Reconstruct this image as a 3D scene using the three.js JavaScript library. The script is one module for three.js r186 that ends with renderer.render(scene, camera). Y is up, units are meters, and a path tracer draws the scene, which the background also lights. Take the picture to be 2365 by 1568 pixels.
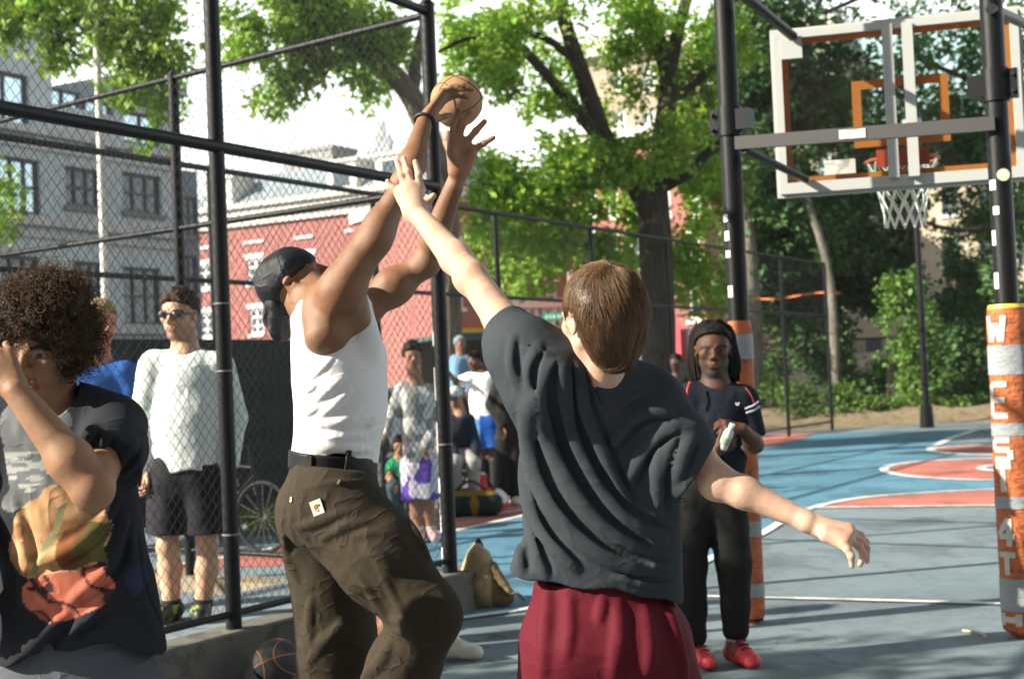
import * as THREE from 'three';
import { mergeGeometries } from 'three/addons/utils/BufferGeometryUtils.js';

// ---------- camera, sky, sun, exposure ----------
const IW = 2365, IH = 1568, FPX = 3285;
const scene = new THREE.Scene();
const camera = new THREE.PerspectiveCamera(2 * Math.atan(IH / 2 / FPX) * 180 / Math.PI, IW / IH, 0.05, 3000);
camera.position.set(0, 1.5, 0);
camera.rotation.order = 'YXZ';
camera.rotation.set(0.0292, 0, -0.043);
camera.focus = 3.75; camera.userData.fStop = 5;
camera.updateMatrixWorld(true);
scene.add(camera);
const SUN_EL = 29 * Math.PI / 180, SUN_AZ = 6 * Math.PI / 180;   // the sun stands to the left, a few degrees behind the camera's side
const sunDir = new THREE.Vector3(-Math.cos(SUN_EL) * Math.cos(SUN_AZ), Math.sin(SUN_EL), Math.cos(SUN_EL) * Math.sin(SUN_AZ));
const sun = new THREE.DirectionalLight(new THREE.Color().setRGB(1, 0.92, 0.78), 5);
sun.position.copy(sunDir).multiplyScalar(80); sun.target.position.set(0, 0, -12);
sun.castShadow = true; sun.shadow.mapSize.set(4096, 4096); sun.shadow.radius = 1.2;
Object.assign(sun.shadow.camera, { left: -50, right: 50, top: 50, bottom: -50, near: 1, far: 300 });
scene.add(sun, sun.target);
{
  const sm = (x) => { x = Math.min(1, Math.max(0, x)); return x * x * (3 - 2 * x); };
  const W = 512, H = 256, data = new Float32Array(W * H * 4);
  for (let j = 0; j < H; j++) for (let i = 0; i < W; i++) {
    const el = ((j + 0.5) / H - 0.5) * Math.PI, az = ((i + 0.5) / W - 0.5) * 2 * Math.PI;
    const x = Math.cos(el) * Math.cos(az), y = Math.sin(el), z = Math.cos(el) * Math.sin(az);
    const c = x * sunDir.x + y * sunDir.y + z * sunDir.z;
    const t = 1 - sm((y - 0.22) / 0.33), glow = Math.pow(Math.max(0, c), 6);
    const o = (j * W + i) * 4;
    if (y >= 0) {
      data[o] = 0.062 + 0.60 * t + 0.4 * glow; data[o + 1] = 0.095 + 0.60 * t + 0.36 * glow; data[o + 2] = 0.115 + 0.59 * t + 0.3 * glow;
    } else { data[o] = 0.10; data[o + 1] = 0.105; data[o + 2] = 0.105; }
    data[o + 3] = 1;
  }
  const sky = new THREE.DataTexture(data, W, H, THREE.RGBAFormat, THREE.FloatType);
  sky.mapping = THREE.EquirectangularReflectionMapping; sky.magFilter = THREE.LinearFilter; sky.needsUpdate = true;
  scene.background = sky; scene.environment = sky;
}
const renderer = new THREE.WebGLRenderer({ antialias: true });
renderer.toneMapping = THREE.LinearToneMapping;
renderer.toneMappingExposure = 2.8;
renderer.shadowMap.enabled = true;

// ---------- helpers ----------
const V = (x, y, z) => new THREE.Vector3(x, y, z);
const lerp = (a, b, t) => a + (b - a) * t, clamp = (x, a, b) => Math.min(b, Math.max(a, x));
const sstep = (a, b, x) => { const t = clamp((x - a) / (b - a), 0, 1); return t * t * (3 - 2 * t); };
let seedState = 12345;
function seed(n) { seedState = (n * 2654435761) >>> 0 || 1; }
function rnd() { seedState = (seedState + 0x6d2b79f5) | 0; let t = Math.imul(seedState ^ (seedState >>> 15), 1 | seedState); t = (t + Math.imul(t ^ (t >>> 7), 61 | t)) ^ t; return ((t ^ (t >>> 14)) >>> 0) / 4294967296; }
const rr = (a, b) => a + (b - a) * rnd();
const gauss = () => (rnd() + rnd() + rnd() + rnd() - 2) * 1.0;
// a pixel of the 2365 x 1568 view at a distance, and where its ray meets a level
const QUAT = camera.quaternion.clone(), EYE = camera.position.clone();
function P(x, y, d) { return V((x - IW / 2) / FPX * d, -(y - IH / 2) / FPX * d, -d).applyQuaternion(QUAT).add(EYE); }
function G(x, y, h = 0) { const r = P(x, y, 1).sub(EYE); return r.multiplyScalar((h - EYE.y) / r.y).add(EYE); }
function hash3(x, y, z) { let h = Math.imul(x, 374761393) ^ Math.imul(y, 668265263) ^ Math.imul(z, 2147483647 ^ 0x5bd1e995); h = Math.imul(h ^ (h >>> 13), 1274126177); return ((h ^ (h >>> 16)) >>> 0) / 4294967296; }
function noise(x, y, z) {
  const ix = Math.floor(x), iy = Math.floor(y), iz = Math.floor(z); let fx = x - ix, fy = y - iy, fz = z - iz;
  fx = fx * fx * (3 - 2 * fx); fy = fy * fy * (3 - 2 * fy); fz = fz * fz * (3 - 2 * fz);
  const h = hash3;
  return lerp(lerp(lerp(h(ix, iy, iz), h(ix + 1, iy, iz), fx), lerp(h(ix, iy + 1, iz), h(ix + 1, iy + 1, iz), fx), fy),
    lerp(lerp(h(ix, iy, iz + 1), h(ix + 1, iy, iz + 1), fx), lerp(h(ix, iy + 1, iz + 1), h(ix + 1, iy + 1, iz + 1), fx), fy), fz) * 2 - 1;
}
const fbm = (x, y, z, n = 4) => { let s = 0, a = 0.5; for (let i = 0; i < n; i++) { s += a * noise(x, y, z); x *= 2.03; y *= 2.03; z *= 2.03; a *= 0.5; } return s; };

const used = new Map();
function numbered(n) { const k = used.get(n) || 0; used.set(n, k + 1); return k ? n + '_' + String(k).padStart(3, '0') : n; }
function tag(o, label, category, group, kind) {
  if (label) o.userData.label = label;
  if (category) o.userData.category = category;
  if (group) o.userData.group = group;
  if (kind) o.userData.kind = kind;
  return o;
}
function thing(name, label, category, pos = [0, 0, 0], group) {
  const o = new THREE.Group(); o.name = numbered(name); scene.add(o);
  if (pos.isVector3) o.position.copy(pos); else o.position.set(...pos);
  return tag(o, label, category, group);
}
// geometry given in world axes; as a child it is moved into its parent's frame
function part(name, geo, mat, parent = scene, label) {
  const m = new THREE.Mesh(geo, mat); m.castShadow = m.receiveShadow = true;
  m.name = parent === scene ? numbered(name) : name;
  parent.add(m);
  if (parent !== scene) {
    let o = V(0, 0, 0); for (let q = parent; q && q !== scene; q = q.parent) o.add(q.position);
    m.position.copy(o).negate();
  }
  if (label) m.userData.label = label;
  return m;
}
function struct(name, geo, mat) { return tag(part(name, geo, mat), null, null, null, 'structure'); }

// mesh collector
class MB {
  constructor(col) { this.p = []; this.n = []; this.u = []; this.c = col ? [] : null; this.i = []; this.col = [1, 1, 1]; }
  v(p, n, u, w) { this.p.push(p.x, p.y, p.z); this.n.push(n.x, n.y, n.z); this.u.push(u, w); if (this.c) this.c.push(...this.col); return this.p.length / 3 - 1; }
  quad(a, b, c, d, us = 1, ut = 1) {
    const n = b.clone().sub(a).cross(d.clone().sub(a)).normalize(), lu = a.distanceTo(b) * us, lv = a.distanceTo(d) * ut;
    const o = this.v(a, n, 0, 0); this.v(b, n, lu, 0); this.v(c, n, lu, lv); this.v(d, n, 0, lv); this.i.push(o, o + 1, o + 2, o, o + 2, o + 3); return this;
  }
  // box with half sizes along three axes
  obox(c, ax, ay, az) {
    const q = (s, a, b) => { const m = c.clone().add(s); this.quad(m.clone().sub(a).sub(b), m.clone().add(a).sub(b), m.clone().add(a).add(b), m.clone().sub(a).add(b)); };
    const neg = (v) => v.clone().negate();
    q(az, ax, ay); q(neg(az), neg(ax), ay); q(ax, neg(az), ay); q(neg(ax), az, ay); q(ay, ax, neg(az)); q(neg(ay), ax, az); return this;
  }
  box(x0, x1, y0, y1, z0, z1) { return this.obox(V((x0 + x1) / 2, (y0 + y1) / 2, (z0 + z1) / 2), V((x1 - x0) / 2, 0, 0), V(0, (y1 - y0) / 2, 0), V(0, 0, (z1 - z0) / 2)); }
  tube(pts, r, sides = 8, cap = true, us = 1) {
    const R = typeof r === 'function' ? r : () => r, n = pts.length, base = this.p.length / 3; let side = null, len = 0;
    for (let k = 0; k < n; k++) {
      const t = pts[Math.min(n - 1, k + 1)].clone().sub(pts[Math.max(0, k - 1)]).normalize();
      if (!side) side = Math.abs(t.y) < 0.9 ? V(0, 1, 0) : V(1, 0, 0);
      side = side.clone().sub(t.clone().multiplyScalar(side.dot(t))); if (side.lengthSq() < 1e-8) side = V(0.3, 0.5, 0.8).cross(t); side.normalize();
      const b = t.clone().cross(side), rad = R(k / Math.max(1, n - 1), k); if (k) len += pts[k].distanceTo(pts[k - 1]);
      for (let s = 0; s <= sides; s++) {
        const a = s / sides * 2 * Math.PI, nn = side.clone().multiplyScalar(Math.cos(a)).addScaledVector(b, Math.sin(a));
        this.v(pts[k].clone().addScaledVector(nn, rad), nn, s / sides * us, len);
      }
      if (k) for (let s = 0; s < sides; s++) { const A = base + (k - 1) * (sides + 1) + s, B = A + sides + 1; this.i.push(A, A + 1, B + 1, A, B + 1, B); }
    }
    if (cap) for (const k of [0, n - 1]) {
      const t = pts[k].clone().sub(pts[k ? k - 1 : 1]).normalize(), c = this.v(pts[k], t, 0.5, 0.5), f = base + k * (sides + 1), m = [];
      for (let s = 0; s <= sides; s++) { const q = (f + s) * 3; m.push(this.v(V(this.p[q], this.p[q + 1], this.p[q + 2]), t, 0, 0)); }
      for (let s = 0; s < sides; s++) k ? this.i.push(c, m[s], m[s + 1]) : this.i.push(c, m[s + 1], m[s]);
    }
    return this;
  }
  geo(g) { const k = this.p.length / 3, P_ = g.attributes.position, N_ = g.attributes.normal, U_ = g.attributes.uv; for (let i = 0; i < P_.count; i++) this.v(V().fromBufferAttribute(P_, i), V().fromBufferAttribute(N_, i), U_ ? U_.getX(i) : 0, U_ ? U_.getY(i) : 0); const I = g.index; if (I) for (let i = 0; i < I.count; i++) this.i.push(k + I.getX(i)); else for (let i = 0; i < P_.count; i++) this.i.push(k + i); return this; }
  build() {
    const g = new THREE.BufferGeometry();
    g.setAttribute('position', new THREE.Float32BufferAttribute(this.p, 3)); g.setAttribute('normal', new THREE.Float32BufferAttribute(this.n, 3)); g.setAttribute('uv', new THREE.Float32BufferAttribute(this.u, 2));
    if (this.c) g.setAttribute('color', new THREE.Float32BufferAttribute(this.c, 3));
    g.setIndex(this.i); return g;
  }
}
const tubeG = (pts, r, sides, cap) => new MB().tube(pts, r, sides, cap).build();
// vertical prism over a ground polygon
function slab(pts, y0, y1) {
  const sh = new THREE.Shape(pts.map((p) => new THREE.Vector2(p.x, -p.z)));
  const g = new THREE.ExtrudeGeometry(sh, { depth: y1 - y0, bevelEnabled: false }); g.rotateX(-Math.PI / 2); g.translate(0, y0, 0); return g;
}
function flat(pts, y) {
  const g = new THREE.ShapeGeometry(new THREE.Shape(pts.map((p) => new THREE.Vector2(p.x, -p.z)))); g.rotateX(-Math.PI / 2); g.translate(0, y, 0);
  const a = g.attributes; for (let i = 0; i < a.position.count; i++) a.uv.setXY(i, a.position.getX(i), a.position.getZ(i)); return g;
}
function stripe(pts, w, y) {   // a painted line along ground points
  const m = new MB();
  const L = [], R = [];
  pts.forEach((p, k) => { const t = pts[Math.min(pts.length - 1, k + 1)].clone().sub(pts[Math.max(0, k - 1)]); t.y = 0; t.normalize(); const s = V(-t.z, 0, t.x).multiplyScalar(w / 2); L.push(p.clone().add(s).setY(y)); R.push(p.clone().sub(s).setY(y)); });
  const up = V(0, 1, 0);
  for (let k = 0; k + 1 < pts.length; k++) { const a = m.v(L[k], up, L[k].x, L[k].z), b = m.v(R[k], up, R[k].x, R[k].z), c = m.v(R[k + 1], up, R[k + 1].x, R[k + 1].z), d = m.v(L[k + 1], up, L[k + 1].x, L[k + 1].z); m.i.push(a, d, c, a, c, b); }
  return m.build();
}
function smooth(pts, n = 8) { return new THREE.CatmullRomCurve3(pts, false, 'centripetal').getPoints((pts.length - 1) * n); }

// ---------- textures and materials ----------
function dtex(w, h, fn, srgb = false, rx = 1, ry = 1) {
  const d = new Uint8Array(w * h * 4);
  for (let j = 0; j < h; j++) for (let i = 0; i < w; i++) { const c = fn(i / w, j / h, i, j), o = (j * w + i) * 4; for (let k = 0; k < 3; k++) d[o + k] = clamp((Array.isArray(c) ? c[k] : c) * 255, 0, 255); d[o + 3] = 255; }
  const t = new THREE.DataTexture(d, w, h); t.wrapS = t.wrapT = THREE.RepeatWrapping; t.magFilter = THREE.LinearFilter; t.minFilter = THREE.LinearMipmapLinearFilter; t.repeat.set(rx, ry);
  if (srgb) t.colorSpace = THREE.SRGBColorSpace; t.needsUpdate = true; return t;
}
function pnoise(u, v, f, z = 0) { // tiling noise
  const a = u * 2 * Math.PI, b = v * 2 * Math.PI, k = f / (2 * Math.PI); const w = noise(u * f, v * f, z);
  const e = 0.12, sx = u > 1 - e ? (u - 1 + e) / e : 0, sy = v > 1 - e ? (v - 1 + e) / e : 0;
  if (!sx && !sy) return w; const n1 = noise((u - 1) * f, v * f, z), n2 = noise(u * f, (v - 1) * f, z), n3 = noise((u - 1) * f, (v - 1) * f, z);
  return lerp(lerp(w, n1, sx), lerp(n2, n3, sx), sy);
}
const pfbm = (u, v, f, z, n = 4) => { let s = 0, a = 0.5; for (let i = 0; i < n; i++) { s += a * pnoise(u, v, f, z + i * 7.3); f *= 2; a *= 0.5; } return s; };
const std = (rgb, roughness = 0.8, o = {}) => new THREE.MeshStandardMaterial({ color: new THREE.Color().setRGB(...rgb), roughness, ...o });
const phys = (rgb, roughness = 0.8, o = {}) => new THREE.MeshPhysicalMaterial({ color: new THREE.Color().setRGB(...rgb), roughness, ...o });
const rep = (t, x, y = x) => { const c = t.clone(); c.repeat.set(x, y); c.needsUpdate = true; return c; };
const grainT = dtex(512, 512, (u, v, i, j) => { const g = hash3(i, j, 3); return 0.55 + 0.25 * pfbm(u, v, 24, 1) + 0.4 * (g - 0.5); });
const mottleT = dtex(512, 512, (u, v, i, j) => { const m = 0.86 + 0.16 * pfbm(u, v, 5, 2, 5) + 0.08 * pfbm(u, v, 40, 9, 3); const w = [m, m, m]; return w; }, false);
const asphaltT = dtex(1024, 1024, (u, v, i, j) => { const cr = Math.abs(pfbm(u, v, 4, 77, 5)), m = 0.86 + 0.36 * pfbm(u, v, 3, 5, 5) + 0.2 * pfbm(u, v, 60, 3, 3) + 0.16 * (hash3(i, j, 8) - 0.5) - 0.24 * sstep(0.12, 0.3, pfbm(u, v, 7, 31, 4)) - 0.3 * sstep(0.012, 0.002, cr) + 0.1 * sstep(0.2, 0.34, pfbm(u, v, 16, 3, 4)); return [m, m, m * 1.01]; }, false);
const concreteT = dtex(512, 512, (u, v, i, j) => { const s = 0.78 + 0.28 * pfbm(u, v, 4, 12, 5) + 0.16 * (hash3(i, j, 5) - 0.5) - 0.3 * sstep(0.15, 0.35, pfbm(u, v, 9, 44, 4)); return [s, s * 0.985, s * 0.95]; }, false);
const weaveT = dtex(256, 256, (u, v, i, j) => 0.5 + 0.25 * Math.sin(u * 64 * 2 * Math.PI) * Math.sin(v * 64 * 2 * Math.PI) + 0.2 * (hash3(i, j, 1) - 0.5));
const clothT = dtex(512, 512, (u, v, i, j) => { const r = (z, f) => 1 - Math.abs(pfbm(u, v, f, z, 3)) * 2.2; return 0.30 + 0.34 * Math.pow(clamp(r(3, 4), 0, 1), 2.5) + 0.2 * Math.pow(clamp(r(8, 9), 0, 1), 3) + 0.07 * (hash3(i, j, 6) - 0.5) + 0.03 * Math.sin(i * 1.57) * Math.sin(j * 1.57); });
const barkT = dtex(512, 512, (u, v) => { const r = pfbm(u, v * 0.35, 26, 4, 4); return 0.5 + 0.8 * r; });
const barkC = dtex(512, 512, (u, v) => { const r = 0.75 + 0.6 * pfbm(u, v * 0.35, 26, 4, 4) + 0.3 * pfbm(u, v, 4, 9, 3); return [r, r * 0.97, r * 0.92]; });
const groundAt = (x, d) => P(x, 840, d).setY(0);

// ---------- ground, court paint, walkways ----------
const matCourt = std([0.172, 0.222, 0.25], 0.78, { map: rep(asphaltT, 0.22), bumpMap: rep(grainT, 3), bumpScale: 0.0018 });
const matBlue = std([0.09, 0.235, 0.335], 0.72, { map: rep(asphaltT, 0.27), bumpMap: rep(grainT, 3), bumpScale: 0.0018 });
const matRed = std([0.46, 0.15, 0.115], 0.74, { map: rep(asphaltT, 0.31), bumpMap: rep(grainT, 3), bumpScale: 0.0018 });
const matLine = std([0.78, 0.79, 0.77], 0.7, { map: rep(asphaltT, 0.7), bumpMap: rep(grainT, 3), bumpScale: 0.0015 });
const matConc = std([0.42, 0.41, 0.38], 0.9, { map: rep(concreteT, 1.3), bumpMap: rep(concreteT, 1.3), bumpScale: 0.012 });
const matConcDark = std([0.2, 0.195, 0.175], 0.92, { map: rep(concreteT, 1.1), bumpMap: rep(grainT, 5), bumpScale: 0.006 });
const matStreet = std([0.10, 0.10, 0.10], 0.9, { map: rep(asphaltT, 0.12), bumpMap: rep(grainT, 2), bumpScale: 0.002 });
{
  const g = new THREE.PlaneGeometry(1600, 1600, 1, 1); g.rotateX(-Math.PI / 2); g.translate(0, -0.004, -300);
  const a = g.attributes; for (let i = 0; i < a.position.count; i++) a.uv.setXY(i, a.position.getX(i), a.position.getZ(i));
  struct('ground', g, matStreet);
}
const px = (list, h = 0) => list.map(([x, y]) => G(x, y, h));
// the court sheet (the play area round the camera and the ground between the fences)
struct('court_floor', flat([V(-16, 0, 14), V(24, 0, 14), V(24, 0, -35), V(9, 0, -35), V(-0.6, 0, -20.2), V(-16, 0, -20)], 0), matCourt);
// far half painted blue, beyond the long white arc
const arcNear = smooth(px([[900, 1450], [1100, 1425], [1300, 1396], [1460, 1363], [1560, 1330], [1660, 1283], [1760, 1234], [1830, 1194], [1900, 1168], [2000, 1150], [2150, 1139], [2310, 1131], [2500, 1124], [2900, 1112]]), 6);
struct('court_paint', flat([...arcNear, ...px([[2900, 992], [2330, 996], [1760, 1002], [1640, 1010], [1560, 1100], [1300, 1168], [1195, 1197], [1110, 1216], [1045, 1229], [900, 1236]])], 0.003), matBlue);
struct('court_line', stripe(arcNear, 0.1, 0.012), matLine);
// red slivers of the painted pattern
struct('court_paint', flat([...smooth(px([[1902, 1171], [2000, 1152], [2150, 1141], [2310, 1133], [2900, 1116]]), 5), ...px([[2900, 1166], [2310, 1168], [1905, 1173]])], 0.008), matRed);
struct('court_line', stripe(px([[1880, 1174], [2310, 1169], [2900, 1167]]), 0.1, 0.012), matLine);
const ell = (cx, cy, rx, ry, n = 40) => { const o = []; for (let k = 0; k < n; k++) { const a = k / n * 2 * Math.PI; o.push(G(cx + rx * Math.cos(a), cy + ry * Math.sin(a))); } return o; };
const loop = (o) => [...o, o[0].clone(), o[1].clone()];
struct('court_paint', flat(ell(2320, 1085, 275, 25), 0.008), matRed); struct('court_line', stripe(loop(ell(2320, 1085, 278, 25.5)), 0.13, 0.012), matLine);
struct('court_paint', flat(ell(2340, 1083, 72, 8), 0.012), matCourt); struct('court_line', stripe(loop(ell(2340, 1083, 74, 8)), 0.12, 0.016), matLine);
struct('court_paint', flat(ell(2330, 1040, 178, 12), 0.008), matRed); struct('court_line', stripe(loop(ell(2330, 1040, 180, 12.3)), 0.16, 0.012), matLine);
struct('court_paint', flat(px([[1640, 1045], [1790, 1030], [1850, 1013], [1885, 1001], [1640, 1008]]), 0.008), matRed);
struct('court_line', stripe(px([[2150, 1036], [2200, 1012], [2262, 992]]), 0.16, 0.016), matLine);
struct('court_paint', flat(px([[2175, 1024], [2216, 1009], [2262, 995], [2800, 992], [2800, 1022]]), 0.010), matCourt);
// white lines near the hoop and the red corner by the gate
struct('court_line', stripe(px([[1480, 1376], [1625, 1380], [1970, 1388], [2310, 1397], [2800, 1410]]), 0.07, 0.012), matLine);
struct('court_paint', flat(px([[880, 1235], [1045, 1226], [1110, 1213], [1195, 1194], [1300, 1165], [1330, 1148], [1195, 1158], [1045, 1171], [880, 1190]]), 0.004), matRed);
struct('court_line', stripe(px([[880, 1237], [1045, 1227], [1110, 1214], [1195, 1195], [1300, 1166]]), 0.10, 0.008), matLine);
struct('court_line', stripe(px([[880, 1204], [1045, 1200], [1110, 1194], [1195, 1180], [1310, 1158]]), 0.08, 0.008), matLine);
struct('court_line', stripe(px([[880, 1189], [1045, 1170], [1195, 1157], [1330, 1147]]), 0.10, 0.008), matLine);
struct('court_paint', flat(px([[380, 1330], [505, 1312], [690, 1306], [790, 1296], [790, 1225], [690, 1254], [560, 1283], [380, 1310]]), 0.004), matRed);
struct('court_line', stripe(px([[380, 1309], [560, 1282], [690, 1253], [790, 1224]]), 0.10, 0.008), matLine);
// a crooked twig on the court
// planting bed along the back of the court
const matDirt = std([0.27, 0.215, 0.13], 0.95, { map: rep(concreteT, 0.6), bumpMap: rep(concreteT, 0.8), bumpScale: 0.06 });
{
  const g = new THREE.PlaneGeometry(60, 7, 150, 24); g.rotateX(-Math.PI / 2);
  const a = g.attributes.position; for (let i = 0; i < a.count; i++) { const x = a.getX(i), z = a.getZ(i), t = sstep(3.5, 1.2, z); a.setY(i, t * (0.42 + 0.25 * fbm(x * 0.6, z * 0.9, 3) + 0.1 * fbm(x * 3, z * 3, 8)) - 0.02 * (1 - t)); }
  for (let i = 0; i < a.count; i++) g.attributes.uv.setXY(i, a.getX(i), a.getZ(i));
  g.translate(27, 0.0, -38.2); g.computeVertexNormals();
  struct('planting_bed', g, matDirt);
}
// raised concrete strip behind the near fence, with its dark front face towards the court
const F1 = G(540, 1452, 0.25), F2 = G(1040, 1322, 0.25);
const fdir = F2.clone().sub(F1).setY(0).normalize(), fnor = V(fdir.z, 0, -fdir.x); if (fnor.dot(V(1, 0, 0)) < 0) fnor.negate();   // towards the court
const fa = (s, o = 0, y = 0.25) => F1.clone().addScaledVector(fdir, s).addScaledVector(fnor, o).setY(y);
const FL = F1.distanceTo(F2);
{
  const t = tag(part('concrete_curb', new MB().geo(slab([fa(-7, 0.13), fa(FL + 0.36, 0.13), fa(FL + 0.36, -0.12), fa(-7, -0.12)], 0, 0.25)).build(), matConcDark), 'rough grey concrete kerb under the near chain link fence', 'kerb');
  t.userData.kind = 'structure'; delete t.userData.category; delete t.userData.label;
  struct('raised_walkway', slab([fa(-7, -0.122), fa(FL + 0.2, -0.122), fa(FL - 0.4, -0.9), fa(-7, -0.95)], 0, 0.246), matCourt);
}

// ---------- chain link fences ----------
const matBlackPipe = phys([0.006, 0.007, 0.008], 0.36, { specularIntensity: 0.4, bumpMap: rep(grainT, 1.5, 6), bumpScale: 0.0012 });
const matWire = phys([0.006, 0.007, 0.008], 0.42, { specularIntensity: 0.5 });
const matSticker = std([0.72, 0.72, 0.70], 0.6), matTie = std([0.2, 0.2, 0.2], 0.5);
function chain(A, dir, L, y0, y1, pitch, r) {
  const m = new MB(), nor = V(dir.z, 0, -dir.x), q = pitch * 1.08, rows = Math.floor((y1 - y0) / q), cols = Math.ceil(L / pitch);
  const p = m.p, n = m.n, I = m.i, ang = [0, 2.094, 4.189];
  for (let c = 0; c < cols; c++) for (let j = 0, b = p.length / 3; j <= rows; j++) {
    const s = (c + 0.5 + ((j + c) % 2 ? 0.48 : -0.48)) * pitch + 0.004 * noise(c * 0.31, j * 0.27, 5), o = ((j + c) % 2 ? 1 : -1) * r * 0.9 + 0.006 * noise(c * 0.13, j * 0.11, 9);
    const x = A.x + dir.x * s + nor.x * o, z = A.z + dir.z * s + nor.z * o, y = y0 + j * q;
    for (const a of ang) { const ca = Math.cos(a), sa = Math.sin(a); const nx = dir.x * ca + nor.x * sa, nz = dir.z * ca + nor.z * sa; p.push(x + nx * r, y, z + nz * r); n.push(nx, 0, nz); m.u.push(0, 0); }
    if (j) { const k = b + j * 3; for (let t = 0; t < 3; t++) { const u = (t + 1) % 3; I.push(k - 3 + t, k - 3 + u, k + u, k - 3 + t, k + u, k + t); } }
  }
  return m.build();
}
function addMesh(t, ...args) { const m = part('wire_mesh', chain(...args), matWire, t); m.userData.kind = 'stuff'; return m; }
const bumpy = (a, b, n = 24) => { const o = []; for (let k = 0; k <= n; k++) o.push(a.clone().lerp(b, k / n)); return o; };
function addPost(t, b, h, r, sides = 14) { const g = new MB().tube(bumpy(b, b.clone().setY(b.y + h), 6), r, sides); g.tube([b.clone().setY(b.y + h), b.clone().setY(b.y + h + 0.05)], (k) => r * (1.15 - k), sides); return part('post', g.build(), matBlackPipe, t); }
function addRail(t, a, b, r) { return part('rail', tubeG(bumpy(a, b, 12), (k) => r, 10), matBlackPipe, t); }
// near fence along the court
{
  const t = thing('chain_link_fence', 'tall black chain link fence along the court on a concrete kerb, nearest the camera', 'fence', F1);
  const posts = [-4.9, -2.45, 0, FL]; posts.forEach((s, k) => {
    const m = addPost(t, fa(s, 0, 0.2), 3.85, k === 3 ? 0.05 : 0.043);
    if (k < 2) return;
    for (const y of k === 3 ? [0.9, 2.4] : [0.55, 1.42, 1.78]) { const c = fa(s, 0, y + 0.2); part('fence_tie', tubeG([c.clone().setY(c.y - 0.004), c.clone().setY(c.y + 0.004)], (k === 3 ? 0.05 : 0.043) + 0.003, 14), matTie, m); }
  });
  for (const [y, r] of [[2.82, 0.034], [4.0, 0.03], [0.33, 0.02]]) for (let k = 0; k < 3; k++) addRail(t, fa(posts[k], y === 2.82 ? 0.02 : 0, y), fa(posts[k + 1], y === 2.82 ? 0.02 : 0, y), r);
  addMesh(t, fa(-4.9, -0.05), fdir, 4.9 + FL, 0.3, 3.98, 0.033, 0.0021);
  // torn white stickers down the corner post
  seed(51);
  for (let k = 0; k < 15; k++) {
    const y = 0.35 + k * 0.122 + rr(-0.02, 0.02), c = fa(FL, 0, y), a0 = rr(2.5, 3.2), w = rr(0.5, 1.1), h = rr(0.035, 0.07), m = new MB(); if (rnd() < 0.12) continue;
    for (let q = 0; q < 4; q++) { const A = a0 + q * w / 4, B = a0 + (q + 1) * w / 4, d = (z) => V(Math.cos(z), 0, -Math.sin(z) * -1), e = rr(-0.006, 0.006), s = (z, yy) => c.clone().addScaledVector(V(Math.cos(z), 0, Math.sin(z)), 0.0525).setY(yy); m.quad(s(B, y - h + e), s(A, y - h), s(A, y + h), s(B, y + h - e)); }
    part('sticker', m.build(), matSticker, t);
  }
}
const matTanConc = std([0.26, 0.215, 0.15], 0.9, { map: rep(concreteT, 1.3) });
// fence across, from the corner post back to the left, and the far fence that runs along the street
const B0 = F2.clone().setY(0), B1 = V(-5.2, 0, -13.05);
const bdir = B1.clone().sub(B0).normalize(), BL = B0.distanceTo(B1), fb = (s, y = 0) => B0.clone().addScaledVector(bdir, s).setY(y);
{
  const t = thing('chain_link_fence', 'black chain link fence running back to the left from the stickered corner post', 'fence', B0);
  for (const s of [2.62, BL - 0.1]) addPost(t, fb(s), 4.0, 0.042);
  for (const [a, b] of [[0.05, 2.62], [2.62, BL]]) for (const [y, r] of [[2.8, 0.024], [3.98, 0.024], [0.3, 0.02]]) addRail(t, fb(a, y), fb(b, y), r);
  addMesh(t, fb(0.05), bdir, BL - 0.1, 0.28, 3.96, 0.033, 0.0016);
  struct('concrete_curb', slab([fb(0.15, 0).addScaledVector(V(bdir.z, 0, -bdir.x), 0.13), fb(BL).addScaledVector(V(bdir.z, 0, -bdir.x), 0.13), fb(BL).addScaledVector(V(bdir.z, 0, -bdir.x), -0.13), fb(0.15).addScaledVector(V(bdir.z, 0, -bdir.x), -0.13)], 0, 0.11), matTanConc);
}
const C0 = V(-9.5, 0, -5.2), C1 = V(7.6, 0, -34.2);
const cdir = C1.clone().sub(C0).normalize(), CL = C0.distanceTo(C1), fc = (s, y = 0, o = 0) => C0.clone().addScaledVector(cdir, s).add(V(-cdir.z, 0, cdir.x).multiplyScalar(o)).setY(y);
{
  const t = thing('chain_link_fence', 'far black chain link fence along the street, behind the resting players', 'fence', C0);
  const n = 11; for (let k = 0; k <= n; k++) addPost(t, fc(CL * k / n), 3.95, 0.042, 8);
  for (let k = 0; k < n; k++) for (const [y, r] of [[4.0, 0.035], [2.75, 0.03], [0.2, 0.025]]) addRail(t, fc(CL * k / n, y), fc(CL * (k + 1) / n, y), r);
  addMesh(t, fc(7), cdir, CL - 7, 0.1, 3.95, 0.045, 0.0016);
  // dark windscreen cloth tied to the lower half
  const m = new MB(), s0 = 9.6, s1 = 13.6; for (let k = 0; k < 24; k++) { const a = lerp(s0, s1, k / 24), b = lerp(s0, s1, (k + 1) / 24), o = (s) => 0.06 + 0.03 * Math.sin(s * 5); m.quad(fc(a, 0.15, o(a)), fc(b, 0.15, o(b)), fc(b, 2.1, o(b)), fc(a, 2.1, o(a))); }
  part('windscreen', m.build(), std([0.018, 0.032, 0.03], 0.95, { map: rep(concreteT, 0.9, 0.9), bumpMap: rep(clothT, 0.8, 0.8), bumpScale: 0.05 }), t);
}

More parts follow.
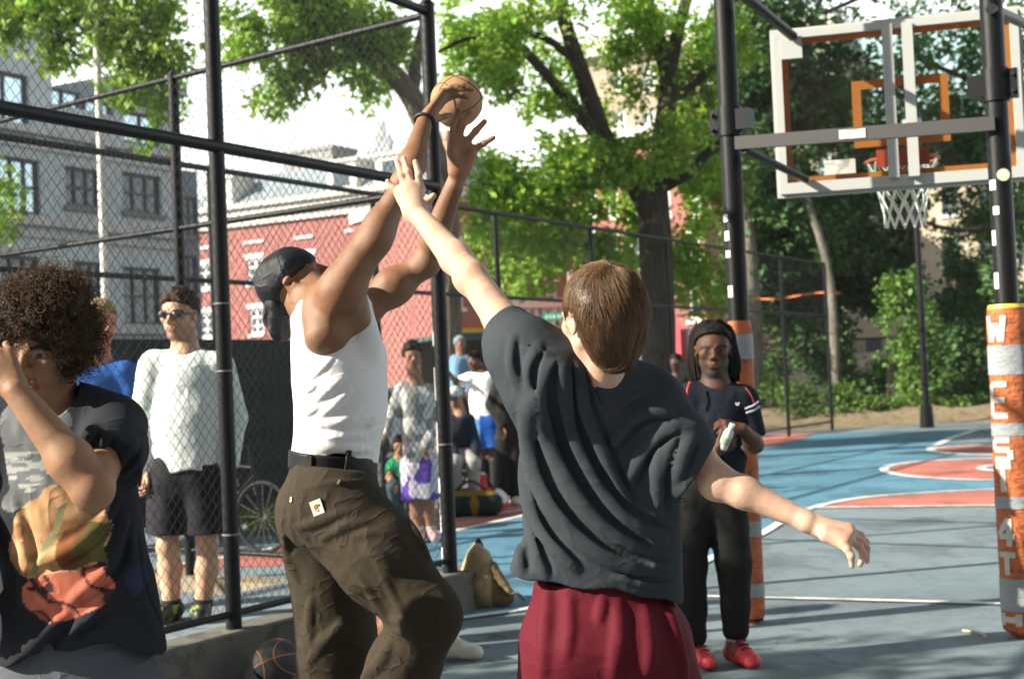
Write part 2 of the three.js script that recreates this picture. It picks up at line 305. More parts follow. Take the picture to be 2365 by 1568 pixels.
// ---------- basketball hoop ----------
{
  const pA = G(1741, 1440), pB = G(2368, 1471);
  const t = thing('basketball_hoop', 'basketball hoop with glass backboard on two black posts in orange padding', 'basketball hoop', pA.clone().lerp(pB, 0.5));
  const across = pB.clone().sub(pA).setY(0).normalize(), away = V(across.z, 0, -across.x); if (away.z > 0) away.negate();
  const matPad = phys([0.60, 0.155, 0.04], 0.55, { map: rep(concreteT, 1, 1), bumpMap: rep(clothT, 1.2, 1.6), bumpScale: 0.016 }), matBand = phys([0.33, 0.36, 0.38], 0.55, { bumpMap: rep(concreteT, 2, 4), bumpScale: 0.012 });
  const matFrame = std([0.40, 0.415, 0.40], 0.5), matOrange = phys([0.95, 0.27, 0.05], 0.5, { transmission: 0.35, thickness: 0 }), matGrey = std([0.028, 0.028, 0.029], 0.6), matWhiteT = std([0.58, 0.57, 0.54], 0.6, { map: rep(concreteT, 2, 2) });
  const padH = [1.80, 1.78];
  [pA, pB].forEach((p, k) => {
    const r = 0.062;
    const post = part('post', tubeG(bumpy(p.clone().setY(0.02), p.clone().setY(4.6), 8), r, 20), matBlackPipe, t);
    // padding, slightly dented, with silver tape bands and white letters on the nearer one
    const rad = k ? 0.113 : 0.074, dent = (a, y) => rad * (1 + 0.03 * noise(Math.cos(a) * 1.6, y * 2.6, Math.sin(a) * 1.6 + k * 9) + 0.012 * noise(Math.cos(a) * 5, y * 9, Math.sin(a) * 5));
    const skin = (y0, y1, lift, a0 = 0, a1 = 2 * Math.PI, n = 28, rows = 0) => {
      const m = new MB(); rows = rows || Math.max(2, Math.round((y1 - y0) / 0.045)); const pt = (a, y) => { const e = y < 0.09 ? sstep(-0.05, 0.06, y) : y > padH[k] - 0.04 ? 0.9 + 0.1 * (padH[k] - y) / 0.04 : 1; const R = dent(a, y) * e + lift; return V(p.x + Math.cos(a) * R, y, p.z + Math.sin(a) * R); };
      const base = m.p.length / 3;
      for (let j = 0; j <= rows; j++) for (let i = 0; i <= n; i++) { const a = lerp(a0, a1, i / n), y = lerp(y0, y1, j / rows); m.v(pt(a, y), V(Math.cos(a), 0, Math.sin(a)), a * rad * 3, y * 3); }
      for (let j = 0; j < rows; j++) for (let i = 0; i < n; i++) { const A = j * (n + 1) + i, B = A + n + 1; m.i.push(A, B, B + 1, A, B + 1, A + 1); }
      const g = m.build(); if (rows > 1) g.computeVertexNormals(); return g;
    };
    const pad = part('pole_pad', mergeGeometries([skin(0.0, padH[k], 0), new MB().tube([p.clone().setY(padH[k] - 0.03), p.clone().setY(padH[k])], (q) => rad * 0.93, 28).build()]), matPad, t, k ? 'orange pole padding with silver bands and white letters' : 'orange pole padding with silver bands');
    const bands = k ? [[1.42, 1.58], [1.09, 1.16], [0.70, 0.765], [0.15, 0.325]] : [[1.57, 1.72], [1.03, 1.115], [0.52, 0.61], [0.165, 0.244]];
    for (const [a, b] of bands) part('tape_band', skin(a, b, 0.003), matBand, pad);
    if (k) part('tape_band', skin(1.772, 1.80, 0.002, 0, 2 * Math.PI, 28, 2), std([0.7, 0.6, 0.05], 0.5), pad);
    if (k) {
      // letters of the court name running down the pad, built as strokes that wrap round it
      const L = { W: [[0, 1, .2, 0], [.2, 0, .5, .7], [.5, .7, .8, 0], [.8, 0, 1, 1]], E: [[0, 0, 0, 1], [0, 0, 1, 0], [0, .5, .85, .5], [0, 1, 1, 1]], S: [[1, 1, 0, 1], [0, 1, 0, .5], [0, .5, 1, .5], [1, .5, 1, 0], [1, 0, 0, 0]], T: [[0, 1, 1, 1], [.5, 0, .5, 1]], H: [[0, 0, 0, 1], [1, 0, 1, 1], [0, .5, 1, .5]], 4: [[.7, 0, .7, 1], [.7, 1, 0, .35], [0, .35, 1, .35]] };
      const face = Math.atan2(-p.z + EYE.z, -p.x + EYE.x), ac = face + 0.62, hw = 0.42, glyph = (ch, y0, h) => {
        const gs = [];
        for (const [x0, q0, x1, q1] of L[ch]) {
          const A = ac + hw - x0 * 2 * hw, B = ac + hw - x1 * 2 * hw, ya = y0 + q0 * h, yb = y0 + q1 * h, m = new MB(), n = 8, wy = 0.014, wa = 0.11;
          const len = Math.hypot((A - B) * rad, ya - yb), dx = (A - B) * rad / len, dy = (yb - ya) / len;
          for (let i = 0; i <= n; i++) { const f = i / n, a = lerp(A, B, f) , y = lerp(ya, yb, f); for (const s of [-1, 1]) { const aa = a + s * dy * 0.016 / rad, yy = y + s * dx * 0.016, R = dent(aa, yy) + 0.0045; m.v(V(p.x + Math.cos(aa) * R, yy, p.z + Math.sin(aa) * R), V(Math.cos(aa), 0, Math.sin(aa)), 0, 0); } }
          for (let i = 0; i < n; i++) m.i.push(i * 2, i * 2 + 3, i * 2 + 1, i * 2, i * 2 + 2, i * 2 + 3);
          gs.push(m.build());
        }
        return mergeGeometries(gs);
      };
      [['W', 1.6, 0.14], ['E', 1.20, 0.17], ['S', 0.965, 0.105], ['T', 0.79, 0.14], ['4', 0.50, 0.15], ['T', 0.345, 0.11], ['H', 0.075, 0.065]].forEach(([c, y, h]) => part('letter', glyph(c, y, h), matWhiteT, pad));
    }
    // stickers on the bare post above the padding
    seed(70 + k); for (let q = 0; q < 7; q++) { const y = 1.95 + q * 0.12 + rr(-0.03, 0.03), m = new MB(), a0 = rr(1.9, 2.6), w = rr(0.4, 0.8), h = rr(0.02, 0.05); for (let i = 0; i < 4; i++) { const s = (a, yy) => V(p.x + Math.cos(a) * 0.0645, yy, p.z + Math.sin(a) * 0.0645), A = a0 + i * w / 4, B = A + w / 4; m.quad(s(B, y - h), s(A, y - h), s(A, y + h), s(B, y + h)); } if (q !== 1 && q < 5) part('sticker', m.build(), matSticker, post); }
    if (k) { const c = p.clone().setY(2.5).add(V(-0.005, 0, 0.066)); const d = new THREE.CylinderGeometry(0.034, 0.034, 0.006, 20); d.rotateX(Math.PI / 2); d.translate(c.x, c.y, c.z); part('round_sticker', d, std([0.75, 0.76, 0.62], 0.5), post); }
    // clamp with bolts where the cross bar meets the post
    const y = G(0, 0).y * 0 + 3.0, c = p.clone().setY(y), m = new MB(); m.tube([c.clone().setY(y - 0.09), c.clone().setY(y + 0.09)], r + 0.012, 20); m.obox(c.clone().addScaledVector(across, k ? -0.09 : 0.09), across.clone().multiplyScalar(0.05), V(0, 0.06, 0), away.clone().multiplyScalar(0.05)); m.obox(c.clone().addScaledVector(across, k ? 0.09 : -0.09), across.clone().multiplyScalar(0.03), V(0, 0.08, 0), away.clone().multiplyScalar(0.02));
    for (const s of [-1, 1]) m.tube([c.clone().addScaledVector(across, k ? 0.1 : -0.1).addScaledVector(away, -0.05).setY(y + s * 0.045), c.clone().addScaledVector(across, k ? 0.1 : -0.1).addScaledVector(away, 0.05).setY(y + s * 0.045)], 0.012, 8);
    part('clamp', m.build(), matBlackPipe, t);
  });
  // backboard, seen from behind
  const cy0 = P(1805, 450, 8.98), bl = P(1803, 449, 8.98), br0 = P(2372, 400, 8.62); const bdirX = br0.clone().sub(bl).setY(0).normalize(), bn = V(bdirX.z, 0, -bdirX.x); if (bn.z > 0) bn.negate();
  const y0 = bl.y, BW = bl.distanceTo(br0) , BH = P(1790, 72, 8.98).y - y0; const bp = (u, v, o = 0) => bl.clone().addScaledVector(bdirX, u).addScaledVector(bn, o).setY(y0 + v);
  const bar = (u0, u1, v0, v1, o0, o1) => new MB().obox(bp((u0 + u1) / 2, (v0 + v1) / 2, (o0 + o1) / 2), bdirX.clone().multiplyScalar((u1 - u0) / 2), V(0, (v1 - v0) / 2, 0), bn.clone().multiplyScalar((o1 - o0) / 2)).build();
  const fw = 0.048;
  const board = part('backboard', mergeGeometries([bar(0, BW, 0, fw + 0.02, 0, 0.05), bar(0, BW, BH - fw, BH, 0, 0.05), bar(0, fw, fw + 0.02, BH - fw, 0.001, 0.049), bar(BW - fw, BW, fw + 0.02, BH - fw, 0.001, 0.049), bar(-0.02, BW + 0.02, -0.02, 0.002, 0.03, 0.075), bar(-0.02, BW + 0.02, BH - 0.002, BH + 0.02, 0.03, 0.075), bar(-0.02, 0.002, 0.003, BH - 0.003, 0.03, 0.075), bar(BW - 0.002, BW + 0.02, 0.003, BH - 0.003, 0.03, 0.075)]), matFrame, t);
  part('glass_pane', bar(fw - 0.01, BW - fw + 0.01, fw + 0.01, BH - fw + 0.01, 0.028, 0.036), phys([0.80, 0.90, 0.88], 0.02, { transmission: 1, thickness: 0, ior: 1.45 }), board);
  const s = 0.036; part('orange_border', mergeGeometries([bar(fw, BW - fw, fw + 0.02, fw + 0.02 + s, 0.0375, 0.039), bar(fw, BW - fw, BH - fw - s, BH - fw, 0.0375, 0.039), bar(fw, fw + s, fw + 0.02 + s, BH - fw - s, 0.0375, 0.039), bar(BW - fw - s, BW - fw, fw + 0.02 + s, BH - fw - s, 0.0375, 0.039)]), matOrange, board);
  // shooter's square
  const uc = BW * 0.515, q0 = uc - 0.29, q1 = uc + 0.29, w0 = 0.26, w1 = 0.68, e = 0.055;
  part('shooting_square', mergeGeometries([bar(q0, q1, w0, w0 + e, 0.0375, 0.039), bar(q0, q1, w1 - e, w1, 0.0375, 0.039), bar(q0, q0 + e, w0 + e, w1 - e, 0.0375, 0.039), bar(q1 - e, q1, w0 + e, w1 - e, 0.0375, 0.039)]), matOrange, board);
  for (const o of [-0.06, 0.06]) part('upright', bar(uc + o - 0.032, uc + o + 0.032, fw, BH - fw * 0.6, -0.05, -0.003), matFrame, board);
  part('rim_plate', mergeGeometries([bar(uc - 0.16, uc + 0.16, 0.13, 0.24, 0.052, 0.07)]), std([0.7, 0.07, 0.03], 0.5), board);
  const rc = bp(uc, 0.2, 0.33), ring = []; for (let k = 0; k <= 36; k++) { const a = k / 36 * 2 * Math.PI; ring.push(rc.clone().add(V(Math.cos(a) * 0.228, 0, Math.sin(a) * 0.228))); }
  part('rim', tubeG(ring, 0.010, 8, false), std([0.75, 0.09, 0.03], 0.45), board);
  { const m = new MB(), rad = (j) => [0.225, 0.2, 0.17, 0.145, 0.13, 0.125][j], n = 12; for (let j = 0; j < 5; j++) for (let i = 0; i < n; i++) for (const d of [-0.5, 0.5]) { const a = (i + (j % 2) * 0.5) / n * 2 * Math.PI, b = (i + (j % 2) * 0.5 + d) / n * 2 * Math.PI; const A = rc.clone().add(V(Math.cos(a) * rad(j), -j * 0.085, Math.sin(a) * rad(j))), B = rc.clone().add(V(Math.cos(b) * rad(j + 1), -(j + 1) * 0.085, Math.sin(b) * rad(j + 1))); m.tube([A, B], 0.005, 5, false); } part('net', m.build(), std([0.82, 0.8, 0.74], 0.9), board); }
  // corner gussets, a price-tag sized plate, braces and the flat cross bar
  part('corner_gusset', mergeGeometries([bar(fw, fw + 0.13, BH - fw - 0.13, BH - fw, -0.004, 0.012)]).rotateX(0), matFrame, board);
  part('label_plate', bar(BW * 0.19, BW * 0.19 + 0.19, 0.1, 0.19, -0.006, 0.0), matWhiteT, board);
  const barY0 = P(1700, 331, 8.38), barY1 = P(2300, 285, 7.7);
  part('cross_bar', new MB().obox(barY0.clone().lerp(barY1, 0.5), barY1.clone().sub(barY0).multiplyScalar(0.5), V(0, 0.038, 0), away.clone().multiplyScalar(0.02)).build(), matGrey, t);
  part('tape_patch', new MB().obox(barY0.clone().lerp(barY1, 0.475).addScaledVector(away, -0.022), barY1.clone().sub(barY0).normalize().multiplyScalar(0.075), V(0, 0.026, 0), away.clone().multiplyScalar(0.004)).build(), matWhiteT, t);
  const brace = (a, b, r = 0.026) => part('brace', tubeG(bumpy(a, b, 4), r, 12), matBlackPipe, t);
  brace(P(1720, 345, 8.36), P(1862, 414, 8.95), 0.024); brace(P(1715, -15, 8.3), P(1832, 84, 8.95), 0.032); brace(P(2420, 345, 7.7), P(2400, 480, 8.6)); brace(P(2290, 20, 7.7), P(2380, 60, 8.5), 0.03);
  brace(P(1905, 30, 9.0), P(1985, -4, 9.3), 0.012);
  part('support_frame', mergeGeometries([tubeG([P(1655, -40, 8.3), P(2320, -60, 7.7)], 0.045, 12)]), matBlackPipe, t);
}

// ---------- buildings across the street ----------
const stoneT = dtex(512, 512, (u, v, i, j) => { const s = 0.84 + 0.14 * pfbm(u, v, 6, 61, 5) + 0.07 * (hash3(i, j, 15) - 0.5); return [s, s, s]; });
const brickT = dtex(512, 512, (u, v, i, j) => { const row = Math.floor(v * 32), off = row % 2 ? 0.5 : 0, bx = u * 12 + off, k = Math.floor(bx) % 12, fx = bx - Math.floor(bx), fy = v * 32 - row, mort = fx < 0.05 || fy < 0.14; const q = 0.82 + 0.3 * (hash3(k, row, 4) - 0.5) + 0.14 * pfbm(u, v, 5, 6); return mort ? [1.0, 1.0, 1.0].map((c, n) => c * [0.8, 1.15, 1.2][n] * 0.8) : [q, q, q]; });
const matStone = std([0.60, 0.65, 0.68], 0.9, { map: rep(stoneT, 0.2) }), matStoneL = std([0.6, 0.6, 0.59], 0.85, { map: rep(stoneT, 0.3) });
const matBrick = std([0.40, 0.145, 0.125], 0.9, { map: rep(brickT, 0.36), bumpMap: rep(brickT, 0.36), bumpScale: 0.01 });
const matTan = std([0.44, 0.36, 0.27], 0.9, { map: rep(stoneT, 0.15) }), matCream = std([0.70, 0.69, 0.64], 0.75, { map: rep(stoneT, 0.3) }), matPale = std([0.62, 0.63, 0.64], 0.9, { map: rep(stoneT, 0.1) });
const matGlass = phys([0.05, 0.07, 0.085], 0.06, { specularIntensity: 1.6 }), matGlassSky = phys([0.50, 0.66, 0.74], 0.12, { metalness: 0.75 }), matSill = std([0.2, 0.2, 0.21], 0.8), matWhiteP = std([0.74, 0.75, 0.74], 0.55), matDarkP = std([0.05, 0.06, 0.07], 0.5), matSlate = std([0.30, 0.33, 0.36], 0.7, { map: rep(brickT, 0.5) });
class Facade {
  constructor(name, label, xL, dL, xR, dR, pos) {
    this.A = P(xL, 840, dL).setY(0); this.B = P(xR, 840, dR).setY(0); this.d = this.B.clone().sub(this.A); this.L = this.d.length(); this.d.normalize(); this.n = V(-this.d.z, 0, this.d.x); if (this.n.dot(this.A.clone().sub(EYE)) > 0) this.n.negate();
    this.t = thing(name, label, 'building', this.A); this.holes = [];
  }
  hit(x, y) { const r = P(x, y, 1).sub(EYE), k = this.A.clone().sub(EYE).dot(this.n) / r.dot(this.n), q = r.multiplyScalar(k).add(EYE); return [q.clone().sub(this.A).dot(this.d), q.y]; }
  at(s, h, o = 0) { return this.A.clone().addScaledVector(this.d, s).addScaledVector(this.n, o).setY(h); }
  bar(s0, s1, h0, h1, o0, o1) { return new MB().obox(this.at((s0 + s1) / 2, (h0 + h1) / 2, (o0 + o1) / 2), this.d.clone().multiplyScalar((s1 - s0) / 2), V(0, (h1 - h0) / 2, 0), this.n.clone().multiplyScalar((o1 - o0) / 2)).build(); }
  rect(x0, y0, x1, y1) { const a = this.hit(x0, y0), b = this.hit(x1, y1), c = this.hit(x1, y0), e = this.hit(x0, y1); return [(a[0] + e[0]) / 2, (b[0] + c[0]) / 2, (b[1] + e[1]) / 2, (a[1] + c[1]) / 2]; }
  wall(s0, s1, h0, h1, mat, deep = 12) {
    const sh = new THREE.Shape([[s0, h0], [s1, h0], [s1, h1], [s0, h1]].map((q) => new THREE.Vector2(...q)));
    for (const [a, b, c, e] of this.holes) if (a > s0 && b < s1 && c > h0 && e < h1) sh.holes.push(new THREE.Path([[a, c], [a, e], [b, e], [b, c]].map((q) => new THREE.Vector2(...q))));
    const g = new THREE.ExtrudeGeometry(sh, { depth: 0.3, bevelEnabled: false }); g.translate(0, 0, -0.3);
    const m = new THREE.Matrix4().makeBasis(this.d, V(0, 1, 0), this.d.clone().cross(V(0, 1, 0))); const flip = this.d.clone().cross(V(0, 1, 0)).dot(this.n) < 0; if (flip) g.translate(0, 0, 0.3);
    g.applyMatrix4(m); g.translate(this.A.x, 0, this.A.z);
    const w = part('wall', mergeGeometries([g.index ? g.toNonIndexed() : g, this.bar(s0, s1, h0, h1, -deep, -0.301).toNonIndexed()]), mat, this.t); return w;
  }
  win([s0, s1, h0, h1], { frame = matDarkP, glass = matGlass, mull = 1, rail = 1, sill = matSill, lintel = null, fw = 0.07 } = {}) {
    this.holes.push([s0, s1, h0, h1]);
    const f = [this.bar(s0, s0 + fw, h0, h1, -0.22, -0.1), this.bar(s1 - fw, s1, h0, h1, -0.22, -0.1), this.bar(s0 + fw, s1 - fw, h0, h0 + fw, -0.22, -0.1), this.bar(s0 + fw, s1 - fw, h1 - fw, h1, -0.22, -0.1)];
    for (let k = 1; k <= mull; k++) { const s = lerp(s0, s1, k / (mull + 1)); f.push(this.bar(s - fw * 0.45, s + fw * 0.45, h0 + fw, h1 - fw, -0.21, -0.11)); }
    for (let k = 1; k <= rail; k++) { const h = lerp(h0, h1, k / (rail + 1)); f.push(this.bar(s0 + fw, s1 - fw, h - fw * 0.4, h + fw * 0.4, -0.205, -0.12)); }
    const w = part('window', mergeGeometries(f), frame, this.t); part('pane', this.bar(s0 + 0.02, s1 - 0.02, h0 + 0.02, h1 - 0.02, -0.19, -0.17), glass, w);
    if (sill) part('sill', this.bar(s0 - 0.1, s1 + 0.1, h0 - 0.16, h0 - 0.002, 0.002, 0.12), sill, w);
    if (lintel) part('lintel', this.bar(s0 - 0.12, s1 + 0.12, h1 + 0.002, h1 + 0.3, 0.002, 0.06), lintel, w);
    return w;
  }
}
// grey stone building at the left
{
  const f = new Facade('stone_building', 'grey stone building with tall sky-reflecting windows behind the fence at left', -160, 38.2, 417, 47);
  const rows = [[168, 275, -60, 0], [175, 292, 0, 62], [252, 300, 0, 0]];
  const W1 = [[-120, 180, -60, 285], [-40, 165, 66, 300], [108, 205, 190, 312], [200, 232, 262, 330], [285, 262, 372, 335]];
  const W2 = [[-110, 330, -40, 455], [0, 365, 92, 492], [150, 388, 232, 478], [282, 402, 372, 492]];
  const W3 = [[-110, 560, -40, 690], [0, 590, 92, 720], [170, 604, 240, 735], [285, 618, 372, 750]];
  const W4 = [[-110, 790, -20, 905], [20, 810, 92, 910], [150, 815, 240, 925], [285, 820, 372, 925]];
  W1.forEach((r, k) => f.win(f.rect(...r), { glass: matGlassSky, mull: 1, rail: 1, fw: 0.09 })); W2.forEach((r, k) => f.win(f.rect(...r), { glass: k > 1 ? matGlass : matGlassSky, mull: 2, fw: 0.09 })); for (const r of [...W3, ...W4]) f.win(f.rect(...r), { mull: 2, fw: 0.09 });
  const xs = (x) => f.hit(x, 500)[0], hh = (x, y) => f.hit(x, y)[1];
  const s1 = xs(128), s2 = xs(272), T = hh(400, 226);
  f.wall(0, s1, 0, 17.5, matStone); f.wall(s1 + 0.003, s2, 0, hh(200, 240) - 0.2, matStone); f.wall(s2 + 0.003, f.L, 0, T, matStone);
  for (const [h, t, o] of [[hh(300, 350), 0.22, 0.22], [hh(300, 345) - 0.5, 0.12, 0.1], [hh(60, 520), 0.28, 0.25], [hh(60, 533) - 0.18, 0.14, 0.12], [hh(200, 770), 0.3, 0.25]]) part('ledge', f.bar(0, f.L + 0.1, h, h + t, 0.003, o), matStoneL, f.t);
  part('cornice', mergeGeometries([f.bar(s2, f.L + 0.35, T, T + 0.3, -12, 0.4), f.bar(s2, f.L + 0.2, T - 0.3, T - 0.002, 0.003, 0.2)]), matStoneL, f.t);
  part('cornice', mergeGeometries([f.bar(-0.3, s1 + 0.3, 17.5, 17.9, -12, 0.4)]), matStoneL, f.t);
}
// red brick building with white cornice, behind the shooter
{
  const f = new Facade('brick_building', 'red brick building with white cornice and white sash windows behind the shooter', 424, 92, 1010, 82);
  const wins = [[565, 500, 605, 556], [682, 487, 720, 545], [800, 470, 840, 528], [918, 458, 955, 515], [570, 597, 607, 655], [690, 588, 726, 648], [806, 580, 842, 638], [922, 570, 957, 628], [575, 712, 608, 772], [694, 708, 728, 766], [810, 700, 844, 760], [925, 694, 958, 752], [452, 515, 482, 570], [455, 612, 487, 668], [460, 722, 490, 780]];
  const white = { frame: matWhiteP, mull: 1, rail: 2, sill: matWhiteP, lintel: matWhiteP, fw: 0.16 };
  for (const r of wins) f.win(f.rect(...r), white);
  const T = f.hit(600, 500)[1];
  f.wall(0, f.L, 0, T, matBrick, 16);
  part('cornice', mergeGeometries([f.bar(-0.5, f.L + 0.4, T, T + 0.55, -16, 0.55), f.bar(-0.2, f.L + 0.2, T - 0.5, T - 0.002, 0.003, 0.25), f.bar(-0.7, f.L + 0.6, T + 0.552, T + 0.85, -16, 0.85)]), matCream, f.t);
  // slate roof with dormers and a chimney stack
  { const m = new MB(), y0 = T + 0.86, y1 = T + 3.2; m.quad(f.at(0, y0, 0.1), f.at(f.L, y0, 0.1), f.at(f.L - 1.5, y1, -3.2), f.at(1.5, y1, -3.2)); m.quad(f.at(f.L, y0, 0.1), f.at(f.L, y0, -15), f.at(f.L - 1.5, y1, -12), f.at(f.L - 1.5, y1, -3.2)); m.quad(f.at(0, y0, -15), f.at(0, y0, 0.1), f.at(1.5, y1, -3.2), f.at(1.5, y1, -12)); m.quad(f.at(1.5, y1, -3.2), f.at(f.L - 1.5, y1, -3.2), f.at(f.L - 1.5, y1, -12), f.at(1.5, y1, -12)); m.quad(f.at(f.L, y0, -15), f.at(0, y0, -15), f.at(1.5, y1, -12), f.at(f.L - 1.5, y1, -12));
    const roof = part('roof', m.build(), matSlate, f.t);
    for (const [x, w] of [[505, 1.1], [790, 1.1], [905, 1.1]]) { const s = f.hit(x, 470)[0], q = new MB(); q.obox(f.at(s, y0 + 0.9, -1.0), f.d.clone().multiplyScalar(w), V(0, 0.9, 0), f.n.clone().multiplyScalar(1)); q.obox(f.at(s, y0 + 1.9, -1.0), f.d.clone().multiplyScalar(w + 0.2), V(0, 0.1, 0), f.n.clone().multiplyScalar(1.15)); part('dormer', q.build(), matCream, roof); part('pane', f.bar(s - w * 0.55, s + w * 0.55, y0 + 0.35, y0 + 1.5, 0.003, 0.03), matGlass, roof); }
    const c = (x0, x1, h, mat) => { const a = f.hit(x0, 420)[0], b = f.hit(x1, 420)[0]; part('chimney', mergeGeometries([f.bar(a, b, y0 + 0.5, h, -6, -3.4), f.bar(a - 0.1, b + 0.1, h + 0.002, h + 0.25, -6.1, -3.3)]), mat, roof); };
    c(575, 690, T + 4.3, std([0.36, 0.33, 0.32], 0.9, { map: rep(brickT, 0.3) })); c(590, 625, T + 2.9, matBrick);
  }
}
// lower grey-blue house between the two
{
  const f = new Facade('narrow_house', 'narrow grey house with dark upper window between stone and brick buildings', 412, 60, 470, 61);
  f.win(f.rect(424, 455, 456, 545), { mull: 1, fw: 0.1 }); f.win(f.rect(424, 590, 456, 680), { mull: 1, fw: 0.1 });
  f.wall(0, f.L, 0, f.hit(440, 395)[1], std([0.23, 0.26, 0.29], 0.9, { map: rep(stoneT, 0.3) }), 8);
}
// brick row at the right of the corner post, with storefronts below
{
  const f = new Facade('brick_row_house', 'red brick row house with white window frames right of the corner post', 1012, 72, 1320, 76);
  for (const x of [1045, 1120, 1195, 1262]) for (const y of [560, 650]) f.win(f.rect(x, y, x + 26, y + 62), { frame: matWhiteP, mull: 0, rail: 1, sill: matWhiteP, lintel: matWhiteP, fw: 0.14 });
  const T = f.hit(1150, 470)[1]; f.wall(0, f.L, 0, T, matBrick, 10); part('cornice', f.bar(-0.2, f.L + 0.2, T, T + 0.7, -10, 0.5), matCream, f.t);
  const s0 = f.hit(1170, 700)[0], s1 = f.hit(1310, 700)[0]; const sf = part('storefront', mergeGeometries([f.bar(s0, s1, f.hit(1240, 712)[1], f.hit(1240, 690)[1], 0.01, 0.6), ...[0, .14, .28, .42, .56, .7, .85, 1].map((k) => f.bar(lerp(s0, s1 - 0.14, k), lerp(s0, s1 - 0.14, k) + 0.14, 0.2, f.hit(1240, 713)[1], 0.01, 0.3))]), matWhiteP, f.t);
  part('pane', f.bar(s0, s1, 0.3, f.hit(1240, 713)[1], 0.003, 0.05), matGlassSky, sf);
}
{
  const f = new Facade('brick_row_house', 'pinkish red brick row house with tall white windows left of the tree trunk', 1322, 70, 1640, 66);
  for (const x of [1350, 1400, 1452, 1520, 1590]) for (const y of [420, 545, 660]) f.win(f.rect(x, y, x + 28, y + 80), { frame: matWhiteP, mull: 0, rail: 1, sill: matWhiteP, lintel: matWhiteP, fw: 0.14 });
  const T = f.hit(1450, 330)[1]; f.wall(0, f.L, 0, T, matBrick, 10); part('cornice', f.bar(-0.2, f.L + 0.2, T, T + 0.7, -10, 0.5), matCream, f.t);
  const b = part('shop_awning', (() => { const m = new MB(), a = f.hit(1420, 790)[0], e = f.hit(1500, 790)[0], y = f.hit(1450, 770)[1]; m.quad(f.at(a, y - 0.7, 1.4), f.at(e, y - 0.7, 1.4), f.at(e, y, 0.02), f.at(a, y, 0.02)); m.quad(f.at(a, y - 1, 1.4), f.at(e, y - 1, 1.4), f.at(e, y - 0.701, 1.4), f.at(a, y - 0.701, 1.4)); return m.build(); })(), std([0.6, 0.06, 0.07], 0.7), f.t);
  part('banner', f.bar(...(() => { const r = f.rect(1554, 746, 1582, 838); return r; })(), 0.4, 0.45), std([0.7, 0.05, 0.09], 0.6), f.t);
  part('shop_window', f.bar(...f.rect(1455, 800, 1500, 900), 0.004, 0.06), matGlassSky, f.t);
  part('shop_window', f.bar(...f.rect(1590, 760, 1630, 890), 0.004, 0.06), matGlassSky, f.t);
}
// tan apartment building behind the trees, and far pale towers in the haze
{
  const f = new Facade('apartment_building', 'tall tan apartment building seen through the tree canopy', 1385, 96, 1960, 90);
  for (let c = 0; c < 8; c++) for (let r = 0; r < 6; r++) { const x = 1415 + c * 68, y = 150 + r * 105; f.win(f.rect(x, y, x + 30, y + 60), { fw: 0.14, frame: matWhiteP, sill: matStoneL }); }
  const T = f.hit(1500, 120)[1]; f.wall(0, f.L, 0, T, matTan, 20); part('cornice', f.bar(-0.4, f.L + 0.4, T, T + 1.2, -20, 0.8), matCream, f.t);
}
{
  const f = new Facade('apartment_building', 'sunlit tan brick apartment building behind the dark trees and lamp post at right', 1962, 74, 2620, 66);
  for (let c = 0; c < 7; c++) for (let r = 0; r < 4; r++) { const x = 2000 + c * 88, y = 430 + r * 118; f.win(f.rect(x, y, x + 38, y + 66), { fw: 0.12, frame: matDarkP, sill: matStoneL }); }
  const T = f.hit(2200, 395)[1]; f.wall(0, f.L, 0, T, matTan, 14); part('cornice', f.bar(-0.4, f.L + 0.4, T, T + 0.9, -14, 0.6), matCream, f.t);
}
[['pale hazy tower block with a stepped top, left of the raised arms', 868, 940, 345, 320], ['far hazy tower block with a flat top left of the shooter hands', 1000, 1075, 300, 300], ['faint slim tower in the haze above the brick roof', 800, 835, 385, 420]].forEach(([l, x0, x1, y, d], k) => {
  const f = new Facade('tower_block', l, x0, d, x1, d);
  const T = f.hit((x0 + x1) / 2, y)[1]; const rows = Math.floor((T - 20) / 7);
  for (let r = 0; r < Math.min(8, rows); r++) for (let c = 0; c < 4; c++) { const s = f.L * (0.08 + c * 0.235), h = T - 6 - r * 7; f.win([s, s + f.L * 0.15, h - 1.8, h + 1.8], { mull: 0, rail: 0, sill: null, frame: matPale, fw: 0.3 }); }
  f.wall(0, f.L, 0, T, matPale, 16);
  if (k < 2) part('roof_house', mergeGeometries([f.bar(f.L * 0.25, f.L * 0.7, T, T + 4, -12, -3), f.bar(f.L * 0.35, f.L * 0.5, T + 4.01, T + 7.5, -10, -5)]), matPale, f.t);
});
scene.fog = new THREE.FogExp2(new THREE.Color().setRGB(0.9, 0.95, 1.0), 0.00025);
// the street front behind the photographer
{ const m = new MB(); [[-34, -16, 19], [-16, 2, 15], [2, 17, 21], [17, 40, 17]].forEach(([a, b, h]) => m.box(a, b - 0.05, 0, h, 22, 34)); struct('building_row', m.build(), matBrick); }

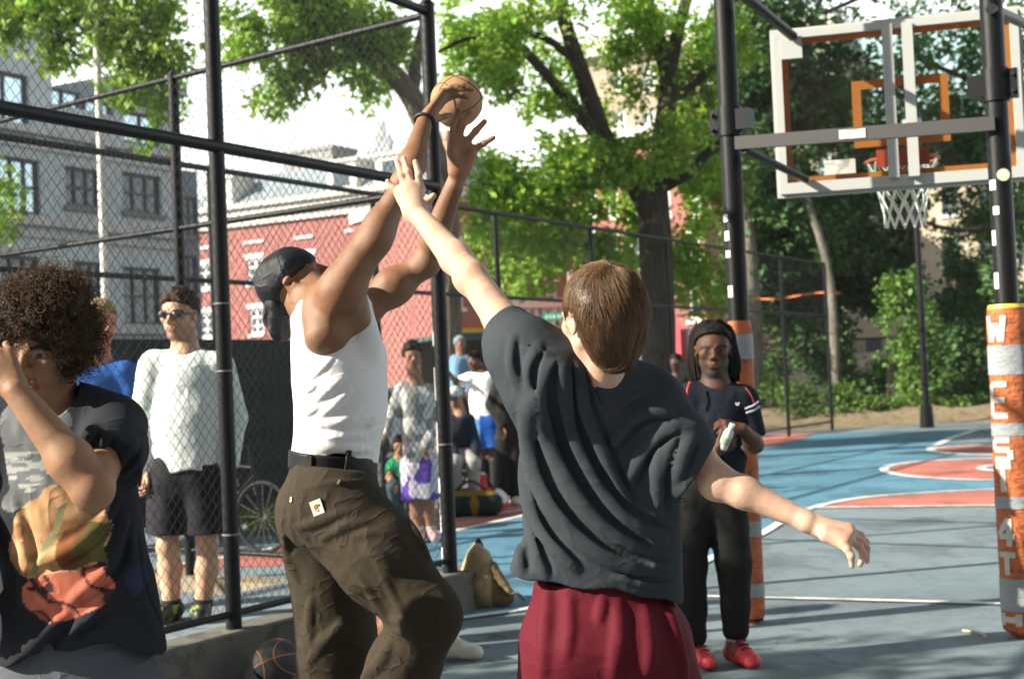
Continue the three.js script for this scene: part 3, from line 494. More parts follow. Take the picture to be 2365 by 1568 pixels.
// ---------- trees, shrubs, ground plants ----------
const leafMat = (rgb) => phys(rgb, 0.62, { transmission: 0.5, thickness: 0, side: THREE.DoubleSide, specularIntensity: 0.5 });
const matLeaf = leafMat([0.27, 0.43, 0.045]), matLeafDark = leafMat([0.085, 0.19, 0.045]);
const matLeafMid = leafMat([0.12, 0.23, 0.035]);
const matBark = std([0.20, 0.17, 0.125], 0.95, { map: rep(barkC, 2, 0.5), bumpMap: rep(barkT, 2, 0.5), bumpScale: 0.06 }), matBarkDark = std([0.06, 0.05, 0.04], 0.95, { map: rep(barkC, 2, 0.5), bumpMap: rep(barkT, 2, 0.5), bumpScale: 0.05 }), matBarkPale = std([0.2, 0.19, 0.16], 0.9, { map: rep(barkC, 2, 0.6), bumpMap: rep(barkT, 2, 0.6), bumpScale: 0.02 });
function leafClump(nl, size, spread) {
  const m = new MB();
  for (let k = 0; k < nl; k++) {
    const c = V(gauss(), gauss() * 0.7, gauss()).multiplyScalar(spread), a = V(gauss(), gauss() * 0.5 - 0.25, gauss()).normalize(), s = size * rr(0.7, 1.25), up = V(gauss() * 0.5, 1, gauss() * 0.5).normalize(), b = up.clone().cross(a).normalize(), n = a.clone().cross(b).normalize();
    const p0 = c.clone().addScaledVector(a, -s * 0.5), p1 = c.clone().addScaledVector(b, s * 0.36).addScaledVector(n, s * 0.1).addScaledVector(a, -s * 0.08), p2 = c.clone().addScaledVector(a, s * 0.55), p3 = c.clone().addScaledVector(b, -s * 0.36).addScaledVector(n, s * 0.1).addScaledVector(a, -s * 0.08);
    const i = m.v(p0, n, 0, 0); m.v(p1, n, 0, 0); m.v(p2, n, 0, 0); m.v(p3, n, 0, 0); m.i.push(i, i + 2, i + 1, i, i + 3, i + 2);
  }
  return m.build();
}
seed(7); const clumps = [leafClump(7, 0.13, 0.17), leafClump(7, 0.12, 0.19), leafClump(6, 0.14, 0.16)];
// blobs: [x, y, rx, ry, depth, depth half-range, count] in pixels of the photograph, turned into ellipsoids in the scene
function crown(t, blobs, mat, sd, { gap = 0.05, scale = 1, tint = 0.35, gf = 1 } = {}) {
  seed(sd); const lists = [[], [], []], m = new THREE.Matrix4(), q = new THREE.Quaternion(), e = new THREE.Euler();
  for (const [x, y, rx, ry, d, dd, n] of blobs) {
    const c = P(x, y, d), ax = rx / FPX * d, ay = ry / FPX * d; let made = 0;
    for (let k = 0; k < n * 4 && made < n; k++) {
      const v = V(gauss(), gauss(), gauss()); const l = Math.cbrt(rnd()); v.normalize().multiplyScalar(l * (0.9 + 0.25 * noise(v.x * 2 + x, v.y * 2, v.z * 2 + y)));
      const p = V(c.x + v.x * ax, c.y + v.y * ay, c.z + v.z * dd);
      if (fbm(p.x * 1.1 * gf, p.y * 1.3 * gf, p.z * 0.9 * gf, 3) < gap) continue; made++;
      const s = scale * rr(0.75, 1.3); e.set(rr(-0.6, 0.6), rr(0, 6.28), rr(-0.6, 0.6)); m.compose(p, q.setFromEuler(e), V(s, s, s));
      const b = 1 + tint * (noise(p.x * 0.8, p.y * 0.8, p.z * 0.8) + 0.6 * gauss()), w = 0.12 * gauss();
      lists[Math.floor(rnd() * 3)].push([m.clone(), new THREE.Color().setRGB(clamp(b * (1 + w * 1.6), 0.25, 2.2), clamp(b, 0.25, 1.9), clamp(b * (1 - w), 0.25, 1.8))]);
    }
  }
  const made = lists.map((l, k) => { const im = new THREE.InstancedMesh(clumps[k], mat, l.length); l.forEach(([a, c], i) => { im.setMatrixAt(i, a); im.setColorAt(i, c); }); im.name = 'crown'; im.castShadow = im.receiveShadow = true; im.userData.kind = 'stuff'; im.position.copy(t.position).negate(); t.add(im); return im; });
  return made;
}
const limb = (list, r0, r1, wob = 0.03) => { const pts = smooth(list.map(([x, y, d]) => P(x, y, d)), 7); return new MB().tube(pts.map((p, k) => p.clone().add(V(wob * noise(k * 0.7, r0 * 90, 1), 0, wob * noise(k * 0.7, 5, r0 * 50)))), (f) => lerp(r0, r1, f) * (1 + 0.08 * noise(f * 9, r0 * 31, 2)), 12).build(); };

const trunkTo = (base, list, r0, r1) => { const pts = smooth([base.clone().setY(-0.1), ...list.map(([x, y, d]) => P(x, y, d))], 8); return new MB().tube(pts, (f) => lerp(r0, r1, f) * (1 + 0.5 * Math.exp(-f * 22)) * (1 + 0.06 * noise(f * 12, r0 * 41, 4)), 16).build(); };
function tree(name, label, base, trunks, limbs, bark, blobs, mat, sd, o) {
  const t = thing(name, label, 'tree', base);
  part('trunk', mergeGeometries(trunks), bark, t);
  for (const l of limbs) part('branch', l, bark, t);
  crown(t, blobs, mat, sd, o); return t;
}
// the big tree behind the defender
{
  const b = groundAt(1526, 27.6);
  tree('shade_tree', 'big shade tree with forked dark trunk behind the defender', b,
    [trunkTo(b, [[1524, 900, 27.6], [1520, 700, 27.6], [1514, 560, 27.6], [1508, 450, 27.6]], 0.34, 0.30)],
    [limb([[1508, 500, 27.6], [1470, 430, 27.4], [1405, 340, 27.1], [1372, 260, 27], [1335, 140, 26.7], [1280, -30, 26.4]], 0.25, 0.13), limb([[1400, 340, 27.1], [1300, 215, 26.6], [1190, 95, 26], [1130, 40, 25.6]], 0.14, 0.05), limb([[1512, 470, 27.6], [1532, 330, 27.8], [1545, 180, 28], [1500, 40, 28.2], [1490, -40, 28.4]], 0.25, 0.14), limb([[1542, 200, 28], [1560, 90, 28.2], [1600, -40, 28.5]], 0.16, 0.1), limb([[1530, 430, 27.6], [1590, 400, 27.2], [1640, 350, 26.9], [1720, 300, 26.5]], 0.14, 0.07), limb([[1330, 140, 26.7], [1240, 80, 26.2], [1080, 90, 25], [1010, 120, 24.5]], 0.08, 0.03), limb([[1545, 250, 28], [1640, 160, 28.5], [1740, 90, 29]], 0.1, 0.04)],
    matBarkDark,
    [[1180, 60, 190, 100, 25.5, 1.6, 456], [1120, 190, 120, 90, 25, 1.2, 228], [1380, 60, 200, 110, 27, 2, 432], [1290, 200, 130, 90, 27, 1.6, 156], [1600, 80, 160, 130, 28.5, 2, 480], [1600, 250, 120, 110, 28.5, 1.8, 336], [1200, 480, 190, 130, 26.5, 1.6, 780], [1330, 390, 120, 100, 26.4, 1.4, 372], [1390, 540, 100, 110, 28.5, 1.4, 312], [1470, 470, 60, 90, 28.6, 1, 132], [1120, 400, 80, 90, 26, 1, 156], [1480, 370, 120, 70, 26.5, 1.2, 216], [1590, 330, 80, 90, 26.4, 1, 156], [1640, 420, 100, 120, 28.6, 1.4, 336], [1600, 560, 70, 110, 28.6, 1.2, 228], [1640, 680, 60, 70, 28.8, 1, 96], [1420, -120, 420, 110, 27, 4, 900], [1440, 260, 70, 100, 28.5, 1, 90]],
    matLeaf, 101, { gap: 0.05, tint: 0.4 });
}
// tree with a leaning grey trunk behind the fence
{
  const b = groundAt(1035, 23.5);
  tree('shade_tree', 'tree with curved leaning grey trunk behind the fence and the raised arms', b,
    [trunkTo(b, [[1036, 780, 23.5], [1030, 560, 23.4], [1020, 420, 23.3], [985, 300, 23], [945, 215, 22.7], [885, 150, 22.3]], 0.24, 0.16)],
    [limb([[890, 155, 22.3], [800, 95, 21.8], [690, 40, 21.2], [600, -30, 20.8]], 0.15, 0.06), limb([[950, 220, 22.7], [965, 120, 23], [990, -20, 23.2]], 0.12, 0.07)],
    matBark,
    [[640, 50, 150, 90, 21, 1.5, 390], [800, 60, 150, 100, 22, 1.6, 390], [700, 150, 110, 80, 21.5, 1.1, 150], [880, 120, 80, 90, 22.5, 1.2, 180], [640, 235, 70, 40, 21.2, 0.6, 45], [700, 258, 40, 22, 21.2, 0.4, 19], [830, 215, 60, 40, 22, 0.6, 37], [560, 90, 60, 70, 20.5, 0.8, 82], [780, -110, 320, 110, 22, 3, 600]],
    matLeaf, 202, { gap: 0.05, tint: 0.4 });
}
// tree hanging in at the upper left
{
  const b = groundAt(-260, 26.5);
  tree('shade_tree', 'bright leafy tree hanging in at the upper left in front of the stone building', b,
    [trunkTo(b, [[-255, 500, 26.5], [-240, 200, 26.2], [-200, -120, 25.8]], 0.22, 0.15)],
    [limb([[-220, 0, 26.1], [-60, -10, 25.3], [120, 40, 24.8], [300, 60, 24.5], [400, 30, 24.2]], 0.09, 0.03), limb([[60, 20, 25.0], [180, 130, 24.5], [330, 230, 24.2]], 0.04, 0.012)],
    matBark,
    [[120, 30, 170, 75, 25.0, 1.2, 235], [300, 70, 120, 130, 24.5, 1.1, 260], [330, 230, 85, 90, 24.2, 0.8, 100], [110, 120, 60, 45, 24.8, 0.5, 46], [390, 90, 60, 110, 24.2, 0.8, 71], [40, 60, 80, 50, 25.3, 0.8, 63], [350, 330, 50, 30, 24.2, 0.4, 15], [150, -110, 330, 90, 25.0, 2.5, 294], [10, 480, 40, 110, 25.8, 0.6, 46]],
    matLeaf, 303, { gap: 0.03, scale: 1.3, tint: 0.4 });
}
// young tree behind the near fence, just outside the left edge, that shades the near court
{
  const b = V(-6.3, 0, -5.2), t = thing('shade_tree', 'young tree behind the near fence beyond the left edge of the view', 'tree', b), c = (x, y, z) => V(b.x + x, y, b.z + z);
  part('trunk', new MB().tube(smooth([c(0, -0.1, 0), c(0.05, 1.5, 0), c(0, 3.2, 0.05), c(-0.05, 4.4, 0)], 6), (f) => 0.11 * (1 - 0.7 * f), 12).build(), matBark, t);
  for (const [x, z] of [[0.8, 0.3], [-0.7, -0.4], [0.3, -0.8], [-0.3, 0.7]]) part('branch', new MB().tube(smooth([c(0, 2.6, 0), c(x * 0.5, 3.3, z * 0.5), c(x, 4.2, z)], 5), (f) => 0.045 * (1 - 0.7 * f), 8).build(), matBark, t);
  seed(909); const lists = [[], [], []], q = new THREE.Quaternion(), e = new THREE.Euler();
  for (let k = 0; k < 330; k++) { const v = V(gauss(), gauss(), gauss()).normalize().multiplyScalar(Math.cbrt(rnd())), p = c(v.x * 1.3, 3.75 + v.y * 1.0, v.z * 0.75); if (fbm(p.x * 1.3, p.y * 2.2, p.z * 1.3) < -0.02) continue; e.set(rr(-.6, .6), rr(0, 6.28), rr(-.6, .6)); lists[k % 3].push(new THREE.Matrix4().compose(p, q.setFromEuler(e), V(1, 1, 1).multiplyScalar(rr(0.7, 1.2)))); }
  lists.forEach((l, k) => { const im = new THREE.InstancedMesh(clumps[k], matLeaf, l.length); l.forEach((m, i) => im.setMatrixAt(i, m)); im.name = 'crown'; im.castShadow = im.receiveShadow = true; im.userData.kind = 'stuff'; im.position.copy(b).negate(); t.add(im); });
}
// small tree over the street, left of the defender's head
{
  const b = groundAt(1130, 38);
  tree('street_tree', 'street tree with grey trunk and light leaves left of the defender head', b,
    [trunkTo(b, [[1130, 760, 38], [1128, 640, 38], [1140, 560, 38]], 0.24, 0.16)], [limb([[1135, 600, 38], [1190, 560, 37.6], [1260, 540, 37]], 0.08, 0.03)], matBark,
    [[1120, 590, 70, 80, 37.5, 1.2, 140], [1225, 610, 90, 90, 37, 1.4, 266], [1180, 520, 120, 60, 37, 1.4, 210], [1330, 560, 80, 90, 37.5, 1.4, 196], [1420, 620, 60, 60, 38, 1, 84], [1590, 640, 60, 90, 38, 1, 105]],
    matLeaf, 404, { gap: 0.02, scale: 1.25, tint: 0.45 });
}
// dark trees at the back of the court
const darkTrees = [
  ['tall dark tree behind the left padded post', 1735, 39, [[1738, 700, 39], [1725, 520, 39], [1715, 300, 39], [1720, 80, 39]], 0.26, 0.2, matBarkPale, [[1760, 120, 150, 180, 39, 2, 1000], [1690, 330, 100, 150, 38.5, 1.5, 640], [1830, 300, 140, 180, 40, 2, 1200], [1790, 520, 130, 140, 40, 2, 1200], [1740, 660, 90, 100, 41, 1.5, 520], [1800, -100, 240, 110, 39, 3, 500]]],
  ['dark tree with slim pale trunk under the backboard', 1925, 38, [[1927, 760, 38], [1918, 650, 38], [1895, 550, 38], [1870, 480, 38], [1840, 380, 38]], 0.13, 0.09, matBarkPale, [[1900, 540, 150, 140, 41, 2, 1300], [2010, 500, 130, 130, 41, 2, 1100], [1870, 670, 140, 100, 42, 1.5, 900], [2030, 640, 100, 100, 42, 1.5, 700], [1990, 330, 180, 140, 40, 2, 780], [1960, 150, 190, 140, 40, 2, 450]]],
  ['dark tree at right with long bare branch behind the lamp post', 2420, 40, [[2418, 700, 40], [2405, 450, 40], [2390, 200, 40]], 0.34, 0.26, matBarkDark, [[2280, 580, 110, 100, 41, 2, 480], [2200, 320, 140, 130, 41, 2, 700], [2300, 420, 120, 120, 41, 2, 364], [2240, 760, 110, 110, 41, 1.6, 420], [2150, 130, 150, 110, 41, 2.4, 180], [2310, 150, 120, 150, 40, 2, 228], [2290, 720, 70, 130, 39, 1.6, 300], [2250, -60, 250, 110, 40, 3, 252], [2200, 820, 70, 80, 39.5, 1, 130]]],
];
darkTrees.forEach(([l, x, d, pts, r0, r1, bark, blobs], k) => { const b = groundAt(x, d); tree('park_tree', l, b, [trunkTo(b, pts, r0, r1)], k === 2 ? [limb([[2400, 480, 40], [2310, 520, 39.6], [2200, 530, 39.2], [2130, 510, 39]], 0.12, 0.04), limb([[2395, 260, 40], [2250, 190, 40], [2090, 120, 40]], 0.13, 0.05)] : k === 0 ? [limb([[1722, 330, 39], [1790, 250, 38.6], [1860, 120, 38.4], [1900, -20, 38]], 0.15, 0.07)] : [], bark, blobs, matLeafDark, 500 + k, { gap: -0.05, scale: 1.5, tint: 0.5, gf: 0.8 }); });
// hedge and shrubs along the bed
const shrub = (label, blobs, mat, sd, o) => { const t = thing('shrub', label, 'shrub', groundAt(blobs[0][0], blobs[0][4])); const m = new MB(); seed(sd + 9); for (let k = 0; k < 14; k++) { const b = blobs[k % blobs.length], a = groundAt(b[0] + b[2] * rr(-0.5, 0.5), b[4]).setY(0.3), c = P(b[0] + b[2] * rr(-0.7, 0.7), b[1] + b[3] * rr(-0.6, 0.5), b[4] + rr(-0.5, 0.5) * b[5]); m.tube(smooth([a, a.clone().lerp(c, 0.5).add(V(rr(-.1, .1), 0.1, rr(-.1, .1))), c], 4), (f) => 0.018 * (1.1 - f), 5); } part('stem', m.build(), matBark, t); crown(t, blobs, mat, sd, o); return t; };
shrub('tall bright leafy shrub climbing beside the black lamp post', [[2110, 760, 70, 130, 37.4, 0.8, 330], [2140, 880, 75, 80, 37.2, 0.7, 210], [2060, 700, 50, 70, 37.6, 0.6, 100]], matLeafMid, 611, { gap: -0.05, scale: 1.1 });
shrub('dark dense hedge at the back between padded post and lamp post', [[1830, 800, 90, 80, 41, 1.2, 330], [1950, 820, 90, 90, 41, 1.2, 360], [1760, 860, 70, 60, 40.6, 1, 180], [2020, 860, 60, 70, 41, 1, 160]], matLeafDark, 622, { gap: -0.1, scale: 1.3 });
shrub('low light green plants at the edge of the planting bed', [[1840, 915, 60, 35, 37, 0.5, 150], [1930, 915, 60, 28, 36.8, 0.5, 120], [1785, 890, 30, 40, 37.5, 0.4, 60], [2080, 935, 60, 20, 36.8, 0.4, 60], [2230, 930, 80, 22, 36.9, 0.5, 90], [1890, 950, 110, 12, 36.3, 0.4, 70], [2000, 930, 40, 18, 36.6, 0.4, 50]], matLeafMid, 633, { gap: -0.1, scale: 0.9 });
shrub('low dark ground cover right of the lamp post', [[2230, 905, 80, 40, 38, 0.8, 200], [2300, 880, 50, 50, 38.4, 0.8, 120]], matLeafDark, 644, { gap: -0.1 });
shrub('green bush inside the fence in front of the windscreen', [[640, 1188, 70, 22, 15.2, 0.3, 90], [575, 1196, 60, 18, 15.0, 0.3, 70]], matLeaf, 655, { gap: -0.2, scale: 0.45 });

// ---------- figures: distance fields joined smoothly and meshed ----------
class Field {
  constructor(lo, hi, h) { this.h = h; this.lo = lo.clone(); this.nx = Math.ceil((hi.x - lo.x) / h) + 1; this.ny = Math.ceil((hi.y - lo.y) / h) + 1; this.nz = Math.ceil((hi.z - lo.z) / h) + 1; this.f = new Float32Array(this.nx * this.ny * this.nz).fill(0.15); }
  range(x0, x1, y0, y1, z0, z1, fn) {
    const { lo, h, nx, ny, nz, f } = this, c = (v, n) => clamp(v, 0, n - 1);
    const i0 = c(Math.floor((x0 - lo.x) / h), nx), i1 = c(Math.ceil((x1 - lo.x) / h), nx), j0 = c(Math.floor((y0 - lo.y) / h), ny), j1 = c(Math.ceil((y1 - lo.y) / h), ny), k0 = c(Math.floor((z0 - lo.z) / h), nz), k1 = c(Math.ceil((z1 - lo.z) / h), nz);
    for (let k = k0; k <= k1; k++) for (let j = j0; j <= j1; j++) { let o = (k * ny + j) * nx + i0; const y = lo.y + j * h, z = lo.z + k * h; for (let i = i0; i <= i1; i++, o++) f[o] = fn(lo.x + i * h, y, z, f[o]); }
    return this;
  }
  join(dist, b, r, k, sub) {
    const m = r + k + 3 * this.h, op = sub ? (x, y, z, f) => { const d = -dist(x, y, z), t = Math.max(k - Math.abs(f - d), 0); return Math.max(f, d) + t * t / (4 * k); } : (x, y, z, f) => { const d = dist(x, y, z), t = Math.max(k - Math.abs(f - d), 0); return Math.min(f, d) - t * t / (4 * k); };
    return this.range(b[0] - m, b[1] + m, b[2] - m, b[3] + m, b[4] - m, b[5] + m, op);
  }
  // tapered capsule; flat = [unit axis, scale] squeezes the section along that axis
  cap(a, b, ra, rb, k = 0.02, flat = null, sub = false) {
    const dx = b.x - a.x, dy = b.y - a.y, dz = b.z - a.z, L = dx * dx + dy * dy + dz * dz || 1e-9, n = flat && flat[0], s = flat ? flat[1] : 1, g = flat ? 1 / s - 1 : 0, w = Math.min(1, s * 1.15);
    const dist = (x, y, z) => {
      let t = ((x - a.x) * dx + (y - a.y) * dy + (z - a.z) * dz) / L; t = t < 0 ? 0 : t > 1 ? 1 : t;
      let qx = x - a.x - dx * t, qy = y - a.y - dy * t, qz = z - a.z - dz * t;
      if (n) { const q = (qx * n.x + qy * n.y + qz * n.z) * g; qx += n.x * q; qy += n.y * q; qz += n.z * q; return (Math.sqrt(qx * qx + qy * qy + qz * qz) - ra - (rb - ra) * t) * w; }
      return Math.sqrt(qx * qx + qy * qy + qz * qz) - ra - (rb - ra) * t;
    };
    return this.join(dist, [Math.min(a.x, b.x), Math.max(a.x, b.x), Math.min(a.y, b.y), Math.max(a.y, b.y), Math.min(a.z, b.z), Math.max(a.z, b.z)], Math.max(ra, rb) * Math.max(1, s), k, sub);
  }
  chain(pts, rs, k = 0.02, flat, sub) { for (let i = 0; i + 1 < pts.length; i++) this.cap(pts[i], pts[i + 1], rs[i], rs[Math.min(rs.length - 1, i + 1)], k, flat, sub); return this; }
  // ellipsoid with axes [ex, ey, ez] (unit vectors) and radii
  ell(c, r, ax, k = 0.02, sub = false) {
    const [X, Y, Z] = ax, [a, b, e] = r, m = Math.max(a, b, e);
    const dist = (x, y, z) => { const px_ = x - c.x, py = y - c.y, pz = z - c.z; const u = (px_ * X.x + py * X.y + pz * X.z) / a, v = (px_ * Y.x + py * Y.y + pz * Y.z) / b, w = (px_ * Z.x + py * Z.y + pz * Z.z) / e; const k0 = Math.sqrt(u * u + v * v + w * w), k1 = Math.sqrt(u * u / (a * a) + v * v / (b * b) + w * w / (e * e)); return k1 < 1e-6 ? -Math.min(a, b, e) : k0 * (k0 - 1) / k1; };
    return this.join(dist, [c.x, c.x, c.y, c.y, c.z, c.z], m, k, sub);
  }
  ball(c, r, k = 0.02, sub = false) { return this.cap(c, c, r, r, k, null, sub); }
  all(fn) { const l = this.lo, h = this.h; return this.range(l.x, l.x + this.nx * h, l.y, l.y + this.ny * h, l.z, l.z + this.nz * h, fn); }
  cut(p, n, k = 0.004) { return this.all((x, y, z, f) => { const d = (x - p.x) * n.x + (y - p.y) * n.y + (z - p.z) * n.z, t = Math.max(k - Math.abs(f - d), 0); return Math.max(f, d) + t * t / (4 * k); }); }
  wrinkle(fn, band = 0.04) { return this.all((x, y, z, f) => Math.abs(f) < band ? f + fn(x, y, z) : f); }
  sample(x, y, z) {
    const { lo, h, nx, ny, nz, f } = this; const u = clamp((x - lo.x) / h, 0, nx - 1.001), v = clamp((y - lo.y) / h, 0, ny - 1.001), w = clamp((z - lo.z) / h, 0, nz - 1.001);
    const i = Math.floor(u), j = Math.floor(v), k = Math.floor(w), a = u - i, b = v - j, c = w - k, o = (k * ny + j) * nx + i, q = nx, s = nx * ny;
    return lerp(lerp(lerp(f[o], f[o + 1], a), lerp(f[o + q], f[o + q + 1], a), b), lerp(lerp(f[o + s], f[o + s + 1], a), lerp(f[o + s + q], f[o + s + q + 1], a), b), c);
  }
  // where the ray of a pixel meets the surface
  ray(px_, py, from = 1, to = 60, deep = 0) { const d = P(px_, py, 1).sub(EYE); let t = from; const st = this.h * 0.6; for (; t < to; t += st) { const x = EYE.x + d.x * t, y = EYE.y + d.y * t, z = EYE.z + d.z * t; if (this.inside(x, y, z) && this.sample(x, y, z) < 0) return V(x, y, z).addScaledVector(d, deep); } return null; }
  inside(x, y, z) { const { lo, h, nx, ny, nz } = this; return x > lo.x && y > lo.y && z > lo.z && x < lo.x + (nx - 2) * h && y < lo.y + (ny - 2) * h && z < lo.z + (nz - 2) * h; }
  mesh(color, uvs = 1) {
    const { f, nx, ny, nz, h, lo } = this, id = new Int32Array(nx * ny * nz).fill(-1), pos = [], nor = [], uv = [], col = color ? [] : null, idx = [], sx = 1, sy = nx, sz = nx * ny;
    const E = [0, sx, sy, sx + sy, sz, sx + sz, sy + sz, sx + sy + sz], ED = [[0, 1], [2, 3], [4, 5], [6, 7], [0, 2], [1, 3], [4, 6], [5, 7], [0, 4], [1, 5], [2, 6], [3, 7]];
    for (let k = 0; k < nz - 1; k++) for (let j = 0; j < ny - 1; j++) for (let i = 0; i < nx - 1; i++) {
      const o = (k * ny + j) * nx + i; let mask = 0; for (let c = 0; c < 8; c++) if (f[o + E[c]] < 0) mask |= 1 << c;
      if (mask === 0 || mask === 255) continue;
      let x = 0, y = 0, z = 0, n = 0;
      for (const [a, b] of ED) { const fa_ = f[o + E[a]], fb_ = f[o + E[b]]; if ((fa_ < 0) === (fb_ < 0)) continue; const t = fa_ / (fa_ - fb_); x += lerp(a & 1, b & 1, t); y += lerp((a >> 1) & 1, (b >> 1) & 1, t); z += lerp(a >> 2, b >> 2, t); n++; }
      const X = lo.x + (i + x / n) * h, Y = lo.y + (j + y / n) * h, Z = lo.z + (k + z / n) * h;
      const g = V(this.sample(X + h, Y, Z) - this.sample(X - h, Y, Z), this.sample(X, Y + h, Z) - this.sample(X, Y - h, Z), this.sample(X, Y, Z + h) - this.sample(X, Y, Z - h)).normalize();
      id[o] = pos.length / 3; pos.push(X, Y, Z); nor.push(g.x, g.y, g.z); uv.push((X * 0.8 + Z * 0.62) * uvs, (Y + 0.15 * Z) * uvs); if (col) col.push(...color(X, Y, Z, g));
    }
    const q = (a, b, c, d, flip) => { if (a < 0 || b < 0 || c < 0 || d < 0) return; flip ? idx.push(a, c, b, a, d, c) : idx.push(a, b, c, a, c, d); };
    for (let k = 1; k < nz - 1; k++) for (let j = 1; j < ny - 1; j++) for (let i = 1; i < nx - 1; i++) {
      const o = (k * ny + j) * nx + i, s = f[o] < 0;
      if (s !== f[o + sx] < 0) q(id[o - sy - sz], id[o - sz], id[o], id[o - sy], !s);
      if (s !== f[o + sy] < 0) q(id[o - sx - sz], id[o - sx], id[o], id[o - sz], !s);
      if (s !== f[o + sz] < 0) q(id[o - sx - sy], id[o - sy], id[o], id[o - sx], !s);
    }
    const g = new THREE.BufferGeometry();
    g.setAttribute('position', new THREE.Float32BufferAttribute(pos, 3)); g.setAttribute('normal', new THREE.Float32BufferAttribute(nor, 3)); g.setAttribute('uv', new THREE.Float32BufferAttribute(uv, 2)); if (col) g.setAttribute('color', new THREE.Float32BufferAttribute(col, 3)); g.setIndex(idx); return g;
  }
}
// a frame from a forward and an up direction: [side (the figure's left), up, forward]
function basis(fwd, up) { const z = fwd.clone().normalize(), x = up.clone().cross(z).normalize(), y = z.clone().cross(x); return [x, y, z]; }
const off = (c, B, x, y, z) => c.clone().addScaledVector(B[0], x).addScaledVector(B[1], y).addScaledVector(B[2], z);
// head: c = centre between the ears, S = head height; returns points that others use
function head(F, c, B, S, { nose = 1, jaw = 1, ears = true, lips = 1, neckTo = null, neckR = 0.24 } = {}) {
  const o = (x, y, z) => off(c, B, x * S, y * S, z * S), k = 0.035 * S;
  F.ell(o(0, 0.13, -0.09), [0.325 * S, 0.37 * S, 0.40 * S], B, 0.06 * S); F.ell(o(0, 0.1, 0.08), [0.29 * S, 0.32 * S, 0.29 * S], B, 0.08 * S);
  F.ell(o(0, -0.17, 0.10), [0.255 * S * jaw, 0.27 * S, 0.25 * S], B, 0.08 * S); F.ball(o(0, -0.40, 0.215), 0.085 * S, 0.1 * S);
  for (const s of [-1, 1]) {
    F.cap(o(s * 0.235 * jaw, -0.2, -0.02), o(s * 0.08, -0.41, 0.19), 0.06 * S, 0.06 * S, 0.08 * S);
    F.ball(o(s * 0.19, -0.045, 0.245), 0.085 * S, 0.08 * S);
    F.ball(o(s * 0.145, 0.035, 0.42), 0.085 * S, 0.05 * S, true);
    F.cap(o(s * 0.24, 0.095, 0.27), o(s * 0.07, 0.105, 0.355), 0.028 * S, 0.03 * S, 0.05 * S);
    F.ball(o(s * 0.14, 0.025, 0.275), 0.075 * S, 0.02 * S);
    F.ball(o(s * 0.055, -0.125, 0.375), 0.042 * S, 0.03 * S);
    if (ears) { F.ell(o(s * 0.335, -0.0, -0.06), [0.03 * S, 0.13 * S, 0.075 * S], B, 0.03 * S); F.ball(o(s * 0.36, 0.02, -0.04), 0.035 * S, 0.02 * S, true); F.cap(o(s * 0.35, 0.1, -0.02), o(s * 0.36, 0.06, -0.12), 0.018 * S, 0.018 * S, 0.02 * S); }
  }
  F.cap(o(0, 0.07, 0.34), o(0, -0.09, 0.435 + 0.01 * nose), 0.032 * S, 0.046 * S * nose, 0.045 * S);
  F.cap(o(-0.085, -0.235, 0.325), o(0.085, -0.235, 0.325), 0.026 * S * lips, 0.026 * S * lips, 0.04 * S); F.cap(o(-0.06, -0.285, 0.325), o(0.06, -0.285, 0.325), 0.03 * S * lips, 0.03 * S * lips, 0.035 * S); F.ball(o(0, -0.225, 0.345), 0.03 * S * lips, 0.03 * S);
  F.cap(o(-0.09, -0.26, 0.355), o(0.09, -0.26, 0.355), 0.006 * S, 0.006 * S, 0.012 * S, null, true);
  if (neckTo) F.cap(o(0, -0.15, -0.14), neckTo, neckR * S * 0.95, neckR * S * 1.1, 0.09 * S);
  return o;
}
function faceColor(skin, c, B, S, { lip = [0.75, 0.55, 0.55], hairline = null, brow = null, beard = 0, eyes = true, white = 1 } = {}) {
  return (x, y, z) => {
    const d = V(x - c.x, y - c.y, z - c.z).divideScalar(S), u = d.dot(B[0]), v = d.dot(B[1]), w = d.dot(B[2]);
    let m = 1 + 0.10 * noise(x * 90, y * 90, z * 90) + 0.08 * noise(x * 22, y * 22, z * 22), q = 1 + 0.10 * noise(x * 17 + 9, y * 17, z * 17), r = [skin[0] * m, skin[1] * m / q, skin[2] * m / q];
    if (Math.abs(u) < 0.5 && v > -0.55 && v < 0.6 && w > -0.6 && w < 0.47) {
      if (w > 0.28 && Math.abs(u) < 0.115 && v < -0.2 && v > -0.325) r = r.map((q, i) => q * lip[i]);
      if (brow && w > 0.2 && Math.abs(Math.abs(u) - 0.16) < 0.1 && Math.abs(v - 0.115 + 0.18 * Math.abs(Math.abs(u) - 0.15)) < 0.028) r = brow;
      if (eyes && w > 0.2) { const ex = (Math.abs(u) - 0.143) / 0.075, ey = (v - 0.022) / 0.026, e = ex * ex + ey * ey; if (e < 1) { const ir = Math.hypot(ex * 0.075, ey * 0.026); r = ir < 0.034 ? [0.02, 0.012, 0.008] : [0.26 * white, 0.23 * white, 0.21 * white]; } else if (e < 1.5) r = r.map((q) => q * 0.7); }
      if (beard && v < -0.12 && w > -0.05 && !(Math.abs(u) < 0.12 && v > -0.33 && w > 0.28 && v < -0.2)) { const q = beard * sstep(-0.1, -0.26, v); r = r.map((p) => p * (1 - q) + 0.03 * q); }
    }
    return r;
  };
}
// a finger drawn through points, thinner towards the tip, with slight knuckles
function finger(F, pts, r0, r1, k = 0.006) { const n = pts.length; for (let i = 0; i + 1 < n; i++) F.cap(pts[i], pts[i + 1], lerp(r0, r1, i / (n - 1)), lerp(r0, r1, (i + 1) / (n - 1)), k); for (let i = 1; i + 1 < n; i++) F.ball(pts[i], lerp(r0, r1, i / (n - 1)) * 1.06, 0.004); }
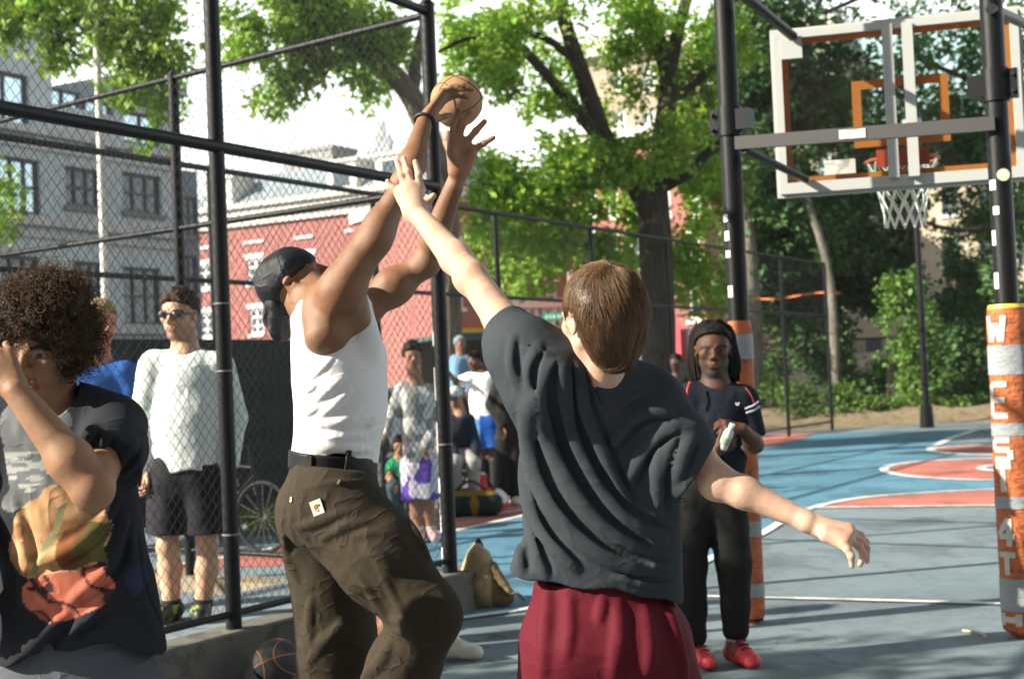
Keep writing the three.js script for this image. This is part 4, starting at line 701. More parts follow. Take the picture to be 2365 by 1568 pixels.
// hand from wrist along dir, palm facing `palm`; curl per finger (radians per joint), spread, thumb side +1/-1
function hand(F, wrist, dir, palm, side, S, { curl = [0.3, 0.35, 0.4, 0.45], spread = 0.12, thumbOut = 0.7, thumbCurl = 0.3 } = {}) {
  const d = dir.clone().normalize(), p = palm.clone().addScaledVector(d, -palm.dot(d)).normalize(), s = d.clone().cross(p).multiplyScalar(side);   // s points to the thumb
  const at = (a, b, c) => wrist.clone().addScaledVector(d, a * S).addScaledVector(s, b * S).addScaledVector(p, c * S);
  const base = [0.52, 0.54, 0.52, 0.47], bs = [0.17, 0.06, -0.06, -0.165], len = [0.40, 0.45, 0.41, 0.32], rr_ = [0.05, 0.052, 0.048, 0.042];
  F.cap(wrist, at(0.12, 0, 0), 0.13 * S, 0.14 * S, 0.05 * S, [p, 0.72]);
  for (let f = 0; f < 4; f++) {
    F.cap(at(0.08, bs[f] * 0.55, 0), at(base[f], bs[f], -0.01), 0.085 * S, 0.068 * S, 0.05 * S, [p, 0.85]);
    let a = spread * (1.5 - f), dirF = d.clone().multiplyScalar(Math.cos(a)).addScaledVector(s, Math.sin(a)), nrm = p.clone(); const pts = [at(base[f], bs[f], -0.005)]; let q = pts[0];
    for (let j = 0; j < 3; j++) { const c = curl[f] * (j ? 1.1 : 0.8), nd = dirF.clone().multiplyScalar(Math.cos(c)).addScaledVector(nrm, Math.sin(c)); nrm = nrm.clone().multiplyScalar(Math.cos(c)).addScaledVector(dirF, -Math.sin(c)); dirF = nd; q = q.clone().addScaledVector(dirF, len[f] * [0.45, 0.31, 0.24][j] * S); pts.push(q); }
    finger(F, pts, rr_[f] * S * 1.08, rr_[f] * S * 0.8, 0.02 * S);
  }
  const t0 = at(0.12, 0.1, 0.03), td = d.clone().multiplyScalar(Math.cos(thumbOut)).addScaledVector(s, Math.sin(thumbOut)).addScaledVector(p, thumbCurl).normalize(), t1 = t0.clone().addScaledVector(td, 0.2 * S), t2d = td.clone().addScaledVector(d, 0.35).addScaledVector(p, thumbCurl * 0.4).normalize(), t2 = t1.clone().addScaledVector(t2d, 0.17 * S), t3 = t2.clone().addScaledVector(t2d, 0.14 * S);
  F.cap(t0, t1, 0.085 * S, 0.06 * S, 0.05 * S); finger(F, [t1, t2, t3], 0.058 * S, 0.043 * S, 0.02 * S);
}
// an arm with the swell of deltoid, elbow and forearm
function arm(F, sh, el, wr, r, k = 0.02) {
  F.cap(sh, sh.clone().lerp(el, 0.45), r[0], r[0] * 0.92, k); F.cap(sh.clone().lerp(el, 0.45), el, r[0] * 0.92, r[1], k); F.cap(el, el.clone().lerp(wr, 0.28), r[1] * 0.98, r[2], k); F.cap(el.clone().lerp(wr, 0.28), wr, r[2], r[3], k);
}
const cloth = (rgb, o = {}) => phys(rgb, 0.9, { specularIntensity: 0.25, bumpMap: rep(clothT, 2.4), bumpScale: 0.007, ...o });
const skinMat = (o = {}) => phys([1, 1, 1], 0.55, { vertexColors: true, specularIntensity: 0.55, bumpMap: rep(grainT, 6), bumpScale: 0.0011, ...o });
const box3 = (pts, m) => { const lo = V(1e9, 1e9, 1e9), hi = V(-1e9, -1e9, -1e9); for (const p of pts) { lo.min(p); hi.max(p); } return [lo.subScalar(m), hi.addScalar(m)]; };
function foldRidges(F, lines, dFrom, dTo) { // cloth ridges: each is [[x, y], ...] traced over the surface, radius, sink, blend
  const done = [], cuts = [], k0 = 0;
  for (const [pts, r, sink, k] of lines) {
    const flat2 = new THREE.CatmullRomCurve3(pts.map(([x, y]) => V(x, y, 0)), false, 'centripetal'), n = Math.max(6, Math.round(flat2.getLength() / 14)), q = [];
    for (let i = 0; i <= n; i++) { const c = flat2.getPoint(i / n), p = F.ray(c.x, c.y, dFrom, dTo); if (p) q.push(p); }
    if (q.length < 3) continue;
    for (let w = 0; w < 2; w++) { const o = q.map((p) => p.clone()); for (let i = 1; i + 1 < q.length; i++) q[i].copy(o[i - 1]).add(o[i + 1]).multiplyScalar(0.25).addScaledVector(o[i], 0.5); }
    const away = q[0].clone().sub(EYE).normalize(); for (const p of q) p.addScaledVector(away, sink);
    done.push([q, r, k || r * 1.2]); if (F.grooves !== false && sink > 0 && !k0) { const g = [], c0 = flat2.getPoint(0), c1 = flat2.getPoint(1), L = Math.hypot(c1.x - c0.x, c1.y - c0.y) || 1, ox = -(c1.y - c0.y) / L, oy = (c1.x - c0.x) / L, sg = ox > 0 ? 1 : -1, dpx = r * 1.55 / q[0].distanceTo(EYE) * FPX; for (let i = 0; i <= n; i++) { const c = flat2.getPoint(i / n), p = F.ray(c.x + ox * sg * dpx, c.y + oy * sg * dpx, dFrom, dTo); if (p) g.push(p.addScaledVector(away, -r * 0.3)); } if (g.length > 3) { for (let w = 0; w < 2; w++) { const o = g.map((p) => p.clone()); for (let i = 1; i + 1 < g.length; i++) g[i].copy(o[i - 1]).add(o[i + 1]).multiplyScalar(0.25).addScaledVector(o[i], 0.5); } cuts.push([g, r * 0.52, r * 0.7]); } }
  }
  for (const [q, r, k] of done) for (let i = 0; i + 1 < q.length; i++) { const e = (t) => Math.pow(Math.sin(Math.PI * (0.1 + 0.8 * t)), 0.7); F.cap(q[i], q[i + 1], r * e(i / (q.length - 1)), r * e((i + 1) / (q.length - 1)), k); }
  for (const [q, r, k] of cuts) for (let i = 0; i + 1 < q.length; i++) { const e = (t) => Math.pow(Math.sin(Math.PI * (0.04 + 0.9 * t)), 0.8); F.cap(q[i], q[i + 1], r * e(i / (q.length - 1)), r * e((i + 1) / (q.length - 1)), k, null, true); }
}

// ---------- the defender in the grey shirt ----------
{
  const Q = (x, y, d) => P(x, y, d);
  const base = groundAt(1390, 3.3);
  const t = thing('person', 'person seen from behind in dark grey t-shirt and maroon shorts, reaching up to block', 'person', base);
  // joints (pixels and distance)
  const neck = Q(1376, 868, 3.27), headC = Q(1386, 742, 3.22), shL = Q(1222, 830, 3.30), shR = Q(1538, 950, 3.3), elL = Q(1090, 640, 3.46), wrL = Q(962, 492, 3.72), elR = Q(1655, 1108, 3.26), wrR = Q(1884, 1213, 3.2), hip = Q(1392, 1330, 3.34), pel = Q(1400, 1440, 3.36);
  // skin: head, neck, arms, hands
  const [lo, hi] = box3([headC, neck, shL, shR, elL, elR, wrL, wrR, Q(900, 360, 3.85), Q(2010, 1310, 3.2)], 0.14);
  const F = new Field(lo, hi, 0.0042);
  const toBall = Q(1050, 245, 4.3).sub(headC).normalize(), B = basis(V(-0.46, 0.02, -0.88), V(-0.07, 1, -0.12));
  head(F, headC, B, 0.235, { neckTo: neck.clone().add(V(0, -0.05, 0.0)), neckR: 0.215 });
  F.cap(neck.clone().add(V(0, -0.05, 0)), shL, 0.04, 0.04, 0.03); F.cap(neck.clone().add(V(0, -0.05, 0)), shR, 0.04, 0.04, 0.03);
  arm(F, shL, elL, wrL, [0.046, 0.037, 0.039, 0.0245]); arm(F, shR, elR, wrR, [0.042, 0.0355, 0.0355, 0.0225]);
  F.ball(Q(1080, 646, 3.46), 0.022, 0.04); F.ball(Q(1654, 1122, 3.27), 0.022, 0.05);
  F.ball(Q(1866, 1206, 3.19), 0.014, 0.03);
  // left hand, back to the camera, fingers spread upwards
  { const S = 3.76, kn = [[921, 446, S], [935, 436, S], [951, 432, S], [972, 438, S]], tips = [[[907, 432, S], [895, 418, S]], [[927, 405, S + .01], [917, 374, S + .03]], [[942, 398, S + .01], [932, 366, S + .03]], [[967, 405, S], [959, 374, S + .02]]];
    kn.forEach((q, i) => { F.cap(wrL.clone().lerp(Q(950, 478, 3.73), 0.5), Q(...q), 0.0185, 0.0125, 0.02); finger(F, [Q(...q), Q(...tips[i][0]), Q(...tips[i][1])], i ? 0.0098 : 0.0088, i ? 0.0078 : 0.0070); });
    F.cap(wrL, Q(945, 452, 3.75), 0.027, 0.028, 0.02, [V(0, 0, 1), 0.6]); finger(F, [Q(972, 480, 3.75), Q(988, 463, 3.73), Q(1001, 452, 3.72)], 0.0125, 0.0088); }
  // right hand, relaxed and hanging from the wrist
  { const D = 3.18, k0 = Q(1962, 1220, D), k1 = Q(1964, 1232, D - .015), k2 = Q(1958, 1246, D - .03), k3 = Q(1948, 1257, D - .04);
    for (const [q, r] of [[k0, .0125], [k1, .0135], [k2, .013], [k3, .012]]) F.cap(wrR.clone().lerp(k1, 0.12), q, 0.0185, r, 0.014);
    F.cap(Q(1908, 1236, D - .02), Q(1945, 1248, D - .03), 0.0165, 0.013, 0.015);
    finger(F, [k0, Q(1988, 1236, D + .02), Q(2001, 1252, D + .03), Q(2004, 1278, D + .03)], 0.0088, 0.0066); finger(F, [k1, Q(1990, 1248, D), Q(2003, 1266, D + .01), Q(2003, 1296, D + .01)], 0.0092, 0.0068); finger(F, [k2, Q(1986, 1262, D - .02), Q(1996, 1282, D - .02), Q(1988, 1303, D - .015)], 0.009, 0.0067);
    finger(F, [k3, Q(1958, 1268, D - .05), Q(1967, 1284, D - .055), Q(1969, 1306, D - .05)], 0.009, 0.007);
    finger(F, [Q(1915, 1236, D + .02), Q(1940, 1250, D + .045), Q(1958, 1262, D + .05)], 0.0112, 0.0078); }
  F.wrinkle((x, y, z) => 0.0006 * noise(x * 40, y * 40, z * 40));
  const sk = [0.50, 0.315, 0.225];
  part('body', F.mesh(faceColor(sk, headC, B, 0.235, { brow: [0.07, 0.04, 0.02] })), skinMat(), t);
  // t-shirt
  { const [a, b] = box3([Q(1140, 735, 3.3), Q(1670, 1400, 3.3), Q(1400, 830, 3.1), Q(1400, 1400, 3.55)], 0.1); const S = new Field(a, b, 0.0048);
    const ax = V(0.3, 0.15, -0.95).normalize(), fl = [V(-0.1, 0, 1).normalize(), 0.62];
    const dM = 3.33;
    S.cap(Q(1270, 895, dM - .03), Q(1478, 958, dM), 0.092, 0.1, 0.05, [V(0, 0, 1), 0.8]);         // shoulders
    S.cap(Q(1330, 930, dM), Q(1378, 1060, dM + .02), 0.145, 0.15, 0.06, fl); S.cap(Q(1378, 1060, dM + .02), Q(1385, 1200, dM + .03), 0.15, 0.155, 0.06, fl); S.cap(Q(1385, 1200, dM + .03), Q(1376, 1345, dM + .03), 0.158, 0.172, 0.06, fl);
    S.cap(Q(1290, 1290, dM + .01), Q(1228, 1330, dM + .01), 0.05, 0.045, 0.07); S.cap(Q(1500, 1290, dM + .02), Q(1520, 1370, dM + .02), 0.05, 0.045, 0.05);
    S.cap(neck.clone().add(V(0.005, -0.03, 0)), Q(1340, 880, dM - .02), 0.062, 0.1, 0.05); S.cap(neck.clone().add(V(0, -0.03, 0)), Q(1500, 925, dM), 0.058, 0.07, 0.05);
    S.cap(Q(1262, 868, 3.25), Q(1212, 815, 3.28), 0.085, 0.075, 0.05); S.cap(Q(1212, 815, 3.28), Q(1160, 752, 3.36), 0.075, 0.062, 0.03); S.cap(Q(1232, 905, 3.27), Q(1180, 815, 3.30), 0.055, 0.05, 0.05); S.cap(Q(1340, 868, 3.27), Q(1225, 812, 3.27), 0.06, 0.06, 0.04); S.cap(Q(1492, 1090, 3.34), Q(1492, 1370, 3.36), 0.062, 0.07, 0.06);
    S.cap(Q(1520, 965, 3.3), Q(1572, 1020, 3.28), 0.072, 0.066, 0.04); S.cap(Q(1572, 1020, 3.28), Q(1625, 1098, 3.27), 0.066, 0.062, 0.03); S.cap(Q(1545, 1060, 3.28), Q(1575, 1118, 3.27), 0.045, 0.034, 0.04);
    // hems and openings
    const cutL = Q(1160, 762, 3.34), nL = elL.clone().sub(shL).normalize(); S.cut(cutL.clone(), nL.clone().add(V(-0.25, 0.0, -0.35)).normalize());
    const nR = V(0.80, -0.60, 0.05).normalize(); { const p = Q(1612, 1082, 3.27), xb = Q(1572, 1200, 3.36).x; S.all((x, y, z, f) => (x - p.x > -0.13 && y > p.y - 0.065 ? Math.max(f, Math.min((x - p.x) * nR.x + (y - p.y) * nR.y + (z - p.z) * nR.z, 0.2)) : y <= p.y - 0.065 ? Math.max(f, x - xb) : f)); }
    const hemA = Q(1180, 1315, 3.35), hemB = Q(1560, 1388, 3.35), hd = hemB.clone().sub(hemA).normalize(), hn = V(hd.y, -hd.x, 0); if (hn.y > 0) hn.negate(); S.all((x, y, z, f) => { const q = (x - hemA.x) * hd.x + (y - hemA.y) * hd.y, s = 0.008 * Math.sin(q * 16 + 0.4) + 0.004 * Math.sin(q * 47); return Math.max(f, (x - hemA.x) * hn.x + (y - hemA.y) * hn.y - s); });
    // neckline
    S.ell(neck.clone().add(V(0.0, 0.062, -0.03)), [0.066, 0.05, 0.085], basis(V(0, 0, -1), V(-0.16, 1, 0.1)), 0.006, true);
    // long folds from the raised shoulder across the back to the right hip, and round the right armpit
    const R = (pts, r, s = 0.25) => [pts, r * 0.78, r * s, r * 1.2];
    foldRidges(S, [
      R([[1262, 850], [1250, 920], [1270, 1010], [1315, 1110], [1390, 1210], [1480, 1270]], 0.021), R([[1300, 850], [1305, 930], [1330, 1020], [1375, 1110], [1440, 1190], [1530, 1240]], 0.019), R([[1330, 850], [1348, 930], [1385, 1030], [1420, 1110], [1450, 1165]], 0.016),
      R([[1225, 920], [1225, 1020], [1245, 1110], [1290, 1190], [1370, 1265], [1480, 1320]], 0.022), R([[1212, 1050], [1222, 1150], [1262, 1240], [1330, 1310]], 0.018), R([[1208, 1180], [1235, 1260], [1262, 1330]], 0.014), R([[1195, 1210], [1205, 1320]], 0.014),
      R([[1550, 960], [1500, 950], [1450, 985], [1400, 1040]], 0.014), R([[1560, 985], [1515, 1010], [1478, 1060], [1452, 1110]], 0.016), R([[1535, 1030], [1522, 1090], [1520, 1180]], 0.016), R([[1500, 905], [1455, 920], [1420, 950]], 0.009),
      R([[1290, 835], [1262, 860], [1240, 890]], 0.010), R([[1350, 862], [1362, 900], [1385, 950]], 0.009), R([[1245, 800], [1220, 850], [1225, 900]], 0.013), R([[1185, 780], [1182, 840], [1196, 890]], 0.012), R([[1275, 822], [1235, 812], [1200, 800]], 0.008),
      R([[1600, 1010], [1580, 1050], [1566, 1100]], 0.014), R([[1560, 1000], [1545, 1050], [1540, 1095]], 0.011), R([[1400, 1270], [1470, 1300], [1545, 1310]], 0.012), R([[1420, 1330], [1490, 1350], [1550, 1352]], 0.010),
    ], 2.7, 3.8);
    S.wrinkle((x, y, z) => 0.003 * noise(x * 13 + y * 7, y * 4, z * 13) + 0.0007 * noise(x * 55, y * 25, z * 55));
    part('t_shirt', S.mesh(null, 1), cloth([0.035, 0.042, 0.048], { bumpScale: 0.0045 }), t); }
  // maroon shorts, legs and shoes
  { const [a, b] = box3([Q(1200, 1340, 3.3), Q(1640, 1340, 3.4), V(base.x, 0.45, base.z)], 0.22); const S = new Field(a, b, 0.0075), fl = [V(0, 0, 1), 0.72];
    const kL = V(pel.x - 0.13, 0.52, pel.z - 0.02), kR = V(pel.x + 0.15, 0.52, pel.z + 0.02);
    S.cap(Q(1385, 1370, 3.38), Q(1398, 1460, 3.38), 0.158, 0.178, 0.06, fl); S.cap(Q(1310, 1490, 3.38), kL, 0.112, 0.125, 0.05); S.cap(Q(1490, 1500, 3.38), kR, 0.112, 0.128, 0.05); S.ball(Q(1340, 1500, 3.31), 0.09, 0.08); S.ball(Q(1460, 1510, 3.31), 0.09, 0.08);
    S.cut(V(0, 0.5, 0), V(0, -1, 0)); S.cut(Q(1390, 1338, 3.38), V(0, 1, 0));
    S.grooves = false; foldRidges(S, [[[[1425, 1390], [1432, 1470], [1420, 1560]], 0.012, 0.004, 0.02], [[[1270, 1350], [1262, 1450], [1258, 1560]], 0.012, 0.003, 0.02], [[[1312, 1360], [1318, 1440], [1310, 1520]], 0.009, 0.003, 0.016], [[[1390, 1380], [1384, 1440]], 0.008, 0.002, 0.014], [[[1540, 1400], [1560, 1480], [1580, 1560]], 0.013, 0.004, 0.02], [[[1490, 1400], [1500, 1500], [1496, 1560]], 0.01, 0.003, 0.018]], 2.7, 3.8);
    S.wrinkle((x, y, z) => 0.004 * fbm(x * 26, y * 5, z * 26, 3));
    part('shorts', S.mesh(), cloth([0.085, 0.007, 0.014], { roughness: 0.75, bumpScale: 0.004 }), t);
    const L = new Field(V(base.x - 0.45, -0.02, base.z - 0.5), V(base.x + 0.55, 0.75, base.z + 0.5), 0.011); 
    for (const k of [kL, kR]) { const an = V(k.x + (k === kL ? -0.02 : 0.03), 0.09, k.z + 0.05); L.cap(k.clone().setY(0.62), k, 0.075, 0.06, 0.03); L.cap(k, k.clone().lerp(an, 0.35).add(V(0, 0, 0.015)), 0.055, 0.058, 0.03); L.cap(k.clone().lerp(an, 0.35).add(V(0, 0, 0.015)), an, 0.058, 0.036, 0.03); const shoe = new Field(an.clone().add(V(-0.15, -0.12, -0.3)), an.clone().add(V(0.15, 0.1, 0.15)), 0.009); shoe.cap(an.clone().setY(0.055), an.clone().add(V(-0.03, -0.045, -0.17)), 0.052, 0.042, 0.03); shoe.ball(an.clone().add(V(0, -0.03, 0.04)), 0.048, 0.03); shoe.cut(V(0, 0.004, 0), V(0, -1, 0)); part('shoe', shoe.mesh(), std([0.5, 0.5, 0.5], 0.6), t); }
    part('legs', L.mesh(faceColor(sk, V(0, 9, 0), B, 0.2)), skinMat(), t); }
  // hair: a shaped cap under thousands of strands
  { const S = 0.235, H = new Field(headC.clone().subScalar(0.2), headC.clone().addScalar(0.2), 0.004), o = (x, y, z) => off(headC, B, x * S, y * S, z * S);
    H.ell(o(0, 0.16, -0.10), [0.365 * S, 0.40 * S, 0.435 * S], B, 0.03); H.ell(o(0, -0.04, -0.26), [0.30 * S, 0.29 * S, 0.21 * S], B, 0.05); H.ell(o(0, -0.29, -0.26), [0.17 * S, 0.16 * S, 0.09 * S], B, 0.06);
    for (const s of [-1, 1]) { H.ell(o(s * 0.40, -0.04, 0.0), [0.16 * S, 0.18 * S, 0.16 * S], B, 0.02, true); H.cap(o(s * 0.36, -0.05, 0.1), o(s * 0.34, -0.3, -0.1), 0.09 * S, 0.1 * S, 0.02, null, true); }
    H.ell(o(0, -0.08, 0.45), [0.33 * S, 0.3 * S, 0.3 * S], B, 0.02, true);
    H.wrinkle((x, y, z) => 0.002 * noise(x * 70, y * 25, z * 70));
    const hairG = H.mesh((x, y, z) => { const q = 0.8 + 0.5 * noise(x * 90, y * 20, z * 90); return [0.075 * q, 0.040 * q, 0.019 * q]; }); const hm = phys([1, 1, 1], 0.42, { vertexColors: true, specularIntensity: 0.8, sheen: 0.3, sheenColor: new THREE.Color().setRGB(0.5, 0.33, 0.18) });
    const hr = part('hair', hairG, hm, t); hr.userData.label = 'short brown hair brushed from the crown';
    seed(88); const m = new MB(true), pos = hairG.attributes.position, nr = hairG.attributes.normal, crownP = o(0.02, 0.50, -0.28);
    for (let k = 0; k < 12000; k++) {
      const i = Math.floor(rnd() * pos.count), p = V().fromBufferAttribute(pos, i), n = V().fromBufferAttribute(nr, i); let dir = p.clone().sub(crownP); dir.addScaledVector(n, -dir.dot(n)); const dl = dir.length(); if (dl < 1e-4) continue; dir.normalize(); dir.add(V(0, -0.35, 0)).addScaledVector(n, -n.y * -0.0).add(V(rr(-.34, .34), rr(-.2, .2), rr(-.34, .34)).addScaledVector(V(1, 0.2, 0.3), 0.7 * noise(p.x * 25, p.y * 25, p.z * 25))); dir.addScaledVector(n, -dir.dot(n)).normalize();
      const L = rr(0.02, 0.06), pts = []; let q = p.clone().addScaledVector(n, 0.0006); const lift = rr(0.04, 0.42);
      for (let s = 0; s < 5; s++) { pts.push(q.clone()); const f = s / 4; const grad = n.clone(); q = q.clone().addScaledVector(dir, L / 4).addScaledVector(grad, L / 4 * (lift * (1 - f * 1.6))); const e = H.inside(q.x, q.y, q.z) ? H.sample(q.x, q.y, q.z) : 0.001; if (e < 0.0008) q.addScaledVector(n, 0.0012 - Math.min(0.0008, e)); if (e > 0.004) q.addScaledVector(n, -(e - 0.004) * 0.8); }
      const c = rr(0.5, 0.95) + 0.7 * Math.pow(rnd(), 3) + 0.25 * noise(p.x * 60, p.y * 60, p.z * 60); m.col = [0.125 * c, 0.068 * c, 0.031 * c]; m.tube(pts, (f) => 0.00075 * (1.15 - f), 3, false);
    }
    const st = part('hair_strands', m.build(), hm, hr); st.userData.kind = 'stuff'; }
}

// ---------- the shooter in the white tank top ----------
{
  const Q = P, base = groundAt(800, 4.1);
  const t = thing('person', 'person in white tank top, black durag and olive work pants jumping to shoot the ball', 'person', base);
  const headC = Q(683, 655, 4.16), neck = Q(735, 705, 4.12), shR = Q(786, 672, 3.96), shL = Q(838, 716, 4.28), elR = Q(940, 418, 4.0), wrR = Q(981, 276, 4.14), elL = Q(984, 606, 4.30), wrL = Q(1058, 405, 4.19);
  const B = basis(V(0.83, 0.52, -0.04), V(-0.52, 0.84, 0.06)), S = 0.22;
  const [lo, hi] = box3([headC, shR, shL, elR, elL, wrL, wrR, Q(1150, 240, 4.2), Q(780, 850, 4.1), Q(600, 560, 4.16)], 0.15);
  const F = new Field(lo, hi, 0.0045);
  head(F, headC, B, S, { neckTo: neck.clone().add(V(0.01, -0.04, 0)), neckR: 0.26, nose: 1.15, lips: 1.3 });
  // shoulder girdle, shoulder blade, chest and the fold of the armpit
  F.cap(neck, shR, 0.062, 0.056, 0.05); F.cap(neck, shL, 0.06, 0.05, 0.05);
  F.cap(Q(768, 750, 4.1), Q(783, 880, 4.12), 0.072, 0.10, 0.06, [V(0, 0, 1), 1.3]);
  F.cap(Q(733, 718, 4.02), Q(744, 775, 3.99), 0.04, 0.05, 0.05); F.cap(Q(786, 672, 3.97), Q(764, 776, 4.02), 0.046, 0.05, 0.04); F.cap(Q(812, 676, 4.0), Q(830, 752, 4.05), 0.036, 0.04, 0.04); F.ball(Q(803, 742, 3.935), 0.022, 0.04, true);
  F.cap(shR, Q(830, 600, 3.955), 0.050, 0.044, 0.04); F.ball(Q(800, 642, 3.945), 0.042, 0.04);
  arm(F, Q(826, 604, 3.955), elR, wrR, [0.044, 0.032, 0.036, 0.0225], 0.03); F.ball(Q(868, 556, 3.96), 0.041, 0.04); F.ball(Q(930, 420, 3.99), 0.028, 0.03);
  arm(F, shL, elL, wrL, [0.050, 0.038, 0.041, 0.025], 0.03); F.ball(Q(910, 660, 4.29), 0.05, 0.04); F.ball(Q(982, 612, 4.28), 0.03, 0.03);
  F.cap(wrL.clone().lerp(elL, 0.3), wrL, 0.012, 0.008, 0.02);
  // right hand, flicked over at the end of the shot
  hand(F, wrR, V(0.62, 0.75, -0.25), V(0.75, -0.62, 0.12), 1, 0.19, { curl: [0.42, 0.38, 0.42, 0.5], spread: 0.16, thumbOut: 0.9, thumbCurl: 0.2 });
  // left hand, open, palm to the camera
  { const D = 4.17, kn = [[1042, 336], [1057, 325], [1077, 328], [1095, 345]], mid = [[1047, 292], [1069, 288], [1099, 302], [1118, 331]], tip = [[1061, 256], [1084, 258], [1119, 281], [1140, 318]];
    kn.forEach((q, i) => { F.cap(Q(1062, 392, 4.18), Q(q[0], q[1], D), 0.022, 0.0135, 0.018); finger(F, [Q(q[0], q[1], D), Q(...mid[i], D - .012), Q(...tip[i], D - .01)], i === 3 ? 0.0095 : 0.0108, i === 3 ? 0.0076 : 0.0085, 0.005); });
    F.cap(Q(1052, 390, 4.17), Q(1044, 352, 4.155), 0.021, 0.017, 0.015); F.cap(Q(1078, 388, 4.17), Q(1090, 356, 4.16), 0.015, 0.013, 0.012); F.ball(Q(1068, 352, 4.145), 0.012, 0.014, true);
    finger(F, [Q(1041, 352, 4.165), Q(1032, 330, 4.2), Q(1036, 308, 4.215)], 0.0125, 0.009); }
  F.wrinkle((x, y, z) => 0.0007 * noise(x * 40, y * 40, z * 40));
  const sk = [0.19, 0.092, 0.045], fc = faceColor(sk, headC, B, S, { brow: [0.02, 0.013, 0.01], lip: [0.7, 0.55, 0.55], beard: 0.35 });
  part('body', F.mesh((x, y, z, g) => { const c = fc(x, y, z); const d = V(x, y, z).distanceTo(Q(1068, 352, 4.15)); if (d < 0.12 && g.z > 0.1) { const w = sstep(0.12, 0.09, d) * 0.45; return [lerp(c[0], 0.42, w), lerp(c[1], 0.22, w), lerp(c[2], 0.14, w)]; } return c; }), skinMat({ roughness: 0.48, specularIntensity: 0.8 }), t);
  { const a = wrR.clone().lerp(elR, 0.02), d = wrR.clone().sub(elR).normalize(), u = d.clone().cross(V(0, 0, 1)).normalize(), v = d.clone().cross(u), pts = []; for (let k = 0; k <= 24; k++) { const q = k / 24 * 2 * Math.PI; pts.push(a.clone().addScaledVector(u, Math.cos(q) * 0.0275).addScaledVector(v, Math.sin(q) * 0.0275)); } part('wristband', tubeG(pts, 0.006, 8, false), std([0.012, 0.012, 0.012], 0.6), t); }
  // durag with knot and tails
  { const D = new Field(headC.clone().subScalar(0.24), headC.clone().addScalar(0.2), 0.004), o = (x, y, z) => off(headC, B, x * S, y * S, z * S);
    D.ell(o(0, 0.13, -0.09), [0.345 * S, 0.395 * S, 0.415 * S], B, 0.03); D.ell(o(0, 0.1, 0.08), [0.315 * S, 0.345 * S, 0.315 * S], B, 0.03);
    const n = B[1].clone().multiplyScalar(-1).addScaledVector(B[2], 0.2).normalize(); D.cut(o(0, 0.045, 0), n, 0.006);
    D.ell(o(0, -0.02, -0.29), [0.23 * S, 0.2 * S, 0.13 * S], B, 0.03); D.cap(o(0, -0.10, -0.38), o(0, -0.2, -0.38), 0.02, 0.02, 0.03); 
    D.wrinkle((x, y, z) => 0.0045 * noise(x * 9 + y * 26, y * 10 - x * 22, z * 16));
    
    const dm = phys([0.008, 0.010, 0.014], 0.45, { specularIntensity: 0.5, bumpMap: rep(clothT, 3.5, 3.5), bumpScale: 0.008 }), dr = part('durag', D.mesh(), dm, t);
    for (const [pts, w, sd] of [[[[640, 672, 4.16], [638, 705, 4.12], [641, 742, 4.1], [652, 772, 4.09]], 0.021, 1], [[[646, 680, 4.2], [655, 708, 4.17], [662, 735, 4.16]], 0.013, 2]]) { const m = new Field(...box3([Q(600, 800, 4.05), Q(700, 640, 4.2)], 0.06), 0.0035), c = smooth(pts.map((q) => Q(...q)), 5); for (let i = 0; i + 1 < c.length; i++) m.cap(c[i], c[i + 1], w * (0.55 + 0.75 * Math.sin(Math.PI * i / c.length)), w * (0.55 + 0.75 * Math.sin(Math.PI * (i + 1) / c.length)), 0.01, [V(0.25, 0, 0.95).normalize(), 0.28]); m.wrinkle((x, y, z) => 0.002 * noise(x * 60, y * 12, z * 60 + sd)); part('tail', m.mesh(), dm, dr); } }
  // tank top
  { const [a, b] = box3([Q(660, 660, 4.1), Q(900, 1110, 4.1), Q(780, 800, 3.9), Q(780, 800, 4.4)], 0.06); const T = new Field(a, b, 0.0046), fl = [V(1, 0.03, 0.15).normalize(), 0.82];
    T.cap(Q(752, 742, 4.13), Q(783, 840, 4.13), 0.118, 0.150, 0.05, [V(1, 0, 0), 0.88]); T.cap(Q(783, 840, 4.13), Q(788, 930, 4.13), 0.152, 0.148, 0.05, fl); T.cap(Q(788, 930, 4.13), Q(772, 1075, 4.13), 0.148, 0.152, 0.05, fl);
    T.cap(Q(708, 716, 4.03), Q(706, 800, 4.03), 0.030, 0.034, 0.02); T.cap(Q(708, 716, 4.03), Q(728, 694, 4.02), 0.030, 0.026, 0.015); T.cap(Q(728, 694, 4.02), Q(742, 690, 4.12), 0.026, 0.02, 0.015); T.cap(Q(836, 706, 4.06), Q(846, 800, 4.05), 0.028, 0.046, 0.03); T.cap(Q(835, 690, 4.1), Q(838, 716, 4.1), 0.02, 0.026, 0.02);
    T.ell(Q(768, 714, 3.92), [0.083, 0.092, 0.15], basis(V(0.1, 0, 1), V(0.05, 1, 0)), 0.008, true); T.ell(Q(790, 690, 4.36), [0.12, 0.11, 0.14], basis(V(0, 0, 1), V(0, 1, 0)), 0.01, true); T.ell(Q(788, 668, 4.14), [0.062, 0.05, 0.08], basis(V(0, 0, 1), V(0, 1, 0)), 0.01, true);
    { const p = Q(770, 1062, 4.1); T.all((x, y, z, f) => { const u = x - p.x; return Math.max(f, p.y - y - 0.012 + 0.035 * Math.exp(-((u - 0.03) ** 2) / 0.006) - 0.03 * sstep(-0.06, -0.14, u) * 0.6 - 0.02 * sstep(0.06, 0.13, u) + 0.006 * Math.sin(u * 60)); }); }
    const R = (pts, r) => [pts, r, r * 0.35, r * 1.2];
